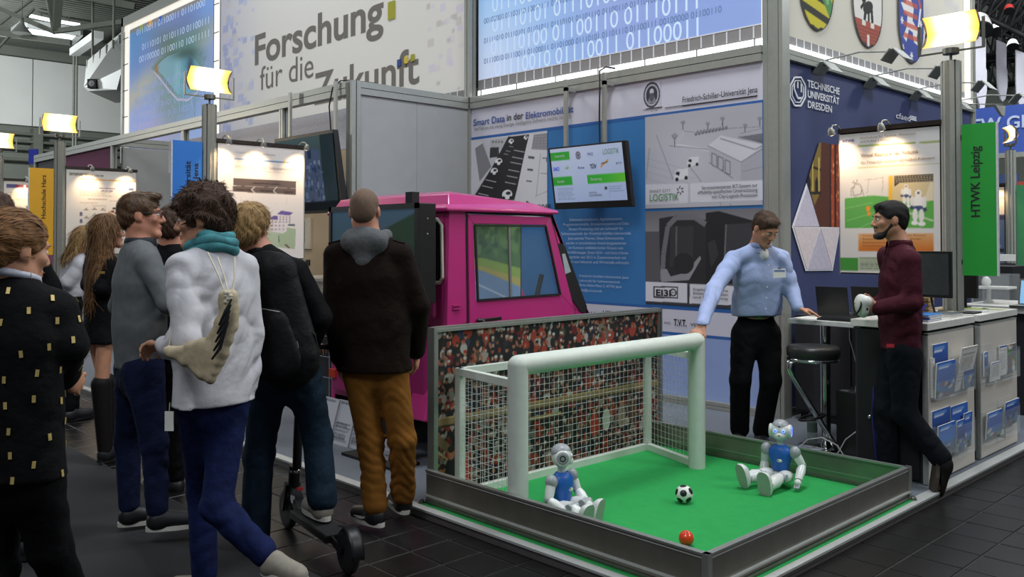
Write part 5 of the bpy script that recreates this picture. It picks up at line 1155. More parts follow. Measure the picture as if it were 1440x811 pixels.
q = cr(1175, 160, 3.529); PJ = {'X': XP-.012}; SEP = mat('sepia_ink', '#8a7458', .7)
ptx('HTWK', q(36, 142), q(96, 138), 3.6, PJ, mat('violet_ink', '#5a4a86', .7), ps, bold=.03); ptx('Hochschule für Technik, Wirtschaft', q(122, 124), q(398, 106), 3.6, PJ, SEP, ps); ptx('und Kultur Leipzig', q(122, 142), q(265, 134), 3.2, PJ, SEP, ps); ptx('Virtual Reality in der Robotik', q(126, 214), q(414, 194), 4.6, PJ, SEP, ps, bold=.015); ptx('Ein Telepräsenzsystem auf Fußball-Robotern', q(126, 245), q(492, 226), 3.4, PJ, SEP, ps, bold=.01)
for k, s in enumerate(('Computergestützte Steuerung für Roboter', 'Robotik und autonome Roboter', 'Entwicklung einer Anwendung', 'Virtuelle Realität')): ptx(s, q(135, 608+17.5*k), q([452, 425, 300, 260][k], 604+17.5*k), 2, PJ, mat('brown_ink', '#6a3c18', .7), ps)
ptx('KONTAKT', q(125, 722), q(215, 717), 2, PJ, mat('grey_green_ink', '#6a7464', .7), ps)
text('HTWK Leipzig', B(-.07-.118, .010, 1.72), (0, 0, 1), DARKI, fl, .50, .06, up=(0, 1, 0), bold=.014, proud=.0)

# ================================================================= counters with brochures
WHT = mat('counter_white', '#cfc7bc', .55, 0, .03, 5); EDGE = mat('counter_edge', '#a9aca6', .45, .3)
def counter(x0, x1, label):
    t = thing('display_counter', ((x0+x1)/2, 2.4, .05), label, 'counter')
    MB().box((x0+.02, 2.17, .05), (x1-.02, 2.60, .985)).build('body', DARKC, t)
    MB().use(WHT).box((x0+.012, 2.136, .06), (x1, 2.165, .975)).use(EDGE).box((x0, 2.134, .055), (x0+.012, 2.167, .98)).box((x0, 2.134, .972), (x1, 2.167, .982)).build('front_panel', None, t)
    MB().use(mat('counter_top', '#d8d6d0', .4)).box((x0-.005, 2.13, 1.0), (x1+.01, 2.62, 1.045)).build('top', None, t, bevel=.003)
    MB().box((x0+.05, 2.2, .985), (x1-.05, 2.58, 1.0)).build('top_spacer', BLACKM, t)
    return t
c1 = counter(5.592, 6.393, 'counter with white front and blue brochures, next to the bearded man'); c2 = counter(6.506, 7.29, 'counter with white front and acrylic leaflet pockets, below the green flag board')
m = MB().use(BLACKM).box((5.6, 2.19, .07), (5.613, 2.58, .97)); d = m.build('door', None, c1); MB().use(CHROME).lathe((5.6, 2.50, .42), [(.013, 0), (.013, .012), (.006, .014)], 14, (-1, 0, 0)).build('lock', None, d)
MB().use(ALUD).box((5.597, 2.30, .80), (5.602, 2.40, .82)).build('label_holder', None, d)
ly = thing('lanyard', (5.59, 2.50, .3), 'blue lanyard hanging down the dark side of the counter', 'lanyard')
m = MB().use(mat('blue_ribbon', '#1d2266', .6)).tube([(5.588, 2.47, .62), (5.583, 2.465, .5), (5.578, 2.45, .36), (5.582, 2.44, .22), (5.585, 2.43, .1)], [.004, .006, .010, .010, .006], 6).tube([(5.588, 2.47, .62), (5.584, 2.48, .45), (5.582, 2.465, .30), (5.584, 2.45, .12)], [.004, .006, .008, .006], 6); m.build('ribbon', None, ly)
ACR = mat('clear_acrylic', None)
BROCH = {'blue': '#2456a8', 'sky': '#3a86d8', 'white': '#dcdad6', 'navy': '#223a7a', 'photo': '#6a7078'}
PRN = 0
def brochure(x0, x1, z0, z1, y, style, label, lean=.03, seed=0):
    t = thing('brochure', ((x0+x1)/2, y, z0), label, 'brochure', 'brochures in the counter pockets')
    P = [(x0, y, z0), (x1, y, z0), (x1, y+.008, z0), (x0, y+.008, z0), (x0, y-lean, z1), (x1, y-lean, z1), (x1, y-lean+.008, z1), (x0, y-lean+.008, z1)]
    MB().hexa(P).build('pages', PAPER, t)
    w, h = x1-x0, z1-z0; c = Canvas(18, 26, BROCH.get(style, style)); r = random.Random(seed)
    if style in ('blue', 'sky', 'navy'):
        c.grad(0, .45, 1, 1, BROCH[style], '#2a66c0'); c.grad(0, .0, 1, .45, '#6a7480', '#4a80c8')
        for k in range(9): c.ell(r.random(), .4*r.random(), .12, .06, r.choice(['#c8b8a0', '#3a4a30', '#e0d8d0', '#a06040', '#2a2a30', '#8aa060']), .8)
        c.rect(.1, .80, .6, .84, '#dce6f4'); c.rect(.1, .87, .75, .9, '#b8d0f0')
    elif style == 'white':
        c.lines(.12, .2, .9, .85, 9, '#9a9890', seed); c.rect(0, .92, 1, 1, r.choice(['#c8c4bc', '#3a66a8', '#a8b890']))
    else:
        for k in range(16): c.ell(r.random(), r.random(), .16, .1, r.choice(['#c8b8a0', '#3a4a30', '#e0d8d0', '#a06040', '#d8d8d8', '#5a8a50']), .8)
    picture('cover_print', c, (x0, y, z0), RY, (0, -lean/h, 1), w, math.hypot(h, lean), PRINTM, t, .002); return t
def pocket(px, label):
    (xa, ya, xb, yb) = px
    a = on(1280+xa/3.381, 440+yb/3.381, Y=2.10); b_ = on(1280+xb/3.381, 440+(ya+yb)/2/3.381, Y=2.10)
    zt = on(1280+xa/3.381, 440+ya/3.381, Y=2.10)[2]; x0, x1, z0 = a[0], b_[0], a[2]
    t = thing('leaflet_pocket', ((x0+x1)/2, 2.11, z0), label, 'leaflet holder', 'acrylic pockets on the counters')
    m = MB().use(GLASS).box((x0, 2.085, z0), (x1, 2.088, z0+(zt-z0)*.72)).box((x0, 2.13, z0), (x1, 2.133, zt)); m.build('pocket_walls', None, t)
    m = MB().use(GLASS).box((x0, 2.085, z0), (x0+.003, 2.133, z0+(zt-z0)*.8)).box((x1-.003, 2.085, z0), (x1, 2.133, z0+(zt-z0)*.8)).box((x0, 2.085, z0), (x1, 2.133, z0+.003)); m.build('pocket_sides', None, t)
    return x0, x1, z0, zt
x0, x1, z0, zt = pocket((122, 195, 218, 415), 'upper pocket nearest the bearded man, on the counter with blue brochures')
brochure(x0+.03, x1-.06, z0+.06, zt+.05, 2.128, 'navy', 'navy brochure behind another, in the upper pocket nearest the bearded man', 0, 1); brochure(x0+.025, x1-.01, z0+.005, zt-.06, 2.110, 'blue', 'blue brochure with cycling photo in the upper pocket nearest the bearded man', .01, 2); brochure(x0+.004, x0+.05, z0+.01, zt-.03, 2.125, 'white', 'white leaflet at the side edge of the upper pocket nearest the bearded man', 0, 3)
x0, x1, z0, zt = pocket((220, 180, 300, 385), 'upper pocket with a white magazine flopping forward')
brochure(x0+.01, x1-.02, z0+.01, zt+.02, 2.122, 'white', 'white magazine flopping forward out of the upper pocket', .06, 4); brochure(x0+.12, x1-.005, z0+.02, zt-.06, 2.096, 'navy', 'narrow navy leaflet in front of the white magazine', .0, 5)
x0, x1, z0, zt = pocket((124, 505, 214, 690), 'lower pocket with a blue brochure and a portrait leaflet')
brochure(x0+.015, x1-.005, z0+.05, zt+.04, 2.128, 'navy', 'dark blue brochure standing behind the portrait leaflet, lower pocket', 0, 6); brochure(x0+.04, x1-.005, z0+.005, zt-.05, 2.108, 'sky', 'sky blue leaflet with a portrait, lower pocket', .01, 7)
x0, x1, z0, zt = pocket((216, 480, 300, 690), 'lower pocket with a blue brochure and an orange detail')
brochure(x0+.005, x1-.02, z0+.05, zt+.04, 2.128, 'blue', 'blue brochure standing highest in the lower pocket by the gap between the counters', 0, 8); brochure(x0+.03, x0+.16, z0+.02, zt-.05, 2.108, 'navy', 'narrow dark blue leaflet in the lower pocket by the gap between the counters', .01, 9); brochure(x0+.17, x1-.01, z0+.03, zt-.02, 2.112, 'blue', 'narrow leaflet with orange spot in the lower pocket by the gap between the counters', .01, 10)
x0, x1, z0, zt = pocket((362, 155, 420, 342), 'upper pocket with a tall slim leaflet, counter below the green flag')
brochure(x0+.02, x0+.09, z0+.05, zt-.05, 2.118, 'navy', 'slim navy leaflet in the upper pocket, counter below the green flag', 0, 11); brochure(x0+.10, x1+.04, z0+.01, z0+.14, 2.105, 'white', 'little white booklet at the bottom of the upper pocket, counter below the green flag', .01, 12)
x0, x1, z0, zt = pocket((436, 140, 512, 322), 'upper pocket with oval and green leaflets, counter below the green flag')
brochure(x0+.02, x0+.16, z0+.03, zt-.03, 2.118, 'white', 'pale leaflet with an oval, upper pocket below the green flag', 0, 13); brochure(x0+.165, x1-.0, z0+.04, zt-.03, 2.112, 'photo', 'slim leaflet with photo and green top, upper pocket below the green flag', 0, 14)
x0, x1, z0, zt = pocket((364, 440, 442, 628), 'lower pocket with a wide photo leaflet, counter below the green flag')
brochure(x0+.03, x1-.01, z0+.03, zt-.06, 2.112, 'blue', 'wide leaflet with people photo, lower pocket below the green flag', .01, 15)
x0, x1, z0, zt = pocket((440, 415, 512, 592), 'lower pocket with a blue folder, counter below the green flag')
brochure(x0+.04, x1-.0, z0+.06, zt-.02, 2.110, 'navy', 'blue folder sticking out of the lower pocket below the green flag', .02, 16); brochure(x0+.01, x0+.10, z0+.01, zt-.09, 2.122, 'white', 'white leaflet beside the blue folder, lower pocket', 0, 17)
# things on the counters
for k, (dx, dz, c, lab) in enumerate(((0, 0, 'blue', 'blue book at the bottom of the pile on the counter'), (.03, .014, 'white', 'white book in the middle of the pile on the counter'), (.01, .028, 'sky', 'sky blue book third from the bottom of the pile on the counter'), (.12, .0, 'white', 'pale magazine lying beside the book pile on the counter'), (.12, .012, 'photo', 'magazine with photo lying on the pale one, beside the book pile'))):
    x = 5.70+dx+(.26 if k > 2 else 0); t = thing('book', (x, 2.25, 1.046+dz), lab, 'book', 'books and magazines on the counter')
    MB().use(PAPER).box((x, 2.17, 1.046+dz+.001), (x+.22, 2.36, 1.046+dz+.011)).build('pages', None, t); MB().use(mat('cover_'+c, BROCH[c], .4, 0, .2, 12)).box((x-.002, 2.168, 1.046+dz+.011), (x+.222, 2.362, 1.046+dz+.013)).box((x-.002, 2.168, 1.046+dz), (x+.222, 2.362, 1.046+dz+.001)).build('cover', None, t)
t = thing('cable_bundle', (5.92, 2.30, 1.086), 'small bundle of blue cable lying on the books', 'cable'); MB().use(mat('blue_cable', '#20207a', .5)).tube([(5.80+.05*math.cos(k*.9)+.006*k, 2.28+.03*math.sin(k*.9), 1.094+.003*k) for k in range(16)], .006, 6).build('cable', None, t)
for k, (x, y, w_, c, lab) in enumerate(((6.72, 2.20, .2, '#d8d8d4', 'white flyer lying flat on the counter below the green flag'), (6.96, 2.28, .2, '#b8c878', 'lime green flyer lying flat on the counter'), (6.82, 2.42, .22, '#d8b060', 'flyer with orange print lying flat at the back of the counter'), (7.06, 2.18, .16, '#c8d0a0', 'pale green flyer at the corner of the counter'))):
    t = thing('flyer', (x, y, 1.046), lab, 'leaflet', 'flyers lying on the counter'); MB().box((x, y, 1.046), (x+w_, y+.14, 1.0485)).build('sheet', mat('flyer_paper_%d' % k, c, .6, 0, .1, 25), t)
t = thing('black_tray', (6.6, 2.25, 1.046), 'flat black round-cornered pad on the counter by the post foot', 'pad'); MB().box((6.53, 2.18, 1.046), (6.70, 2.28, 1.058)).build('pad', BLACKM, t, bevel=.005)
# dark monitor on the counter
mn = thing('computer_monitor', (6.2, 2.33, 1.046), 'dark switched-off computer monitor standing behind the bearded man', 'monitor')
MB().box((6.18, 2.20, 1.17), (6.21, 2.60, 1.485)).build('case', BLACK, mn, bevel=.004); MB().box((6.176, 2.215, 1.19), (6.181, 2.585, 1.47)).build('screen', mat('dark_screen', '#3a3f3e', .25), mn)
m = MB().use(BLACK).tube([(6.20, 2.34, 1.18), (6.20, 2.33, 1.12), (6.17, 2.30, 1.055)], .008, 8).tube([(6.20, 2.42, 1.18), (6.20, 2.43, 1.12), (6.17, 2.46, 1.055)], .008, 8).box((6.13, 2.28, 1.046), (6.24, 2.48, 1.056)); m.build('stand', None, mn)
t = thing('wooden_block', (6.30, 2.45, 1.046), 'small slatted wooden box behind the dark monitor stand', 'box'); 
m = MB().use(mat('pale_wood', '#b89a6c', .6))
for k in range(4): m.box((6.26, 2.38, 1.048+k*.03), (6.36, 2.52, 1.072+k*.03))
stuff(m.build('slat_stack', None, t))
bb = thing('black_display', (7.15, 2.44, 1.046), 'black back of a monitor below the green flag board', 'monitor'); MB().box((7.14, 2.36, 1.12), (7.18, 2.55, 1.31)).build('case', BLACKM, bb); MB().box((7.12, 2.42, 1.046), (7.20, 2.49, 1.056)).box((7.15, 2.44, 1.05), (7.17, 2.47, 1.14)).build('stand', BLACKM, bb)

# ================================================================= desk, stool, computer
dk = thing('white_desk', (6.3, 2.95, .05), 'white desk on a chrome leg, with laptops and a keyboard', 'desk')
MB().use(mat('desk_top', '#d6d8d4', .4)).box((5.99, 2.62, .945), (6.85, 3.29, .98)).build('table_top', None, dk, bevel=.003)
MB().use(CHROME).lathe((6.08, 3.04, 0), [(.035, .06), (.035, .945)], 18).lathe((6.08, 3.04, 0), [(.20, .05), (.20, .06), (.05, .07)], 24).build('leg', None, dk)
MB().use(CHROME).lathe((6.70, 2.80, 0), [(.035, .06), (.035, .945)], 18).lathe((6.70, 2.80, 0), [(.12, .05), (.12, .06), (.05, .07)], 24).build('leg', None, dk)
cb = thing('low_cabinet', (6.9, 3.35, .05), 'dark grey cabinet standing under and behind the white desk', 'cabinet'); MB().box((6.90, 2.75, .12), (7.35, 3.72, .93)).build('body', DARKC, cb); MB().box((6.93, 2.78, .05), (7.32, 3.69, .12)).build('plinth', BLACKM, cb); MB().box((6.892, 2.77, .14), (6.90, 3.22, .91)).build('door', DARKC, cb); MB().box((6.892, 3.235, .14), (6.90, 3.70, .91)).build('door', DARKC, cb)
pc = thing('computer_tower', (6.1, 2.78, .05), 'black computer tower on the carpet under the desk', 'computer'); MB().box((5.95, 2.70, .06), (6.40, 2.90, .50)).build('case', BLACKM, pc, bevel=.006); MB().use(BLACK).box((5.945, 2.705, .065), (5.951, 2.895, .495)).build('front_panel', None, pc); MB().use(ALU).box((5.96, 2.82, .5), (6.0, 2.88, .503)).build('top_plate', None, pc)
for j, (ya, yb, z1, lab) in enumerate(((2.985, 3.235, 1.21, 'black laptop seen from behind, the one nearer the blue-shirted man'), (2.69, 2.955, 1.22, 'black laptop seen from behind, by the white controller'))):
    lt = thing('laptop', (6.35, (ya+yb)/2, .98), lab, 'laptop', 'black laptops on the white desk')
    MB().box((6.36, ya, .981), (6.60, yb, 1.0)).build('base', BLACK, lt, bevel=.003); MB().hexa([(6.35, ya, .99), (6.36, ya, .985), (6.36, yb, .985), (6.35, yb, .99), (6.31, ya, z1), (6.32, ya, z1), (6.32, yb, z1), (6.31, yb, z1)]).build('lid', BLACK, lt, bevel=.002); MB().use(ALU).obox((6.318, yb-.03, z1-.03), (0, 1, 0), (-.12, 0, 1), (-1, 0, 0), .012, .003, .001).build('lid_mark', None, lt)
kb = thing('keyboard', (6.12, 2.88, .98), 'black keyboard on the white desk below the controller', 'keyboard'); MB().hexa([(6.03, 2.70, .981), (6.17, 2.70, .981), (6.17, 3.08, .981), (6.03, 3.08, .981), (6.03, 2.70, .992), (6.17, 2.70, 1.004), (6.17, 3.08, 1.004), (6.03, 3.08, .992)]).build('body', BLACKM, kb)
m = MB().use(mat('key_black', '#26262a', .5))
for i in range(5):
    for j in range(14): m.obox((6.048+i*.026, 2.715+j*.0265, .9965+i*.0022), (1, 0, .085), (0, 1, 0), (-.085, 0, 1), .010, .0105, .004)
stuff(m.build('keys', None, kb))
t = thing('paper_sheet', (6.06, 3.2, .981), 'white sheets of paper under the hand on the desk', 'paper'); MB().box((6.02, 3.09, .981), (6.23, 3.27, .984)).build('sheet', PAPER, t)
t = thing('pale_tray', (6.3, 3.15, .981), 'flat pale cardboard sheet under the laptops', 'tray'); 
t2 = MB().use(mat('pale_card', '#c9bda6', .7)).box((6.27, 2.68, .9805), (6.30, 3.26, .986)).build('card', None, t)
mc = thing('mouse_cable', (6.0, 2.72, .97), 'black mouse cable looped over the desk edge', 'cable'); MB().use(BLACK).tube([(6.05, 2.70, .99), (5.99, 2.72, .985), (5.975, 2.74, .96), (5.975, 2.78, .955), (5.98, 2.72, .94), (5.985, 2.66, .95)], .006, 6).build('cable', None, mc)
wc = thing('hanging_cable', (6.02, 2.8, .9), 'thin pale cable hanging from the desk to the computer tower', 'cable'); MB().use(mat('pale_cable', '#8f9088', .6)).tube([(6.02, 2.83, .945), (6.03, 2.835, .86), (6.06, 2.82, .76), (6.05, 2.79, .66), (6.0, 2.78, .50)], .004, 6).build('cable', None, wc)
st = thing('bar_stool', (5.80, 3.02, .05), 'round black padded bar stool on a slanted chrome frame', 'stool')
SX, SY = 5.80, 2.99
MB().use(mat('black_leather', '#2a2b2a', .35, 0, .1, 30)).lathe((SX, SY, 0), [(.165, .735), (.18, .75), (.182, .80), (.17, .818), (.10, .822), (0, .822)], 32).build('seat', None, st)
MB().use(CHROME).lathe((SX, SY, 0), [(.17, .715), (.178, .72), (.178, .735), (.16, .738)], 32).build('seat_ring', None, st)
dv = RT*.9; dv = dv/np.linalg.norm(dv)
for k in (-1, 1):
    s = FH*.03*k; a = np.array([SX, SY, 0])+s
    MB().use(CHROME).tube([a+dv*.05+zz(.72), a-dv*.12+zz(.715), a-dv*.165+zz(.70), a-dv*.172+zz(.66), a-dv*.15+zz(.61), a+dv*.10+zz(.20), a+dv*.17+zz(.085), a+dv*.12+zz(.06), a-dv*.05+zz(.058)], .014, 10).build('frame_tube', None, st)
a = np.array([SX, SY, 0]); MB().use(BLACK).tube([a+dv*(-.01+.09*math.cos(t_))+FH*(.06*math.sin(t_))+zz(.32+.02*math.cos(t_)) for t_ in [k*.3927 for k in range(17)]], .010, 8).build('foot_ring', None, st)
MB().use(CHROME).lathe((SX, SY, 0), [(.19, .05), (.19, .058), (.03, .066)], 28).build('base_plate', None, st)
for k, (pts, lab) in enumerate((([(5.50, 3.10, .055), (5.56, 3.02, .10), (5.62, 2.94, .20), (5.66, 2.86, .22), (5.68, 2.76, .18), (5.66, 2.66, .06)], 'white cable arching over the carpet by the stool foot'), ([(5.75, 2.82, .055), (5.80, 2.76, .20), (5.85, 2.68, .28), (5.90, 2.60, .22), (5.92, 2.54, .08)], 'white cable arching in front of the computer tower'))):
    t = thing('floor_cable', pts[0], lab, 'cable', 'white cables on the carpet'); MB().use(mat('white_cable', '#9a9b97', .5)).tube(pts, .0042, 6).build('cable', None, t)
pa = thing('power_adapter', (5.72, 2.75, .05), 'black power adapter lying on the carpet by the tower', 'adapter'); MB().box((5.66, 2.68, .051), (5.82, 2.78, .10)).build('case', BLACK, pa, bevel=.008)
bt_ = thing('water_bottle', (6.05, 3.12, .05), 'small clear bottle with coloured label on the carpet behind the stool', 'bottle'); MB().use(mat('bottle_plastic', '#7f9488', .1, alpha=.35)).lathe((6.22, 3.22, 0), [(.035, .05), (.037, .2), (.03, .24), (.013, .27), (.013, .29)], 16).build('body', None, bt_); MB().use(mat('bottle_label', '#55665c', .6)).lathe((6.22, 3.22, 0), [(.038, .12), (.038, .19)], 16).build('label', None, bt_)

# ================================================================= hanging screens
ht = thing('hanging_screen', (6.55, 5.7, 1.9), 'flat screen with green bars hanging on two poles before the blue wall', 'screen')
A, B_, C_, D_ = (6.42, 6.17, 2.50), (6.42, 5.17, 2.50), (6.52, 5.17, 1.88), (6.52, 6.17, 1.88)
m = MB().use(BLACK).hexa([D_, C_, (C_[0]+.06, C_[1], C_[2]), (D_[0]+.06, D_[1], D_[2]), A, B_, (B_[0]+.06, B_[1], B_[2]), (A[0]+.06, A[1], A[2])]); m.build('case', None, ht, bevel=.008)
cv = Canvas(120, 70, '#aab8d4'); cv.grad(0, 0, 1, 1, '#9fb0d2', '#b4c2dc'); cv.rect(0, .78, .28, .93, '#1f9a2a'); cv.rect(0, .32, .28, .48, '#1f9a2a'); cv.grad(.49, .32, 1, .48, '#1f9a2a', '#62b83a', False)
cv.ell(.40, .84, .035, .07, '#44465a'); cv.ell(.40, .84, .025, .05, '#8a90a8'); cv.ell(.40, .84, .012, .03, '#44465a'); cv.lines(.05, .04, .3, .27, 6, '#8292b4', 4); cv.lines(.78, .14, .97, .26, 3, '#8292b4', 5); cv.rect(.765, .05, .772, .27, '#8a90a0'); cv.ell(.73, .23, .018, .03, '#3a3a44'); cv.ell(.22, .64, .03, .03, '#7f9a6a'); cv.ell(.21, .655, .02, .02, '#aab8d4'); cv.path([(.69, .60), (.80, .72)], .03, '#c8883c'); cv.path([(.70, .66), (.79, .68)], .02, '#5a5a3c')
nrm = np.array([0.6, 0, .1]); up_ = np.array(A)-np.array(D_)
picture('screen_image', cv, (D_[0]-.0125, 6.135, 1.945), RX, up_, .93, .545, mat('hanging_print', None, .12, attr=True, power=.34), ht, .006)
def onscreen(s, u, v, w, h, m_, b=0.0): 
    P = np.array([D_[0]-.0125, 6.135, 1.945])+np.array(RX)*.93*u+up_/np.linalg.norm(up_)*.545*v; text(s, P, RX, m_, ht, w, h, up=up_, bold=b, proud=.010)
onscreen('DAKO', .02, .60, .085, .035, mat('royal_ink', '#2348c8', .5, emit='#2348c8', power=.3), .03); onscreen('TÜV', .55, .59, .085, .04, INK, .03); onscreen('fusa', .38, .6, .085, .025, mat('royal_ink', None) if False else BLUEI, .01); onscreen('PIKE', .53, .82, .07, .03, BLUEI); onscreen('LOGISTIK', .74, .82, .2, .05, GREENI); onscreen('BTF', .9, .63, .07, .018, INK); onscreen('Kontakt', .06, .37, .1, .03, WHITEI); onscreen('Förderung', .54, .37, .14, .03, WHITEI); onscreen('Unterstützt', .06, .84, .14, .03, WHITEI); onscreen('DIGITAL', .5, .14, .1, .018, INK); onscreen('SONDERPREIS', .5, .09, .16, .018, INK)
for y in (6.115, 5.60):
    MB().use(PROF).box((6.62, y-.02, 2.35), (6.65, y+.02, 3.22)).build('hanger_pole', None, ht)
    MB().use(BLACKM).box((6.50, y-.04, 2.2), (6.66, y+.04, 2.4)).build('wall_mount', None, ht)
    MB().use(PROF).box((6.62, y-.02, 3.10), (6.77, y+.02, 3.14)).build('hook', None, ht)
hc = thing('screen_cable', (6.61, 5.63, 2.5), 'black cable running up one pole of the hanging screen', 'cable'); MB().use(BLACK).tube([(6.60, 5.63, 2.5), (6.60, 5.635, 2.8), (6.60, 5.63, 3.05), (6.61, 5.64, 3.24), (6.66, 5.60, 3.28), (6.74, 5.55, 3.27)], .009, 6).build('cable', None, hc)

bs = thing('tilted_screen', (5.0, 8.4, 1.84), 'large tilted dark screen painted with a hall reflection, hung from the grey beam', 'screen')
A, B_, C_, D_ = (4.955, 9.10, 2.72), (4.955, 7.86, 2.72), (5.05, 7.80, 1.86), (5.05, 9.10, 1.86)
MB().use(BLACK).hexa([D_, C_, (5.12, 7.80, 1.86), (5.12, 9.10, 1.86), A, B_, (5.02, 7.86, 2.72), (5.02, 9.10, 2.72)]).build('case', None, bs, bevel=.006)
cv = Canvas(110, 78, '#41565c'); cv.grad(0, 0, 1, 1, '#1c2632', '#52686a'); cv.poly([(.38, 0), (.80, 0), (.76, .80), (.38, .88)], '#50607e'); cv.poly([(.78, 0), (1, 0), (1, 1), (.78, 1)], '#2a3a42')  # reflection of the hall painted into the dark screen face, faintly glowing
r = random.Random(12)
for k in range(70): x = .4+.36*r.random(); y = .05+.6*r.random(); cv.rect(x, y, x+.04*r.random()+.01, y+.08*r.random()+.01, r.choice(['#3a5a9a', '#8a9ac0', '#20304a', '#b0bcd4', '#2a4a8a', '#5a6a8a']), .55)
cv.rect(.46, .60, .485, .72, '#a8582c'); cv.rect(.56, .7, .62, .82, '#2a3a5a'); cv.rect(0, 0, 1, .12, '#10161c')
picture('screen_image', cv, (5.047, 9.07, 1.89), RX, np.array(A)-np.array(D_), 1.2, .80, mat('painted_reflection', None, .1, attr=True, power=.22), bs, .006)
MB().use(PROF).box((5.06, 7.98, 2.65), (5.09, 8.02, 3.25)).box((5.06, 8.93, 2.65), (5.09, 8.97, 3.25)).build('hanger_pole', None, bs)
t = thing('screen_cable', (5.05, 8.02, 2.72), 'black cable looping over the grey beam above the tilted screen', 'cable'); MB().use(BLACK).tube([(5.08, 8.10, 2.74), (5.07, 8.12, 3.0), (5.10, 8.10, 3.2), (5.14, 8.0, 3.27), (5.2, 7.92, 3.27), (5.5, 7.84, 3.262)], .008, 6).build('cable', None, t)
# inner corner: framed picture, socket, white counter
fp = thing('framed_picture', (6.7, 9.75, 1.8), 'small framed picture on the beige inner wall', 'picture')
yl = on(424, 330, X=6.70)[1]; y2 = on(437, 330, X=6.70)[1]; y3 = on(430, 330, X=6.70)[1]; za, zb = on(436, 350, X=6.7)[2], on(436, 306, X=6.7)[2]
MB().use(mat('pale_frame', '#c9bda4', .6)).box((6.695, y2, za), (6.72, yl+.35, zb)).build('frame', None, fp); MB().use(mat('picture_green', '#4c5238', .6, 0, .5, 12)).box((6.69, y3+.02, za+.09), (6.695, yl+.25, zb-.06)).build('image', None, fp)
t = thing('wall_socket', (6.7, 9.5, 1.3), 'small black socket on the beige inner wall', 'socket'); q = on(432, 369, X=6.70); MB().box((6.70, q[1]-.05, q[2]-.04), (6.72, q[1]+.05, q[2]+.04)).build('socket_box', BLACK, t)
t = thing('white_counter', (5.6, 8.6, .05), 'white counter inside the open stand behind the backpack man', 'counter'); MB().box((5.35, 8.0, .05), (5.9, 9.6, 1.10)).build('body', WHITEL, t); MB().box((5.32, 7.98, 1.10), (5.93, 9.63, 1.13)).build('top', WHITEL, t); MB().use(BLACKM).box((5.34, 8.0, .6), (5.35, 9.6, .78)).build('dark_band', None, t)

# ---- grey flood fixtures on arms along the dark blue wall
def fixture(px, py, label):
    q = on(px, py, Y=3.72); t = thing('arm_fixture', q, label, 'lamp', 'arm fixtures above the dark blue wall'); G = mat('fixture_grey', '#a2a49f', .55, .2)
    e = q+np.array([0, -.62, .03]); MB().use(G).tube([q+np.array([0, .10, .03]), q+np.array([0, 0, .05]), q+np.array([0, -.3, .075]), e], .008, 6).build('arm', None, t)
    for c, s, nm in ((q+np.array([0, .0, .0]), 1, 'reflector'), (e+np.array([0, 0, -.01]), 1, 'reflector')):
        m = MB().use(G); 
        for sg in (-1, 1):
            P = [c+np.array([.0, sg*.0, .03]), c+np.array([.11, sg*.01, .02]), c+np.array([.12, sg*.09, -.07]), c+np.array([-.10, sg*.09, -.07]), c+np.array([-.11, sg*.01, .02])]; m.prism(P, (0, sg*.006, .006))
        m.build(nm, None, t)
    MB().use(BLACKM).obox(q+np.array([0, .05, .02]), (1, 0, 0), (0, 1, 0), (0, 0, 1), .03, .03, .02).build('clamp', None, t); return t
for (px, py), lab in zip(((1163, 92), (1232, 113), (1295, 131), (1352, 147)), ('grey arm fixture above the large white wall lettering', 'second grey arm fixture from the corner column', 'grey arm fixture just before the lamp post', 'grey arm fixture right of the lamp post top')): fixture(px, py, lab)
t = thing('arm_fixture', on(1365, 146, Y=3.77), 'far arm fixture in front of the blue hanging banner', 'lamp', 'arm fixtures above the dark blue wall'); q = on(1365, 146, Y=3.77); e = at(1412, 147, 9.2); MB().use(ALUD).tube([q, e], .007, 6).build('arm', None, t); MB().use(mat('fixture_grey', None)).prism([at(1400, 147, 9.2), at(1414, 149, 9.2), at(1413, 163, 9.2), at(1409, 162, 9.2)], FH*.05).build('reflector', None, t)
fit_texts()
# ================================================================= far right: banners, trusses, neighbouring stand
bl_ = thing('hanging_banner', (16.3, 5, 3), 'big blue banner with white lettering hanging over the neighbouring stand', 'banner')
XB = 16.0; ya, yb = on(1366, 180, X=XB)[1], on(1500, 180, X=XB)[1]; z1, z0 = on(1400, 150, X=XB)[2], on(1400, 216, X=XB)[2]
MB().box((XB, yb, z0), (XB+.05, ya+1.2, z1)).build('cloth', mat('banner_blue', '#3a56a8', .7, 0, .06, .8), bl_); MB().use(PROF).box((XB-.02, yb, z0-.08), (XB+.07, ya+1.2, z0)).build('lower_bar', None, bl_)
ptx('NEW GR', (1347, 190), (1452, 174), 17, {'X': XB-.01}, mat('pale_banner_ink', '#b9c4e0', .7), bl_, bold=.02); ptx('2017', (1378, 213-18), (1402, 193), 6.5, {'X': XB-.01}, mat('pale_banner_ink', None), bl_)
m = MB().use(BLACKM)
for y in (ya, yb+.5): m.tube([(XB+.02, y, z1), (XB+.02, y, 9.5)], .012, 6)
m.build('wire', None, bl_)
WB = mat('white_banner_cloth', '#d6d3dc', .7, 0, .02, 3)
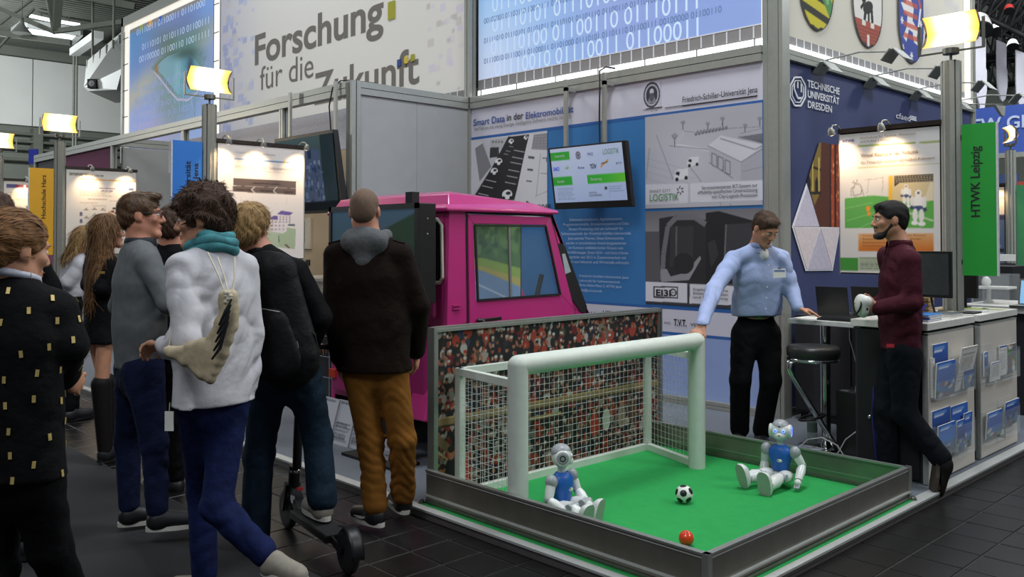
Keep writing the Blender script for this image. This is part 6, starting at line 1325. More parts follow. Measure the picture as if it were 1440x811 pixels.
for k, (pts, d, lab) in enumerate((((1372, 44, 1388, 155), 15, 'white pointed hanging banner nearest the corner of the shields banner'), ((1402, 56, 1417, 143), 16.5, 'white pointed hanging banner in the middle of the three'), ((1429, 70, 1446, 156), 15.5, 'white pointed hanging banner cut by the picture edge'))):
    x0, y0, x1, y1 = pts; t = thing('pointed_banner', at((x0+x1)/2, y0, d), lab, 'banner', 'white pointed banners')
    w = x1-x0; h = y1-y0
    P = [at(x0, y0, d), at(x0, y0+h*.55, d), at(x0+1, y0+h*.8, d), at(x0+w*.35, y1-3, d), at(x0+w*.55, y1, d), at(x0+w*.8, y1-4, d), at(x1, y0+h*.75, d), at(x1, y0+h*.5, d), at(x1-1.5, y0+h*.46, d), at(x1-1.5, y0+6, d)]
    MB().prism(P, FH*.03).build('cloth', WB, t)
    P = [at(x0-.5, y0+h*.62, d-.05), at(x0+w*.3, y1-h*.18, d-.05), at(x0+w*.4, y1-5, d-.05), at(x0+2, y0+h*.82, d-.05)]; MB().prism(P, FH*.02).build('fold', WB, t)
    MB().use(BLACKM).tube([at((x0+x1)/2, y0+3, d+.02), at((x0+x1)/2, y0+3, d+.02)+zz(4)], .01, 6).build('wire', None, t)
def truss(p, q, s, label, n=14):
    p, q = np.array(p, float), np.array(q, float); t = thing('lighting_truss', (p+q)/2, label, 'truss', 'black lighting trusses')
    d = (q-p)/np.linalg.norm(q-p); a = np.cross(d, [0, 0, 1.]); a /= np.linalg.norm(a); b_ = np.cross(a, d); m = MB(); cs = [a*s+b_*s, a*s-b_*s, -a*s-b_*s, -a*s+b_*s]
    for c in cs: m.tube([p+c, q+c], s*.16, 6)
    m.build('chord', BLACKM, t); stuff(t.children[-1]); m = MB()
    for k in range(n):
        u, v = p+(q-p)*k/n, p+(q-p)*(k+1)/n
        for i in range(4):
            c, e = cs[i], cs[(i+1) % 4]; m.tube([u+c, v+e] if k % 2 else [u+e, v+c], s*.09, 5)
    stuff(m.build('lattice', BLACKM, t)); return t
truss(at(1368, -12, 16), at(1475, 38, 15), .28, 'black lattice truss sloping across the top corner'); truss(at(1350, 4, 20), at(1480, 62, 19), .25, 'black lattice truss behind the sloping one'); truss(at(1340, 70, 22), at(1500, 48, 22), .3, 'black level truss behind the white pointed banners'); truss(at(1360, 110, 26), at(1500, 90, 26), .35, 'farthest black truss, low behind the white pointed banners')
m = MB().use(STEEL)
t = thing('roof_frame', at(1400, 40, 30), 'grey roof steel far behind the black trusses', 'truss')
for a, b_ in (((1330, 60), (1500, 20)), ((1350, 30), (1460, 110)), ((1300, 100), (1500, 118)), ((1420, -20), (1380, 130))): m.bar(at(*a, 30), at(*b_, 30), .25, .35)
stuff(m.build('steel_bars', None, t))
for k, (x, y, d, s, lab) in enumerate(((1376, 34, 15, .20, 'white round spotlight clamped above the nearest pointed banner'), (1403, 40, 17, .12, 'small lit spotlight on the black truss'), (1424, 62, 17, .10, 'small spotlight between two pointed banners'), (1419, 12, 15, .08, 'tiny red spotlight on the sloping truss'))):
    t = thing('stage_spotlight', at(x, y, d), lab, 'lamp', 'stage spotlights on the trusses'); ax = np.array([-.5, -.2, -.8]); c = at(x, y, d)
    col = mat('spot_white', '#c9c4c0', .5) if k < 1 else (mat('spot_red', '#b8322c', .5) if k == 3 else mat('spot_lit', '#fff', .5, emit='#f4f8ff', power=1.5))
    MB().use(col).lathe(c, [(s*.5, -s), (s*.8, -s*.6), (s, s*.2), (s*1.1, s*.8)], 14, ax).build('housing', None, t); MB().use(BLACKM).lathe(c, [(s*1.12, s*.75), (s*1.12, s*.85), (s*.9, s*.86)], 14, ax).tube([c+zz(s*.5), c+zz(1.6)], s*.10, 6).build('yoke', None, t)
# neighbouring station
ps, fl, B, rt = station((13.75, 4.08, 0), U2, N2, 0.0, 2.85, ('lamp post of the neighbouring stand beyond the green flag board', 'flood lamp seen edge-on before the blue banner', 'far poster with a blue text block, right behind the green flag board', 'far green flag board seen past the larger green one'), ('far_green', '#3f8f5c'), .62, (1.15, 2.35), (.9, 2.35), .16, spots=(.1,), rot=-.9, lamp_w=.3, glow=.6)
W = Wall('X', 13.74, 4.08+.07+.62, 1.16, .61, 1.17, ps); cv = Canvas(50, 90, '#e6d6c0'); cv.rect(0, .08, 1, .62, '#5a6a86'); cv.rect(0, .6, 1, .66, '#3a3a5a'); cv.lines(.05, .15, .45, .58, 9, '#aab4c4', 1); cv.lines(.55, .15, .95, .58, 9, '#aab4c4', 2); cv.lines(.1, .70, .9, .80, 2, '#b08a60', 3); cv.rect(0, .86, 1, .875, '#6a7a3c'); cv.rect(.3, .0, .7, .07, '#2a2a34'); W.put('poster_print', cv, PRINTM, .011)
dk2 = thing('dark_counter', (8.8, 2.6, .05), 'dark counter with a white top behind the counter with leaflets', 'counter'); MB().box((8.44, 2.10, .05), (9.3, 2.88, .93)).build('body', DARKC, dk2); MB().box((8.40, 2.06, .93), (9.34, 2.93, .985)).build('top', mat('counter_top', None), dk2)
ab = thing('acrylic_showcase', (8.75, 2.72, .985), 'clear acrylic showcase with a small model on the far counter', 'showcase')
MB().use(GLASS).box((8.62, 2.58, .986), (8.626, 2.90, 1.25)).build('pane', None, ab); MB().use(GLASS).box((8.92, 2.58, .986), (8.926, 2.90, 1.25)).build('pane', None, ab); MB().use(GLASS).box((8.62, 2.58, 1.25), (8.926, 2.90, 1.256)).build('lid', None, ab); MB().use(WHITEP).box((8.64, 2.60, 1.12), (8.9, 2.88, 1.14)).build('shelf', None, ab)
MB().use(WHITEP).lathe((8.78, 2.80, 0), [(.05, .99), (.02, 1.02), (.02, 1.12)], 12).ball((8.78, 2.82, 1.18), (.05, .04, .05), 12, 8).build('model', None, ab)
t = thing('glue_bottle', (8.55, 2.45, .985), 'small white bottle on the far counter beside the lit laptop', 'bottle'); q = np.array([8.50, 2.36, .986]); MB().use(WHITEP).lathe((q[0], q[1], 0), [(.025, .986), (.025, 1.04), (.008, 1.06), (.006, 1.09)], 12).build('body', None, t)
lp2 = thing('laptop', (8.7, 2.2, .985), 'laptop with a lit blue screen on the far counter at the picture edge', 'laptop'); xl = 8.62; y0, y1 = on(1431, 400, X=xl)[1], on(1431, 400, X=xl)[1]-.34
MB().use(ALUD).hexa([(xl, y1, .99), (xl+.012, y1, .99), (xl+.012, y0, .99), (xl, y0, .99), (xl+.06, y1, 1.22), (xl+.072, y1, 1.22), (xl+.072, y0, 1.22), (xl+.06, y0, 1.22)]).build('lid', None, lp2); MB().use(mat('lit_blue', '#7fb0d8', .3, emit='#8fc0e8', power=.5)).hexa([(xl-.003, y1+.015, 1.005), (xl, y1+.015, 1.005), (xl, y0-.015, 1.005), (xl-.003, y0-.015, 1.005), (xl+.053, y1+.015, 1.205), (xl+.056, y1+.015, 1.205), (xl+.056, y0-.015, 1.205), (xl+.053, y0-.015, 1.205)]).build('screen', None, lp2); MB().use(ALUD).box((xl-.24, y1, .986), (xl, y0, .998)).build('base', None, lp2)
wn = struct(MB().box((17.5, -2.0, 0), (17.6, 6.6, 2.6)).build('wall_neighbour', mat('dusky_wall', '#4a5260', .7, 0, .3, .9)))
m = MB().use(mat('orange_wall', '#c98a54', .7, 0, .15, 1.2)); ya_, yb_ = on(1431, 300, X=17.4)[1], on(1500, 300, X=17.4)[1]; za_, zb_ = 0, on(1435, 275, X=17.4)[2]; m.box((17.40, yb_, za_), (17.49, ya_, zb_)).use(mat('red_band', '#b84a3a', .7)).box((17.39, yb_, zb_-.0), (17.49, ya_, zb_+.25)); m.build('orange_panel', None, wn)
m = MB().use(mat('blue_panel_far', '#4a5a8a', .7, 0, .2, 2)); yc = on(1397, 230, X=17.4)[1]; m.box((17.42, ya_, on(1410, 245, X=17.4)[2]), (17.49, yc, 2.55)); m.build('blue_panel', None, wn)
t = thing('dark_showcase', (10.9, 3.2, .05), 'dark glazed showcase on legs behind the acrylic showcase', 'showcase'); a = on(1396, 420, Y=3.3); MB().use(DARKC).box((a[0], 3.1, .05), (a[0]+1.3, 3.5, 1.0)).build('body', None, t); MB().use(BLACKM).box((a[0], 3.1, 1.0), (a[0]+.6, 3.5, 1.28)).build('upper_case', None, t); MB().use(PROF).box((a[0]+.75, 3.1, 1.0), (a[0]+.8, 3.2, 1.5)).build('post', None, t)
t = thing('white_instrument', (12.5, 4.2, 1.0), 'white instrument box with a dark slot below the far poster', 'instrument'); a = at(1397, 360, 12); 
MB().use(WHITEP).obox(at(1408, 362, 12), RT, FH, (0, 0, 1), .13, .12, .045).build('case', None, t); MB().use(BLACKM).obox(at(1404, 352, 11.95), RT, FH, (0, 0, 1), .05, .05, .025).build('slot', None, t); MB().use(DARKC).obox(at(1408, 362, 12)*np.array([1, 1, 0])+zz(.63), RT, FH, (0, 0, 1), .13, .12, .625).build('plinth', None, t)
fit_texts()
# ================================================================= people: smooth blended bodies and garments
class Blend:
    """adds rounded shapes, blends them smoothly and turns the result into one mesh"""
    def __init__(s, vox): s.vox = vox; s.ops = []; s.lo = np.full(3, 1e9); s.hi = np.full(3, -1e9); s.fold = None
    def _bb(s, lo, hi, grow=True):
        if grow: s.lo = np.minimum(s.lo, lo); s.hi = np.maximum(s.hi, hi)
    def cone(s, a, b, ra, rb, k=.02, w=None, q=1.0, op='u'):
        """tapered rod; w, q: flattened along direction w by factor q (<1 is thinner)"""
        a, b = np.array(a, float), np.array(b, float); R = max(ra, rb)
        lo = np.minimum(a, b)-R-.004; hi = np.maximum(a, b)+R+.004; s._bb(lo, hi, op == 'u')
        def f(X, Y, Z):
            dx, dy, dz = X-a[0], Y-a[1], Z-a[2]; B = b-a
            if w is not None:
                e = 1/q-1; t = (dx*w[0]+dy*w[1]+dz*w[2])*e; dx = dx+t*w[0]; dy = dy+t*w[1]; dz = dz+t*w[2]; B = B+(B@w)*e*w
            h = np.clip((dx*B[0]+dy*B[1]+dz*B[2])/(B@B+1e-9), 0, 1)
            dx = dx-h*B[0]; dy = dy-h*B[1]; dz = dz-h*B[2]
            d = np.sqrt(dx*dx+dy*dy+dz*dz)-(ra+(rb-ra)*h)
            return d*(q if w is not None else 1.0) if w is not None else d
        s.ops.append((op, f, lo, hi, k)); return s
    def ell(s, c, r, fr=None, k=.015, op='u'):
        c = np.array(c, float); r = np.array(r, float); fr = np.eye(3) if fr is None else fr; R = r.max()
        lo, hi = c-R-.004, c+R+.004; s._bb(lo, hi, op == 'u')
        def f(X, Y, Z):
            dx, dy, dz = X-c[0], Y-c[1], Z-c[2]; n = 0; g = 0
            for i in range(3):
                u = dx*fr[i][0]+dy*fr[i][1]+dz*fr[i][2]; n = n+(u/r[i])**2; g = g+(u/r[i]**2)**2
            n = np.sqrt(n); return n*(n-1)/np.sqrt(g+1e-12)
        s.ops.append((op, f, lo, hi, k)); return s
    def cut(s, p, n):
        """keeps the side away from n"""
        p = np.array(p, float); n = np.array(n, float); n = n/np.linalg.norm(n)
        s.ops.append(('c', lambda X, Y, Z: (X-p[0])*n[0]+(Y-p[1])*n[1]+(Z-p[2])*n[2], None, None, 0)); return s
    def mesh(s, name):
        v = s.vox; lo = s.lo-.02; hi = s.hi+.02; n = np.ceil((hi-lo)/v).astype(int)+1
        ax = [(lo[i]+np.arange(n[i])*v).astype(np.float32) for i in range(3)]
        D = np.full(n, .3, np.float32)
        for op, f, a, b, k in s.ops:
            if op == 'c':
                D = np.maximum(D, f(ax[0][:, None, None], ax[1][None, :, None], ax[2][None, None, :]).astype(np.float32)); continue
            pad = k+2.5*v; sl = tuple(slice(max(0, int((a[i]-pad-lo[i])/v)), min(n[i], int((b[i]+pad-lo[i])/v)+2)) for i in range(3))
            d = f(ax[0][sl[0]][:, None, None], ax[1][sl[1]][None, :, None], ax[2][sl[2]][None, None, :]).astype(np.float32); E = D[sl]
            if op == 'u': h = np.clip(k-np.abs(E-d), 0, None)/k; D[sl] = np.minimum(E, d)-h*h*k*.25
            else: h = np.clip(k-np.abs(E+d), 0, None)/k; D[sl] = np.maximum(E, -d)+h*h*k*.25
        if s.fold:
            near = np.abs(D) < .03; ii = np.nonzero(near); D[ii] += s.fold(ax[0][ii[0]], ax[1][ii[1]], ax[2][ii[2]]).astype(np.float32)
        return nets(D, lo, v, name)
def nets(D, lo, v, name):
    S = D < 0; nx, ny, nz = D.shape; c = np.zeros((nx-1, ny-1, nz-1), np.int8)
    for i in (0, 1):
        for j in (0, 1):
            for k in (0, 1): c += S[i:nx-1+i, j:ny-1+j, k:nz-1+k]
    ii, jj, kk = np.nonzero((c > 0) & (c < 8)); m = len(ii)
    idx = np.full(c.shape, -1, np.int32); idx[ii, jj, kk] = np.arange(m)
    acc = np.zeros((m, 3)); cnt = np.zeros(m)
    for axis in range(3):
        o1, o2 = [a for a in range(3) if a != axis]
        for p in (0, 1):
            for q in (0, 1):
                A = [ii, jj, kk]; off = [0, 0, 0]; off[o1] = p; off[o2] = q
                a = (ii+off[0], jj+off[1], kk+off[2]); off[axis] = 1; b = (ii+off[0], jj+off[1], kk+off[2])
                da, db = D[a], D[b]; x = (da < 0) != (db < 0); t = np.where(x, da/np.where(x, da-db, 1), 0)
                P = np.zeros((m, 3)); P[:, o1] = p; P[:, o2] = q; P[:, axis] = t; acc[x] += P[x]; cnt[x] += 1
    V = (acc/cnt[:, None]+np.stack([ii, jj, kk], 1))*v+lo
    Q = []
    for axis in range(3):
        o1, o2 = (axis+1) % 3, (axis+2) % 3
        sl0 = [slice(None)]*3; sl1 = [slice(None)]*3; sl0[axis] = slice(0, -1); sl1[axis] = slice(1, None)
        a, b = S[tuple(sl0)], S[tuple(sl1)]; e = np.nonzero(a != b); e = [q.copy() for q in e]
        ok = (e[o1] > 0) & (e[o2] > 0) & (e[o1] < D.shape[o1]-1) & (e[o2] < D.shape[o2]-1); e = [q[ok] for q in e]; fl = a[tuple(e)]
        def cell(d1, d2):
            g = [q.copy() for q in e]; g[o1] = g[o1]+d1; g[o2] = g[o2]+d2; return idx[tuple(g)]
        q = np.stack([cell(-1, -1), cell(0, -1), cell(0, 0), cell(-1, 0)], 1); q[~fl] = q[~fl][:, ::-1]; Q.append(q)
    return V, np.concatenate(Q)
def skin_mesh(name, bl, m, parent):
    V, Q = bl.mesh(name); o0 = np.array(wloc(parent)); me = fast_mesh(name, V-o0, Q); me.polygons.foreach_set('use_smooth', np.ones(len(Q), bool)); o = link_mesh(name, me, m, parent); return o, V
def strands(ho, HV, look, h, hz, hs):
    """short ribbons of hair lying over the hair shape"""
    n = len(HV); nr = np.zeros(n*3, np.float32); ho.data.vertices.foreach_get('normal', nr); nr = nr.reshape(-1, 3)
    st = look['style']; g = np.random.RandomState(5); k = {'shaved': 0, 'long': 2600, 'curly': 2600}.get(st, 2200)
    if not k: return
    i = g.randint(0, n, k); p = HV[i].copy(); m = nr[i]
    if st == 'long': fl = -ZU+0*p
    elif st == 'bun': fl = h(0, -.135, .02)-p
    else: fl = p-h(.01, -.055, .125)
    fl = fl-m*(fl*m).sum(1)[:, None]; fl = fl/(np.linalg.norm(fl, axis=1)[:, None]+1e-6); j = g.normal(0, .75 if st == 'curly' else .22, k)
    sd = np.cross(m, fl); fl = fl*np.cos(j)[:, None]+sd*np.sin(j)[:, None]; sd = np.cross(m, fl)
    L = {'long': .11, 'curly': .028, 'bun': .06, 'bowl': .055}.get(st, .032)*g.uniform(.6, 1.25, k)*hs; w = {'long': .0024, 'curly': .0022}.get(st, .0018)
    lift = {'curly': .006, 'short': .005, 'crop': .003, 'bowl': .006, 'bun': .003, 'long': .004}[st]*g.uniform(.3, 1.3, k)
    V = np.zeros((k, 5, 2, 3)); cu = g.uniform(-1, 1, k)*(.35 if st == 'curly' else .08)
    for q in range(5):
        s_ = q/4; c = p+fl*(L*s_)[:, None]+sd*(L*cu*s_*s_)[:, None]+m*(lift*(1.6*s_-s_*s_*(1.2 if st != 'curly' else .5))+.0008-(L*s_)**2/(.19 if st != 'long' else 9)*(st != 'long'))[:, None]
        ww = w*(1-.75*s_); V[:, q, 0] = c-sd*ww; V[:, q, 1] = c+sd*ww
    b0 = (np.arange(k)*10)[:, None]; F = np.concatenate([b0+np.array([[2*q, 2*q+1, 2*q+3, 2*q+2]]) for q in range(4)])
    o0 = np.array(wloc(ho)); me = fast_mesh('strands', V.reshape(-1, 3)-o0, F); stuff(link_mesh('strands', me, look['hair'], ho))
def unit(v): v = np.array(v, float); return v/np.linalg.norm(v)
ZU = np.array([0, 0, 1.])
SKIN = mat('skin', '#c08a6c', .55, 0, .06, 30, bump=.05, bscale=300); SKINR = mat('skin_ruddy', '#c4886e', .55, 0, .06, 30, bump=.05, bscale=300)
EYEW = mat('eye_white', '#d8d4cc', .3); IRIS = mat('eye_dark', '#2a2420', .3); LIP = mat('lip', '#9a5a4c', .5)
def fold_fn(amp, kz=40, seed=0, mid=None, rad=.2):
    a = seed*1.7
    def f(X, Y, Z):
        rg = lambda t: 1-2*np.abs(np.sin(t))
        wx = .05*np.sin(17*Z+9*Y+a)+.03*np.sin(31*X-23*Z+2*a); wz = .06*np.sin(11*X+14*Y+2*a)+.03*np.sin(27*Y-19*X+a)
        w = rg(kz*.5*(Z+wz)+6*(X+wx)+a)*.45+rg(17*(X-.6*Y+wx)+12*(Z+wz)+1+a)*.4+rg(15*(Y+.5*X+wx)-15*(Z+wz)+2*a)*.4+rg(33*(Z+wz)-22*(X+Y))*.2
        w = w*(.55+.45*np.sin(9*X+13*Y+8*Z+a))
        g = 1.0 if mid is None else sum(np.exp(-((Z-m)/rad)**2) for m in mid)
        return amp*w*g
    return f
def add_hand(b, wr, d, pn, curl=.5, thumb=1, spread=.0):
    """palm, four bent fingers of different lengths and a thumb; d along the hand, pn out of the palm"""
    d = unit(d); pn = unit(np.array(pn)-d*(np.array(pn)@d)); l = np.cross(d, pn)*thumb
    b.cone(wr+d*.012, wr+d*.075, .030, .036, .02, pn, .42)
    b.cone(wr+d*.07-l*.026, wr+d*.07+l*.026, .014, .015, .012)
    for k, (o, L) in enumerate(((.030, .066), (.010, .076), (-.011, .070), (-.031, .054))):
        p = wr+d*.082+l*o; a = .0; dd = d+l*(spread*(o/.03)); r = .0088-.0006*(k == 3)
        for sgm, c in ((.46, curl*.7), (.30, curl*1.5), (.24, curl*2.1)):
            q = unit(dd*math.cos(c)+pn*math.sin(c)); e = p+q*L*sgm*1.08; b.cone(p, e, r, r*.93, .006); p = e; r *= .93
    p = wr+d*.025+l*.028; q = unit(d*.75+l*.65+pn*.25); e = p+q*.042; b.cone(p, e, .0125, .0105, .010)
    q2 = unit(d*.95+l*.15+pn*(.25+curl*.5)); b.cone(e, e+q2*.032, .0105, .0085, .006)
def person(label, d0, head, neck, pelvis, fb, fh, arms, legs, look, hs=1.0, pitch=0.0, roll=0.0, sw=.185, hw=.085, build=1.0, group=None, feet=True, loc=None):
    A = lambda p: at(p[0], p[1], d0+(p[2] if len(p) > 2 else 0)) if len(p) < 4 else np.array(p[:3])
    fb = unit(fb); fh = unit(fh); rb = np.cross(fb, ZU); H = A(head); N = A(neck); P = A(pelvis)
    t = thing('person', (P[0], P[1], loc if loc is not None else 0.0), label, 'person', group)
    # head frame
    hy = unit(fh*math.cos(pitch)-ZU*math.sin(pitch)); hx = unit(np.cross(fh, ZU)); hz = np.cross(hx, hy)
    if roll: hx, hz = hx*math.cos(roll)+hz*math.sin(roll), hz*math.cos(roll)-hx*math.sin(roll)
    FR = np.array([hx, hy, hz]); h = lambda x, y, z: H+(hx*x+hy*y+hz*z)*hs; S = lambda *r: np.array(r)*hs
    up = unit(N-P); chest = P+(N-P)*.68; waist = P+(N-P)*.30
    sh = {'R': N+rb*(sw-.022)-up*.092, 'L': N-rb*(sw-.022)-up*.092}
    for k in 'LR':
        if len(arms[k]) > 3: sh[k] = A(arms[k][3])
    hip = {'R': P+rb*hw-ZU*.04, 'L': P-rb*hw-ZU*.04}
    el = {k: A(arms[k][0]) for k in 'LR'}; wr = {k: A(arms[k][1]) for k in 'LR'}
    kn = {k: A(legs[k][0]) for k in 'LR'}; an = {k: A(legs[k][1]) for k in 'LR'}; to = {k: A(legs[k][2]) for k in 'LR'}
    # --- skin
    b = Blend(.0062)
    b.ell(h(0, -.015, .035), S(.074, .095, .082), FR).ell(h(0, .025, -.028), S(.060, .068, .080), FR, .03)
    for s in (-1, 1): b.cone(h(s*.045, .0, -.055), h(s*.014, .072, -.098), .024*hs, .020*hs, .025).ell(h(s*.040, .066, -.020), S(.022, .02, .02), FR, .02)
    b.ell(h(0, .080, -.100), S(.020, .018, .017), FR, .02).cone(h(-.036, .080, .026), h(.036, .080, .026), .010*hs, .010*hs, .02)
    for s in (-1, 1): b.ell(h(s*.031, .096, .004), S(.014, .012, .010), FR, .012, 's')
    b.cone(h(0, .088, .014), h(0, .110, -.026), .008*hs, .012*hs, .012)
    for s in (-1, 1): b.ell(h(s*.011, .098, -.032), S(.009, .011, .008), FR, .008)
    b.ell(h(0, .090, -.058), S(.024, .010, .007), FR, .008).ell(h(0, .087, -.071), S(.021, .010, .008), FR, .008)
    for s in (-1, 1): b.ell(h(s*.075, -.008, -.005), S(.010, .020, .031), FR, .008).cone(h(s*.074, -.002, -.018), h(s*.070, .006, -.030), .010*hs, .007*hs, .008)
    b.cone(h(0, -.022, -.06), N+up*.01, .056*build**.5, .060*build**.5, .03).cone(N, N-up*.05, .07, .09, .04, fb, .7)
    b.cone(N-up*.08, chest, .09*build, .12*build, .04, fb, .62).cone(chest, P, .12*build, .115*build, .04, fb, .62)
    for k in 'LR':
        b.cone(N-up*.03, sh[k], .045, .048, .03).cone(sh[k], el[k], .043, .034, .03).cone(el[k], wr[k], .034, .024, .02)
        hd = arms[k][2]; add_hand(b, wr[k], hd[0], hd[1], hd[2], hd[3] if len(hd) > 3 else (1 if k == 'R' else -1), .12)
        b.cone(hip[k], kn[k], .065*build, .045, .03).cone(kn[k], an[k], look.get('calf', .042), .032, .02)
        b.cone(an[k], an[k]*.4+to[k]*.6+ZU*.0, .03, .025, .02)
    body, V = skin_mesh('body', b, look['skin'], t)
    for s in (-1, 1):
        e = MB().use(EYEW).ball(h(s*.031, .079, .004), .0115*hs, 12, 8).use(IRIS).ball(h(s*.031, .0865, .003), .0052*hs, 8, 6); e.build('eye', None, t)
    br = look.get('brow', look['hair'])
    m = MB().use(br)
    for s in (-1, 1): m.tube([h(s*.016, .0955, .024), h(s*.032, .0945, .029), h(s*.047, .083, .025)], [.0022, .003, .0018], 6)
    m.build('eyebrow', None, t); stuff(t.children[-1]); m = MB().use(LIP).ball(h(0, .0985, -.0585), S(.019, .0035, .0035), 12, 6, FR).ball(h(0, .0955, -.0705), S(.016, .0035, .0045), 12, 6, FR); m.build('lips', None, t)
    # --- hair
    style = look['style']; b = Blend(.0062)
    if style == 'shaved':
        b.ell(h(0, -.017, .037), S(.0765, .0975, .0845), FR).ell(h(0, -.062, -.012), S(.062, .045, .055), FR, .03).ell(h(0, .105, -.02), S(.090, .075, .088), FR, .012, 's')
        for s in (-1, 1): b.ell(h(s*.085, .0, -.02), S(.022, .026, .036), FR, .008, 's')
    else:
        th = {'short': .008, 'curly': .022, 'bowl': .016, 'bun': .012, 'long': .012, 'crop': .006}[style]
        b.ell(h(0, -.018, .038), S(.0745+th, .0955+th, .083+th), FR).ell(h(0, -.060, -.015), S(.058+th*.6, .045+th*.7, .066), FR, .03)
        if style == 'curly':
            r = random.Random(2)
            for i in range(26): a_ = r.uniform(0, 6.28); e_ = r.uniform(.1, 1.3); b.ell(h(.085*math.cos(a_)*math.cos(e_), -.01+.105*math.sin(a_)*math.cos(e_), .045+.085*math.sin(e_)), S(.028, .028, .024), FR, .02)
            b.ell(h(0, .060, .098), S(.055, .035, .026), FR, .02)
        if style == 'short': b.ell(h(0, .055, .10), S(.055, .04, .022), FR, .02)
        if style == 'crop': b.ell(h(0, .048, .092), S(.055, .035, .018), FR, .02)
        if style == 'bowl': b.ell(h(0, .02, .06), S(.085, .085, .075), FR, .02).ell(h(0, -.065, .0), S(.07, .05, .075), FR, .02)
        if style == 'bun': b.ell(h(0, -.135, .02), S(.048, .045, .048), FR, .02).cone(h(0, -.09, .0), h(0, -.07, -.06), .04*hs, .02*hs, .02)
        b.ell(h(0, .112, -.035), S(.088, .088, .098), FR, .010, 's')
        if style not in ('long',):
            for s in (-1, 1): b.ell(h(s*.088, .004, -.022), S(.026, .026, .040), FR, .008, 's')
        if style == 'long':
            for o, e_, r_ in look['locks']: b.cone(h(*o), h(*e_), r_[0]*hs, r_[1]*hs, .03, hy, .7)
    kx = look.get('strand', 1.0); sx = hx*160
    b.fold = lambda X, Y, Z: .0022*kx*np.sin((X-H[0])*sx[0]+(Y-H[1])*sx[1]+(Z-H[2])*sx[2]*.2+6*np.sin((Z-H[2])*22))+.0012*kx*np.sin((X+Y)*90+Z*70)
    ho, HV = skin_mesh('hair', b, look['hair'], t)
    strands(ho, HV, look, h, hz, hs)
    if look.get('beard'):
        b = Blend(.0062); 
        for s in (-1, 1): b.cone(h(s*.062, .006, -.030), h(s*.030, .060, -.096), .014*hs, .019*hs, .02)
        b.cone(h(-.02, .078, -.100), h(.02, .078, -.100), .024*hs, .024*hs, .02).cone(h(-.022, .090, -.047), h(.022, .090, -.047), .0075*hs, .0075*hs, .01).ell(h(0, .098, -.066), S(.026, .02, .014), FR, .006, 's'); skin_mesh('beard', b, look['hair'], t)
    # --- top garment
    c = look['top']; g = c.get('grow', 0.0); b = Blend(c.get('vox', .0085)); hem = P-ZU*c.get('hem', .08); wid = c.get('wide', .155)*build
    b.cone(N-up*.10, chest, .115*build+g, wid+g, .05, fb, .62).cone(chest, waist, wid+g, wid*.97+g, .05, fb, .64).cone(waist, hem-ZU*.05, wid*.97+g, c.get('hemw', wid)+g, .05, fb, .68)
    for k in 'LR':
        b.cone(N-up*.040+fb*-.01, sh[k]+up*.012, .056+g*.6, .048+g*.6, .035).cone(sh[k], el[k], .055+g*.7, .047+g*.7, .022)
        e2 = wr[k]+(el[k]-wr[k])*c.get('cuff', .06); b.cone(el[k], e2, .046+g*.7, c.get('cuffw', .036)+g*.5, .025)
    b.cone(N-up*.05, N+up*.005, .085, .068, .03, fb, .85)
    b.cut(hem, -ZU)
    b.ell(N+up*c.get('neckcut', .045)+fb*.035, np.array([.065, .065, .05]), None, .01, 's')
    b.fold = fold_fn(c.get('fold', .004), c.get('kz', 34), c.get('seed', 0))
    top, TV = skin_mesh(c['name'], b, c['mat'], t)
    # --- trousers or skirt and legs
    c = look['legs']; b = Blend(c.get('vox', .0085)); lw = c.get('w', 1.0); pw = .150*build
    b.cone(P+ZU*.06, P-ZU*.06, pw*.92, pw*.98, .04, fb, .66)
    for k in 'LR':
        b.cone(hip[k], kn[k], .088*lw*build, .064*lw, .035).cone(kn[k], an[k]+(kn[k]-an[k])*c.get('end', .13), .064*lw, c.get('cuffw', .052)*lw, .03)
    for k in 'LR':
        dd = unit(an[k]-kn[k]); 
    b.fold = fold_fn(c.get('fold', .004), c.get('kz', 70), 3+c.get('seed', 0), [np.mean([kn['L'][2], kn['R'][2]])-.05, np.mean([an['L'][2], an['R'][2]])+.10, P[2]-.12], .14)
    if c.get('name'): skin_mesh(c['name'], b, c['mat'], t)
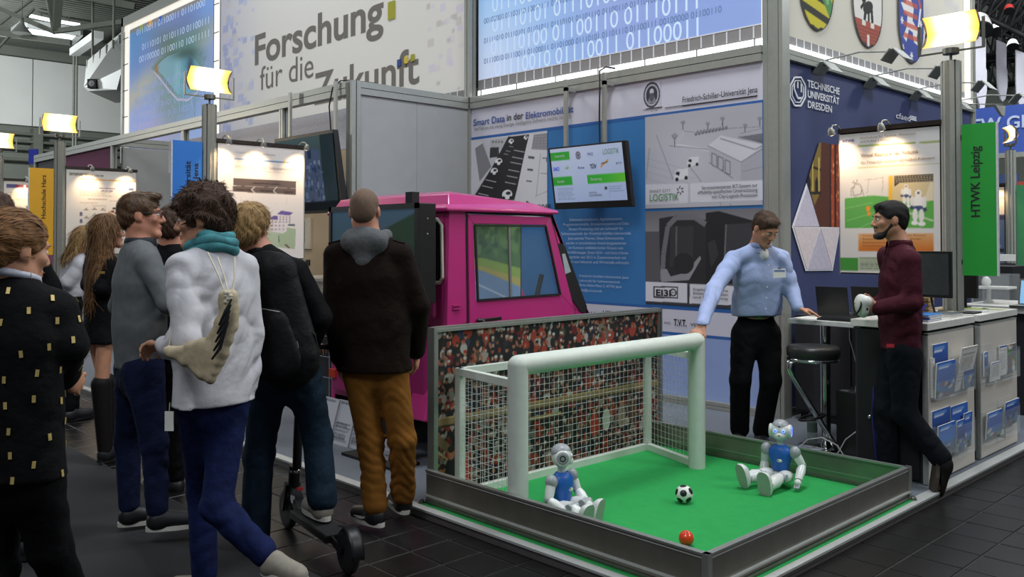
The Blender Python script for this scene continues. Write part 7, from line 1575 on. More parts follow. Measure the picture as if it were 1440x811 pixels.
    # --- shoes
    if feet:
        c = look['shoes']
        for k in 'LR':
            a = an[k]; e = to[k]; d = unit(e-a-ZU*((e-a)@ZU)*(0 if abs((e-a)[2]) > .12 else 1)); upv = unit(ZU-d*(d@ZU)) if abs(d[2]) < .9 else unit(-fb); sd = np.cross(d, upv)
            heel = a-d*.055-upv*.055; L = .265
            b = Blend(.0066); b.cone(heel+d*.045+upv*.035, heel+d*(L-.045)+upv*.028, .043, .040, .02, sd, .95).cone(a+upv*.0, heel+d*.06+upv*.04, .044, .046, .03).cone(heel+d*.09+upv*.055, heel+d*.19+upv*.03, .038, .033, .03).cut(heel+upv*.004, -upv)
            so, _ = skin_mesh(look.get('shoe_name', 'shoe'), b, c[0], t)
            ring = []
            for i in range(28):
                th = 2*math.pi*i/28; x = math.cos(th); y = math.sin(th); ln = L/2; ring.append(heel+d*(ln+(ln+.004)*x)+sd*(.043+.004*(x > 0))*abs(y)**.75*(1 if y > 0 else -1)-upv*.006)
            MB().prism(ring, upv*.022).build('sole', c[1], so)
            if len(c) > 2:
                m = MB()
                if len(c) > 4:
                    for sg in (-1, 1):
                        K = lambda u, w: heel+d*u+sd*sg*(.046 if u < .18 else .040)+upv*w
                        tk_ = [K(.20, .030), K(.16, .022), K(.12, .024), K(.085, .036), K(.06, .058), K(.085, .046), K(.115, .038), K(.15, .036)]; m.prism(tk_, sd*sg*.003)
                for sg in (-1, 1):
                    for i in range(c[3] if len(c) == 4 else (0 if len(c) > 4 else 3)): q = heel+d*(.065+.026*i)+sd*sg*.0455+upv*.022; m.bar(q, q+d*.018+upv*.035-sd*sg*.004, .003, .010, upv)
                m.build('side_mark', c[2], so); stuff(so.children[-1])
                m = MB()
                for i in range(4): q = heel+d*(.115+.022*i)+upv*(.078-.008*i); m.bar(q-sd*.022, q+sd*.022, .008, .006, upv)
                stuff(m.build('laces', c[2], so))
    info = dict(t=t, h=h, FR=FR, hs=hs, N=N, P=P, fb=fb, rb=rb, up=up, sh=sh, el=el, wr=wr, hip=hip, kn=kn, an=an, TV=TV, top=top, A=A, waist=waist, chest=chest)
    return info
def collar(I, m, r=.068, hgt=.05, open_=.0, name='collar', tilt=.0):
    N, fb, rb, up = I['N'], I['fb'], I['rb'], I['up']; Q = np.zeros((5, 33, 3))
    for j in range(5):
        for i in range(33):
            th = -math.pi/2-math.pi+open_+(2*math.pi-2*open_)*i/32+math.pi*2
            a = math.pi/2+open_+(2*math.pi-2*open_)*i/32
            rr = r*(1+.0*j)+[.0, .002, .004, .012, .018][j]; z = [.0, hgt*.6, hgt, hgt*.75, hgt*.15][j]-.012-(tilt*math.sin(a))*.03
            Q[j, i] = N+rb*rr*math.cos(a)*1.0+fb*(rr*.95*math.sin(a)+.005)+up*z
    o = MB().sheet(Q, 33, 5).build(name, m, I['t']); so = o.modifiers.new('thickness', 'SOLIDIFY'); so.thickness = .004; return o
def collar_points(I, m, spread=.034, drop=.055):
    N, fb, rb, up = I['N'], I['fb'], I['rb'], I['up']
    for s in (-1, 1):
        a = N+fb*.060+rb*s*.030+up*.030; b_ = N+fb*.088+rb*s*.018-up*drop; c = N+fb*.070+rb*s*(.03+spread)-up*drop*.75; d = N+fb*.035+rb*s*.066+up*.012
        P = [a, b_, c, d]; P = P if s < 0 else P[::-1]; MB().prism(P, fb*.006+up*.002).build('collar_flap', m, I['t'], bevel=.002)
CLO = lambda n, c, **k: mat(n, c, k.pop('rough', .85), 0, k.pop('var', .12), k.pop('vscale', 25), bump=k.pop('bump', .4), bscale=k.pop('bscale', 13), bdist=k.pop('bdist', .03), spec=k.pop('spec', .15), **k)
JEAN = CLO('dark_blue_denim', '#121c42', var=.3, vscale=14); JEAND = CLO('slate_denim', '#182836', var=.3, vscale=14); JEANN = CLO('indigo_denim', '#141c38', var=.3, vscale=12); BLK = CLO('black_cloth', '#0d0d0f'); BLKT = CLO('black_trousers', '#0b0b0d'); OCHRE = CLO('ochre_cotton', '#7e5220', var=.15, vscale=10, bump=.2)
GREYK = CLO('grey_knit', '#6d7072', bscale=900, bump=.4, bdist=.01, var=.1); CHAR = CLO('charcoal_collar', '#34373c'); WSH = CLO('white_shirt', '#c4c2c7', var=.03, bump=.28, bscale=9); BSH = CLO('pale_blue_shirt', '#a5b3da', var=.04, bump=.3, bscale=11); MAR = CLO('maroon_shirt', '#431824', var=.1, bump=.4, bscale=11); BRN = CLO('dark_brown_felt', '#170d08', var=.15)
HB = mat('blond_hair', '#9a7a4c', .72, 0, .35, 60); HBR = mat('brown_hair', '#4a3424', .72, 0, .35, 60); HDK = mat('dark_brown_hair', '#472f20', .72, 0, .35, 60); HBK = mat('black_hair', '#191514', .72, 0, .3, 60); HGI = mat('auburn_hair', '#7d5630', .72, 0, .35, 60); HSTUB = mat('stubble_hair', '#6a5444', .8, 0, .25, 200); HLB = mat('long_brown_hair', '#6b4a28', .72, 0, .4, 50)
SBLK = mat('black_shoe', '#141416', .5, 0, .1); SOLW = mat('white_sole', '#c8c5bc', .6); SOLD = mat('dark_sole', '#3a342c', .7); SGRY = mat('grey_suede', '#8f887c', .8, 0, .1); BOOT = mat('brown_boot', '#14100e', .65, spec=.2)
DN = -ZU; REL = lambda f: (DN*.95+np.array(f)*.25, None)
def hang(f, inward): return (DN+np.array(f)*.15, inward, .45)
# ---- man in the brown jacket, back to the camera
FHn, RTn = FH, RT
f = unit(FHn+RTn*.05); r_ = np.cross(f, ZU)
E1 = person('man in dark brown jacket and ochre trousers, back view, before the pink truck', 4.7, (513, 297), (517, 336), (527, 505), f, unit(FHn+RTn*.02),
    {'L': ((470, 436, .02), (480, 505, -.02), (DN+f*.3, r_, .6)), 'R': ((588, 430, .03), (584, 495, .16), (DN+f*.5, -r_, .6))},
    {'L': ((521, 622, .02), (529, 722, .0), (500, 736, .12)), 'R': ((566, 618, .02), (567, 704, .14), (552, 716, .32))},
    dict(skin=SKINR, hair=HSTUB, style='shaved', strand=.15, top=dict(name='jacket', mat=BRN, hem=.06, grow=.022, fold=.003, wide=.168, hemw=.182, cuffw=.045, seed=1), legs=dict(name='trousers', mat=OCHRE, fold=.0065, kz=120, vox=.007, w=1.06, cuffw=.060), shoes=(SBLK, SOLW, SOLW, 1, 'tick')), hs=1.0, sw=.192)
b = Blend(.008); N, fb, rb, up = E1['N'], E1['fb'], E1['rb'], E1['up']
b.cone(N-rb*.095+fb*.03+ZU*.02, N-rb*.07-fb*.075-ZU*.015, .036, .046, .03).cone(N+rb*.095+fb*.03+ZU*.02, N+rb*.07-fb*.075-ZU*.015, .036, .046, .03).cone(N-rb*.06-fb*.085-ZU*.01, N+rb*.06-fb*.085-ZU*.01, .05, .05, .03).cone(N-fb*.085-ZU*.04, N-fb*.100-ZU*.115, .105, .045, .03, fb, .45); b.fold = fold_fn(.004, 50, 4); skin_mesh('hood', b, CLO('grey_jersey', '#5f6062'), E1['t'])
m = MB().use(BRN)
for s in (-1, 1): q = N+rb*s*.15-ZU*.018; m.obox(q-fb*.01, rb*s-ZU*.25, fb, unit(ZU+rb*s*.25), .055, .022, .012)
stuff(m.build('shoulder_strap', None, E1['t']))

# ---- man in the grey sweater with glasses
f = unit(RTn*.80+FHn*.60); r_ = np.cross(f, ZU); hf = unit(RTn*.96+FHn*.28)
B1 = person('man in grey sweater and jeans with dark glasses, turned to the right', 4.62, (199, 303), (196, 345), (196, 505), f, hf,
    {'L': ((168, 430, .35), (225, 440, .40), (f, DN, .4)), 'R': ((238, 425, -.20), (262, 425, .05), (f+ZU*.1, DN, .5))},
    {'L': ((180, 620, .15), (182, 722, .12), (205, 733, .16)), 'R': ((217, 622, -.08), (222, 728, -.10), (254, 740, -.06))},
    dict(skin=SKINR, hair=mat('mid_brown_hair', '#5a4028', .5, 0, .35, 60), style='short', top=dict(name='sweater', mat=GREYK, hem=.04, grow=.012, fold=.003, wide=.158, hemw=.155), legs=dict(name='jeans', mat=JEANN, fold=.005, w=1.04), shoes=(SBLK, SOLW)), hs=1.0, sw=.20, build=1.10)
collar(B1, CHAR, .070, .055, .25)
h = B1['h']; m = MB().use(BLACK)
for s in (-1, 1):
    m.tube([h(s*.031+.021*math.cos(k*.524), .1035-.012*abs(s*.031+.021*math.cos(k*.524))*5, .006+.016*math.sin(k*.524)) for k in range(13)], .0024, 6); m.tube([h(s*.052, .094, .012), h(s*.070, .06, .012), h(s*.078, -.005, .010), h(s*.076, -.025, -.004)], .0026, 6)
m.tube([h(-.011, .106, .010), h(.011, .106, .010)], .0022, 6); m.build('glasses', None, B1['t'])

# ---- young man in the white shirt with the scarf
f = unit(-RTn*.72+FHn*.55); r_ = np.cross(f, ZU); hf = unit(-RTn*.99-FHn*.12)
C1 = person('young man in white shirt with teal scarf striding left, head turned in profile', 3.95, (285, 308), (301, 350), (302, 545), f, hf,
    {'L': ((262, 478, -.22), (236, 487, -.05), (unit(-RTn*.9+FHn*.3), DN*.6-FHn*.4, .9)), 'R': ((352, 470, .12), (345, 545, .10), (DN+f*.2, -r_, .5))},
    {'L': ((284, 690, .10), (288, 822, .05), (258, 834, .10)), 'R': ((305, 712, -.10), (382, 788, -.16), (399, 818, -.2))},
    dict(skin=SKIN, hair=HDK, style='curly', strand=2.2, top=dict(name='shirt', mat=WSH, hem=.065, grow=.016, fold=.011, kz=26, vox=.007, wide=.160, hemw=.186, cuff=.03, cuffw=.040, seed=2), legs=dict(name='jeans', mat=JEAN, fold=.005, w=1.02, cuffw=.055), shoes=(SGRY, SOLW)), hs=1.07, pitch=.12, sw=.178)
N, fb, rb, up = C1['N'], C1['fb'], C1['rb'], C1['up']
TEAL = mat('teal_scarf', '#3f7f86', .9, 0, .5, 16, bump=.3, bscale=300)
m = MB().use(TEAL)
for j, (rr, z, th, ph) in enumerate(((.090, .018, .028, 0), (.092, .048, .026, .6), (.080, .074, .022, 1.4))):
    pts = []
    for i in range(29): a = 2*math.pi*i/28; pts.append(N+rb*(rr+.008*math.sin(3*a+ph))*math.cos(a)+fb*((rr+.010)*math.sin(a)+.012)+ZU*(z-.028+.012*math.sin(a*2+ph)-.020*math.sin(a)))
    m.tube(pts, [th*(1+.15*math.sin(5*i*.2244+ph)) for i in range(29)], 12)
m.build('scarf', None, C1['t'], sub=1)
tg = MB().use(PAPER); q = at(238, 592, 3.80); tg.obox(q, RT, FH, (0, 0, 1), .019, .002, .042).use(ALUD).tube([at(238, 578, 3.8), at(239, 566, 3.82)], .003, 6); tg.build('paper_tag', None, C1['t'])

# ---- blond man with the backpack, on the scooter
f = unit(FHn*.97+RTn*.22); r_ = np.cross(f, ZU)
D1 = person('blond man in black jacket with a backpack, one foot on the scooter', 4.45, (352, 322), (366, 358), (402, 512), f, unit(FHn+RTn*.12),
    {'L': ((345, 455, .10), (375, 490, .40), (f, DN, .7)), 'R': ((450, 446, .0), (436, 488, .30), (f, DN, .7))},
    {'L': ((364, 640, .05), (358, 768, .0), (350, 782, .2)), 'R': ((446, 612, .02), (454, 712, -.05), (432, 728, .10))},
    dict(skin=SKINR, hair=HB, style='bowl', strand=1.4, top=dict(name='jacket', mat=BLK, hem=.05, grow=.018, fold=.004, wide=.160), legs=dict(name='jeans', mat=JEAND, fold=.006, kz=60, w=1.12, cuffw=.066), shoes=(SGRY, SOLW, SBLK, 3)), hs=1.0, sw=.19)
collar(D1, BLK, .072, .05, .1)

# ---- woman in the black sweater with gold dashes, at the picture edge
f = unit(RTn*.35+FHn*.94); r_ = np.cross(f, ZU); hf = unit(RTn*.52+FHn*.85)
A1 = person('woman in black sweater with small gold dashes, hair pinned up, seen from behind', 2.75, (20, 352), (14, 400), (20, 640), f, hf,
    {'L': ((-62, 530, .05), (-50, 600, .2), (DN+f*.2, r_, .5)), 'R': ((94, 486, .02), (84, 530, .26), (f*.8+DN*.3, -r_, .6), (76, 440, .02))},
    {'L': ((-6, 800, .05), (-12, 960, -.1), (0, 990, .1)), 'R': ((70, 770, .05), (118, 880, .35), (135, 900, .5))},
    dict(skin=SKIN, hair=HGI, style='bun', strand=1.2, top=dict(name='sweater', mat=CLO('black_knit', '#0a0a0c'), hem=.06, grow=.018, fold=.004, kz=22, wide=.150, hemw=.168, cuffw=.05, cuff=.10), legs=dict(name='trousers', mat=BLKT, w=.98, fold=.003), shoes=(SBLK, SBLK)), hs=1.0, pitch=.15, sw=.175, build=.95)
# gold dashes printed over the sweater
TVs = A1['TV']; o0 = np.array(wloc(A1['t'])); dg_ = A1['top'].data; nrm = np.zeros(len(TVs)*3, np.float32); dg_.vertices.foreach_get('normal', nrm); nrm = nrm.reshape(-1, 3)
m = MB().use(mat('gold_print', '#c6ae6c', .45, .3, .15, 80)); r = random.Random(6); done = []
order = list(range(len(TVs))); r.shuffle(order)
for i in order:
    p, n = TVs[i], nrm[i]
    if abs(n[2]) > .6 or any(np.linalg.norm(p-q) < .070 for q in done): continue
    done.append(p); t_ = unit(np.cross(n, ZU)); u_ = np.cross(n, t_); u_ = u_ if u_[2] > 0 else -u_; a_ = r.uniform(-.10, .10); tt = t_*math.cos(a_)+u_*math.sin(a_); uu = np.cross(n, tt)
    c_ = p+n*.003; m.obox(c_, tt, uu, n, .0052, .0105, .0008)
    if len(done) > 260: break
stuff(m.build('gold_dash', None, A1['t']))
m = MB().use(mat('pale_collar', '#b8bcc8', .7)); N, fb, rb, up = A1['N'], A1['fb'], A1['rb'], A1['up']
m.tube([N+rb*.075*math.cos(a)+fb*.075*math.sin(a)+ZU*(.028-.02*math.sin(a)) for a in [2*math.pi*k/24 for k in range(25)]], .014, 8); m.build('collar', None, A1['t'])

# ---- man in the pale blue shirt leaning between goal and desk
f = unit(-FHn*.97+RTn*.12); r_ = np.cross(f, ZU); hf = unit(-FHn*.86+RTn*.40)
F1 = person('man in pale blue shirt and black trousers leaning on the goal and the desk', 6.42, (1076, 321, -.10), (1069, 347), (1063, 462, .12), f, hf,
    {'R': ((1003, 408, -.28), (987, 458, -.62), (unit(-RTn*.5-FHn*.35+DN*.55), DN*.6+FHn*.3, .35, 1), (1031, 366, -.03)), 'L': ((1113, 408, .02), (1122, 433, -.08), (unit(RTn*.9-FHn*.2+DN*.25), DN, .25, -1), (1098, 364, .03))},
    {'R': ((1041, 535, .08), (1040, 612, .14), (1036, 624, -.02)), 'L': ((1084, 535, .10), (1070, 614, .22), (1076, 624, .06))},
    dict(skin=SKIN, hair=HBR, style='crop', strand=.6, top=dict(name='shirt', mat=BSH, hem=-.105, grow=.012, fold=.0075, kz=24, vox=.007, wide=.160, hemw=.160, cuff=.03, cuffw=.036, neckcut=.02, seed=5), legs=dict(name='trousers', mat=BLKT, w=1.16, fold=.004, cuffw=.06), shoes=(SBLK, SBLK)), hs=.98, pitch=.60, sw=.19, loc=.05)
collar(F1, BSH, .066, .050, .42); collar_points(F1, BSH)
N, fb, rb, up = F1['N'], F1['fb'], F1['rb'], F1['up']
MB().use(mat('white_tshirt', '#d8d8d6', .8)).ell if False else None
b = Blend(.006); b.ell(N+fb*.060-up*.050, np.array([.04, .05, .05]), np.array([rb, fb, up]), .01); skin_mesh('undershirt', b, mat('white_tshirt', '#d8d8d6', .8), F1['t'])
m = MB()
for k in range(5): q = at(1073-k*1.0, 372+k*15, 6.42)-FH*.14; m.use(mat('shirt_button', '#d8dae4', .4)).lathe(q+fb*.0, [(.006, 0), (.005, .003)], 8, fb)
stuff(m.build('button', None, F1['t']))
q = at(1096, 384, 6.25); bd_ = MB().use(PAPER).obox(q, RT+ZU*.05, FH, ZU-RT*.05, .045, .002, .032).use(mat('badge_blue', '#5a78b0', .6)).obox(q-FH*.003+ZU*.018, RT, FH, ZU, .038, .001, .005).use(ALU).obox(q+ZU*.036, RT, FH, ZU, .012, .003, .006).build('name_badge', None, F1['t'])
m = MB().use(BLACK); P = F1['P']; m.tube([P+ZU*.105+rb*.142*math.cos(a)+fb*.100*math.sin(a) for a in [2*math.pi*k/28 for k in range(29)]], .014, 8); m.use(mat('green_tag', '#4cae5c', .5)).obox(P+ZU*.09-rb*(-.02)+fb*.115, rb, fb, ZU, .02, .003, .006); m.build('belt', None, F1['t'])

# ---- bearded man in the maroon shirt
f = unit(-RTn*.93+FHn*.10); r_ = np.cross(f, ZU)
G1 = person('bearded man in maroon shirt and dark jeans stepping at the counter, holding a white controller', 5.5, (1251, 309), (1266, 347), (1266, 486), f, unit(-RTn*.99+FHn*.06),
    {'L': ((1283, 424, -.20), (1235, 433, -.16), (unit(-RTn+ZU*.05), FHn*.9+ZU*.25, .8)), 'R': ((1262, 420, .24), (1234, 428, .10), (unit(-RTn), -FHn*.8+ZU*.3, .8), (1248, 362, .18))},
    {'L': ((1272, 580, -.10), (1329, 652, -.20), (1322, 708, -.22)), 'R': ((1246, 575, .08), (1250, 656, .05), (1222, 668, .08))},
    dict(skin=SKIN, hair=HBK, style='crop', strand=.5, beard=True, top=dict(name='shirt', mat=MAR, hem=.02, grow=.014, fold=.010, kz=26, vox=.007, wide=.152, hemw=.150, cuff=.02, cuffw=.040, seed=7), legs=dict(name='jeans', mat=CLO('black_denim', '#101319'), w=1.12, fold=.004, cuffw=.056), shoes=(BOOT, SOLD)), hs=.98, pitch=.05, sw=.19)
collar(G1, MAR, .068, .055, .35); collar_points(G1, MAR)
MB().use(mat('red_label', '#b8202c', .7)).obox(at(1252, 486, 5.30), RT, FH, ZU, .022, .004, .010).build('waist_label', None, G1['t'])
wc_ = thing('white_controller', at(1213, 432, 5.36), 'white headset-like controller held over the keyboard', 'controller')
b = Blend(.005); q = at(1212, 430, 5.37); b.ell(q, np.array([.040, .060, .068]), np.array([RT, FH, unit(ZU+RT*.3)]), .01).cone(q-FH*.04+RT*.014+ZU*.03, q+FH*.04+RT*.014+ZU*.03, .034, .034, .02); skin_mesh('shell', b, WHITEP, wc_)
m = MB().use(BLACK).tube([q-RT*.03+FH*.056*math.cos(a)+unit(ZU+RT*.3)*.052*math.sin(a) for a in [2*math.pi*k/20 for k in range(21)]], .006, 6).ball(q-FH*.052+RT*.012-ZU*.012, (.012, .006, .014)); m.build('dark_rim', None, wc_)

# ---- long-haired woman in the black dress
f = unit(RTn*.60+FHn*.80); r_ = np.cross(f, ZU)
LK = [((-.05, -.06, .02), (-.09, -.10, -.30), (.055, .05)), ((.0, -.085, .0), (.0, -.13, -.50), (.06, .035)), ((.05, -.06, .02), (.085, -.09, -.32), (.055, .045)), ((-.05, -.09, -.2), (-.04, -.12, -.56), (.05, .018)), ((.04, -.09, -.2), (.05, -.12, -.52), (.05, .02)), ((-.06, .01, .03), (-.085, -.03, -.2), (.035, .04)), ((.06, .01, .03), (.085, -.02, -.2), (.035, .04))]
H1 = person('woman with very long brown hair in black dress and tall black boots', 6.2, (152, 325), (146, 358), (140, 455), f, unit(RTn*.80+FHn*.60),
    {'L': ((125, 400, .2), (150, 430, .35), (f, DN, .4)), 'R': ((142, 405, -.14), (170, 420, .05), (f, DN, .4))},
    {'L': ((150, 545, .06), (152, 632, .04), (165, 640, .1)), 'R': ((142, 548, -.06), (148, 636, -.06), (160, 646, .0))},
    dict(skin=SKIN, hair=HLB, style='long', strand=.7, locks=LK, calf=.05, top=dict(name='dress', mat=BLK, hem=.13, grow=.008, fold=.004, wide=.135, hemw=.16), legs=dict(name=None, mat=BLK), shoes=(SBLK, SBLK)), hs=.97, sw=.165, build=.88)
b = Blend(.0085)
for k in 'LR': b.cone(H1['kn'][k]+ZU*.04, H1['an'][k], .066, .048, .02)
skin_mesh('boot_shaft', b, BOOT, H1['t'])
m = MB().use(mat('gold_buckle', '#b89a54', .4, .6)); m.obox(at(143, 383, 6.0), RT, FH, ZU, .02, .004, .008); m.build('shoulder_pin', None, H1['t'])

# ---- fair-haired woman in the white blouse farther back
f = unit(RTn*.75+FHn*.65); r_ = np.cross(f, ZU)
LK2 = [((-.05, -.05, .02), (-.07, -.06, -.16), (.05, .03)), ((.0, -.08, .0), (.0, -.11, -.2), (.055, .03)), ((.05, -.05, .02), (.07, -.05, -.16), (.05, .03))]
person('fair-haired woman in white blouse bending forward in front of the white poster', 7.6, (121, 338, .0), (110, 358), (99, 420), f, unit(RTn*.9+FHn*.4),
    {'L': ((104, 392, .2), (126, 405, .3), (f, DN, .4)), 'R': ((96, 396, -.14), (112, 412, .05), (f, DN, .4))},
    {'L': ((103, 512, .05), (103, 580, .05), (112, 586, .1)), 'R': ((97, 512, -.05), (97, 582, -.05), (106, 588, .0))},
    dict(skin=SKIN, hair=HB, style='long', strand=1.5, locks=LK2, top=dict(name='blouse', mat=WSH, hem=-.02, grow=.014, fold=.007, kz=30, wide=.14), legs=dict(name='trousers', mat=BLKT, w=.95), shoes=(SBLK, SBLK)), hs=.95, pitch=.35, sw=.165, build=.9)

# ---- man in the black jacket half hidden between the two men
f = unit(-RTn*.2+FHn*.98); r_ = np.cross(f, ZU)
J1 = person('person in black jacket mostly hidden behind the grey sweater, lifting a phone', 5.5, (239, 318), (240, 350), (238, 490), f, unit(-RTn*.3+FHn*.95),
    {'L': ((212, 430, .1), (232, 420, .3), (ZU, FHn, .6)), 'R': ((264, 428, -.05), (251, 399, -.24), (unit(ZU*.9-RTn*.3), -RTn-FHn*.2, .9))},
    {'L': ((230, 590, .05), (230, 676, .05), (226, 686, .2)), 'R': ((248, 590, .0), (248, 680, .0), (246, 690, .15))},
    dict(skin=SKINR, hair=HDK, style='short', top=dict(name='jacket', mat=BLK, hem=.05, grow=.016, fold=.004), legs=dict(name='trousers', mat=BLKT, w=1.0), shoes=(SBLK, SBLK)), hs=1.0, sw=.20)
ph = thing('phone', at(240, 377, 5.2), 'pale phone held upright by a hand between the two men', 'phone'); q = at(241, 377, 5.22)
MB().use(mat('phone_silver', '#a8b0bc', .3, .4)).obox(q, unit(RT+FH*.3), unit(FH-RT*.3), unit(ZU+RT*.08), .018, .005, .05).build('case', None, ph, bevel=.003); MB().use(mat('phone_dark', '#2a2e34', .2)).obox(q-FH*.006, unit(RT+FH*.3), unit(FH-RT*.3), unit(ZU+RT*.08), .015, .001, .04).build('screen', None, ph)

# ---- person behind the woman at the picture edge
f = unit(FHn*.9+RTn*.4); r_ = np.cross(f, ZU)
person('person in dark jacket mostly hidden behind the woman with gold dashes', 4.3, (-6, 306), (14, 350), (22, 505), f, unit(-RTn*.3+FHn*.9),
    {'L': ((-35, 430, .1), (-20, 500, .2), (DN, r_, .4)), 'R': ((78, 430, .0), (76, 500, .1), (DN, -r_, .4))},
    {'L': ((10, 640, .05), (10, 760, .05), (4, 772, .2)), 'R': ((38, 640, .0), (38, 765, .0), (44, 776, .2))},
    dict(skin=SKINR, hair=HDK, style='short', top=dict(name='jacket', mat=BLK, hem=.05, grow=.018, fold=.004), legs=dict(name='trousers', mat=BLKT, w=1.0), shoes=(SBLK, SBLK)), hs=1.0, sw=.20)

# ================================================================= what they carry and ride
bp = thing('backpack', D1['chest']-D1['fb']*.2, 'black backpack on the back of the blond man', 'backpack'); Nn, fb, rb, up = D1['N'], D1['fb'], D1['rb'], D1['up']; BPK = CLO('backpack_nylon', '#141416', rough=.6)
c0 = at(396, 452, 4.30)-fb*.02; b = Blend(.008); hh = unit(up*.98+rb*.0)
b.cone(c0+hh*.20, c0-hh*.17, .145, .165, .04, fb, .58).cone(c0+hh*.26-rb*.06, c0+hh*.26+rb*.06, .07, .07, .04); b.fold = fold_fn(.003, 40, 8); skin_mesh('main_bag', b, BPK, bp)
b = Blend(.008); b.cone(c0-hh*.02-fb*.085, c0-hh*.17-fb*.085, .095, .110, .03, fb, .38); b.fold = fold_fn(.002, 50, 9); skin_mesh('front_pocket', b, BPK, bp)
m = MB().use(BPK)
for s in (-1, 1): sh = D1['sh']['R' if s > 0 else 'L']; m.tube([c0+hh*.20+rb*s*.07+fb*.03, sh-rb*s*.06+ZU*.075-fb*.02, sh-rb*s*.055+ZU*.065+fb*.06, sh-rb*s*.05-ZU*.10+fb*.115, sh-rb*s*.03-ZU*.28+fb*.05], .016, 8)
stuff(m.build('shoulder_strap', None, bp))
m = MB().use(ALU).tube([c0-fb*.105+hh*.06-rb*.07, c0-fb*.125+hh*.075, c0-fb*.105+hh*.06+rb*.07], .0025, 5).obox(c0+rb*.10-fb*.075-hh*.10, rb, fb, hh, .010, .004, .016).tube([c0+rb*.115-hh*.02-fb*.05, c0+rb*.12-hh*.10-fb*.06], .003, 5); stuff(m.build('zip', None, bp))
MB().use(BPK).tube([c0+rb*.13-hh*.02-fb*.03, c0+rb*.17-hh*.06, c0+rb*.16-hh*.16, c0+rb*.13-hh*.18-fb*.02], .008, 6).build('side_strap', None, bp)

dbg = thing('drawstring_bag', at(275, 500, 3.75), 'beige drawstring bag with black stripes slung on the white-shirted man', 'bag'); BEI = CLO('beige_canvas', '#b9aa8e', bump=.3)
T = lambda x, y, d: at(x, y, d)
b = Blend(.007); BP = [(231, 491), (262, 486), (290, 478), (304, 462), (311, 438), (315, 414), (328, 411), (332, 432), (327, 464), (318, 492), (306, 520), (297, 535), (284, 528), (258, 508)]
for yy in range(414, 535, 6):
    for xx in range(231, 334, 6):
        ins = False
        for (xa, ya), (xb, yb) in zip(BP, BP[1:]+BP[:1]):
            if (ya < yy) != (yb < yy) and xx < (xb-xa)*(yy-ya)/(yb-ya)+xa: ins = not ins
        if ins: b.ell(T(xx, yy, 3.60+.08*max(0, (300-xx)/70)), np.array([.0175, .026, .0175]), np.array([RT, FH, ZU]), .018)
b.fold = fold_fn(.004, 40, 12); bag_o, BV = skin_mesh('bag', b, BEI, dbg)
m = MB().use(mat('black_stripe', '#16161a', .7))
for k in range(5): m.tube([T(298+k*2.5, 505-k*12, 3.545+.002*k), T(309+k*2, 490-k*13, 3.535), T(321+k*1.2, 452-k*8, 3.55)], [.004, .007, .004], 6)
stuff(m.build('stripe', None, dbg))
m = MB().use(mat('cord', '#c9c0ae', .8))
for k, (a, b_) in enumerate((((322, 418), (306, 362)), ((326, 418), (330, 362)), ((319, 420), (292, 355)))): m.tube([T(a[0], a[1], 3.60), T((a[0]+b_[0])/2+2, (a[1]+b_[1])/2, 3.64), T(b_[0], b_[1], 3.72)], .004, 6)
for k in range(7): m.ball(T(318+3*(k % 3), 412+4*(k//2), 3.575), .012, 10, 6)
m.tube([T(238, 487, 3.68), T(244, 440, 3.74), T(254, 410, 3.80)], .004, 6); stuff(m.build('cord', None, dbg))

sc = thing('kick_scooter', on(450, 780, Z=0), 'black folding kick scooter under the blond man', 'scooter')
rw, fw = on(489, 806, Z=0), on(405, 742, Z=0); dv = unit(fw-rw); sd = np.cross(dv, ZU); SB = mat('scooter_black', '#151517', .4, .3, .1)
def wheel(c, R, nm):
    w = MB().use(RUBB).lathe(c-sd*.018, [(R-.028, 0), (R-.006, .002), (R, .010), (R, .026), (R-.006, .034), (R-.028, .036)], 30, sd).use(BLACK).lathe(c-sd*.012, [(.018, -.004), (.022, .0), (.022, .024), (.018, .028)], 16, sd)
    for k in range(5): a = k*1.2566; u = dv*math.cos(a)+ZU*math.sin(a); w.use(BLACK).bar(c+u*.015, c+u*(R-.022), .016, .014, sd)
    return w.build(nm, None, sc)
RW_, FW_ = .105, .105
wheel(rw+ZU*RW_, RW_, 'wheel'); wheel(fw+ZU*FW_, FW_, 'wheel')
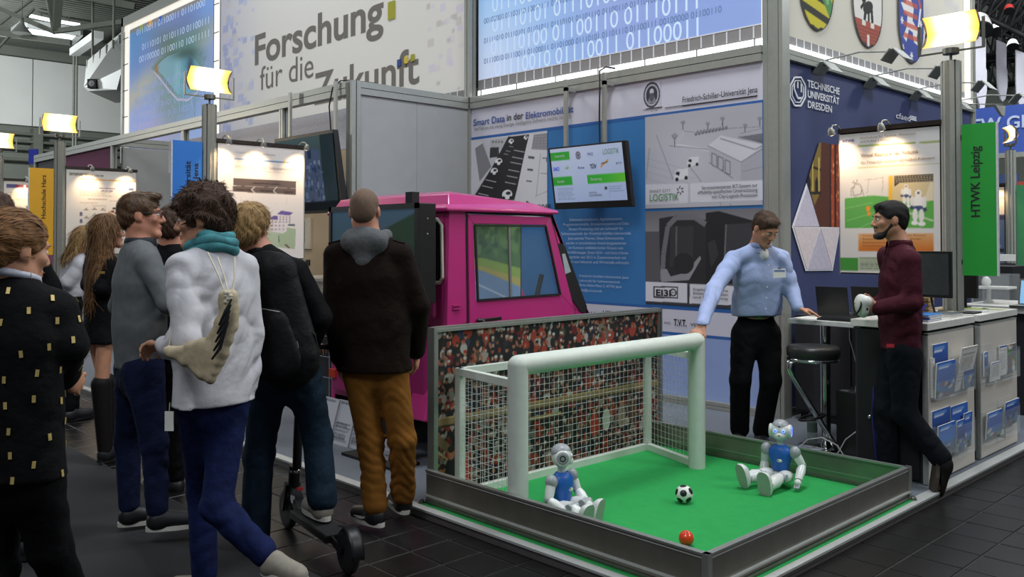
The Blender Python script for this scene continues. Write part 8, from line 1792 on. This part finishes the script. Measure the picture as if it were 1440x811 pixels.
dk_a, dk_b = rw+dv*.11+ZU*.135, fw-dv*.20+ZU*.135
MB().use(SB).bar(dk_a, dk_b, .13, .035).use(BLACKM).bar(dk_a+ZU*.019, dk_b+ZU*.019, .12, .004).build('deck', None, sc, bevel=.008)
MB().use(SB).bar(dk_b, fw-dv*.07+ZU*.24, .05, .05).tube([fw-dv*.075+ZU*.20, fw-dv*.10+ZU*.36], .030, 12).build('frame', None, sc)
for s in (-1, 1): MB().use(SB).bar(fw-dv*.07+ZU*.26+sd*s*.034, fw+ZU*FW_+sd*s*.030, .012, .03).build('fork_blade', None, sc); MB().use(SB).bar(dk_a+sd*s*.034, rw+ZU*RW_+sd*s*.030, .012, .035).build('rear_stay', None, sc)
m = MB().use(SB).lathe(fw-dv*.10, [(.024, .35), (.024, .62), (.018, .63), (.018, .98)], 14, ZU-dv*.08); m.build('stem', None, sc)
hb = fw-dv*.20+ZU*.99; MB().use(SB).tube([hb-sd*.22, hb, hb+sd*.22], .014, 10).use(RUBB).tube([hb-sd*.24, hb-sd*.13], .018, 10).tube([hb+sd*.13, hb+sd*.24], .018, 10).build('handlebar', None, sc)
q = rw+ZU*RW_; m = MB().use(SB); Q = np.array([[q+(ZU*math.sin(a)-dv*math.cos(a))*(RW_+.014)+sd*s*.032 for s in (-1, -.5, .5, 1)] for a in [-.1+k*.17 for k in range(13)]]); m.sheet(Q, 4, 13); o = m.build('mudguard', None, sc); so = o.modifiers.new('thickness', 'SOLIDIFY'); so.thickness = .005
m = MB().use(BLACK).tube([fw-dv*.09+ZU*.62+sd*.02, fw-dv*.05+ZU*.50+sd*.05, fw-dv*.08+ZU*.36+sd*.03], .005, 6).use(CHROME).lathe(fw-dv*.16+ZU*.20-sd*.03, [(.022, 0), (.022, .008)], 14, -sd).ball(fw-dv*.10+ZU*.33, (.03, .03, .02)).use(mat('red_catch', '#c8282a', .4)).obox(fw-dv*.17+ZU*.25, sd, dv, ZU, .014, .010, .006); stuff(m.build('brake_cable', None, sc))
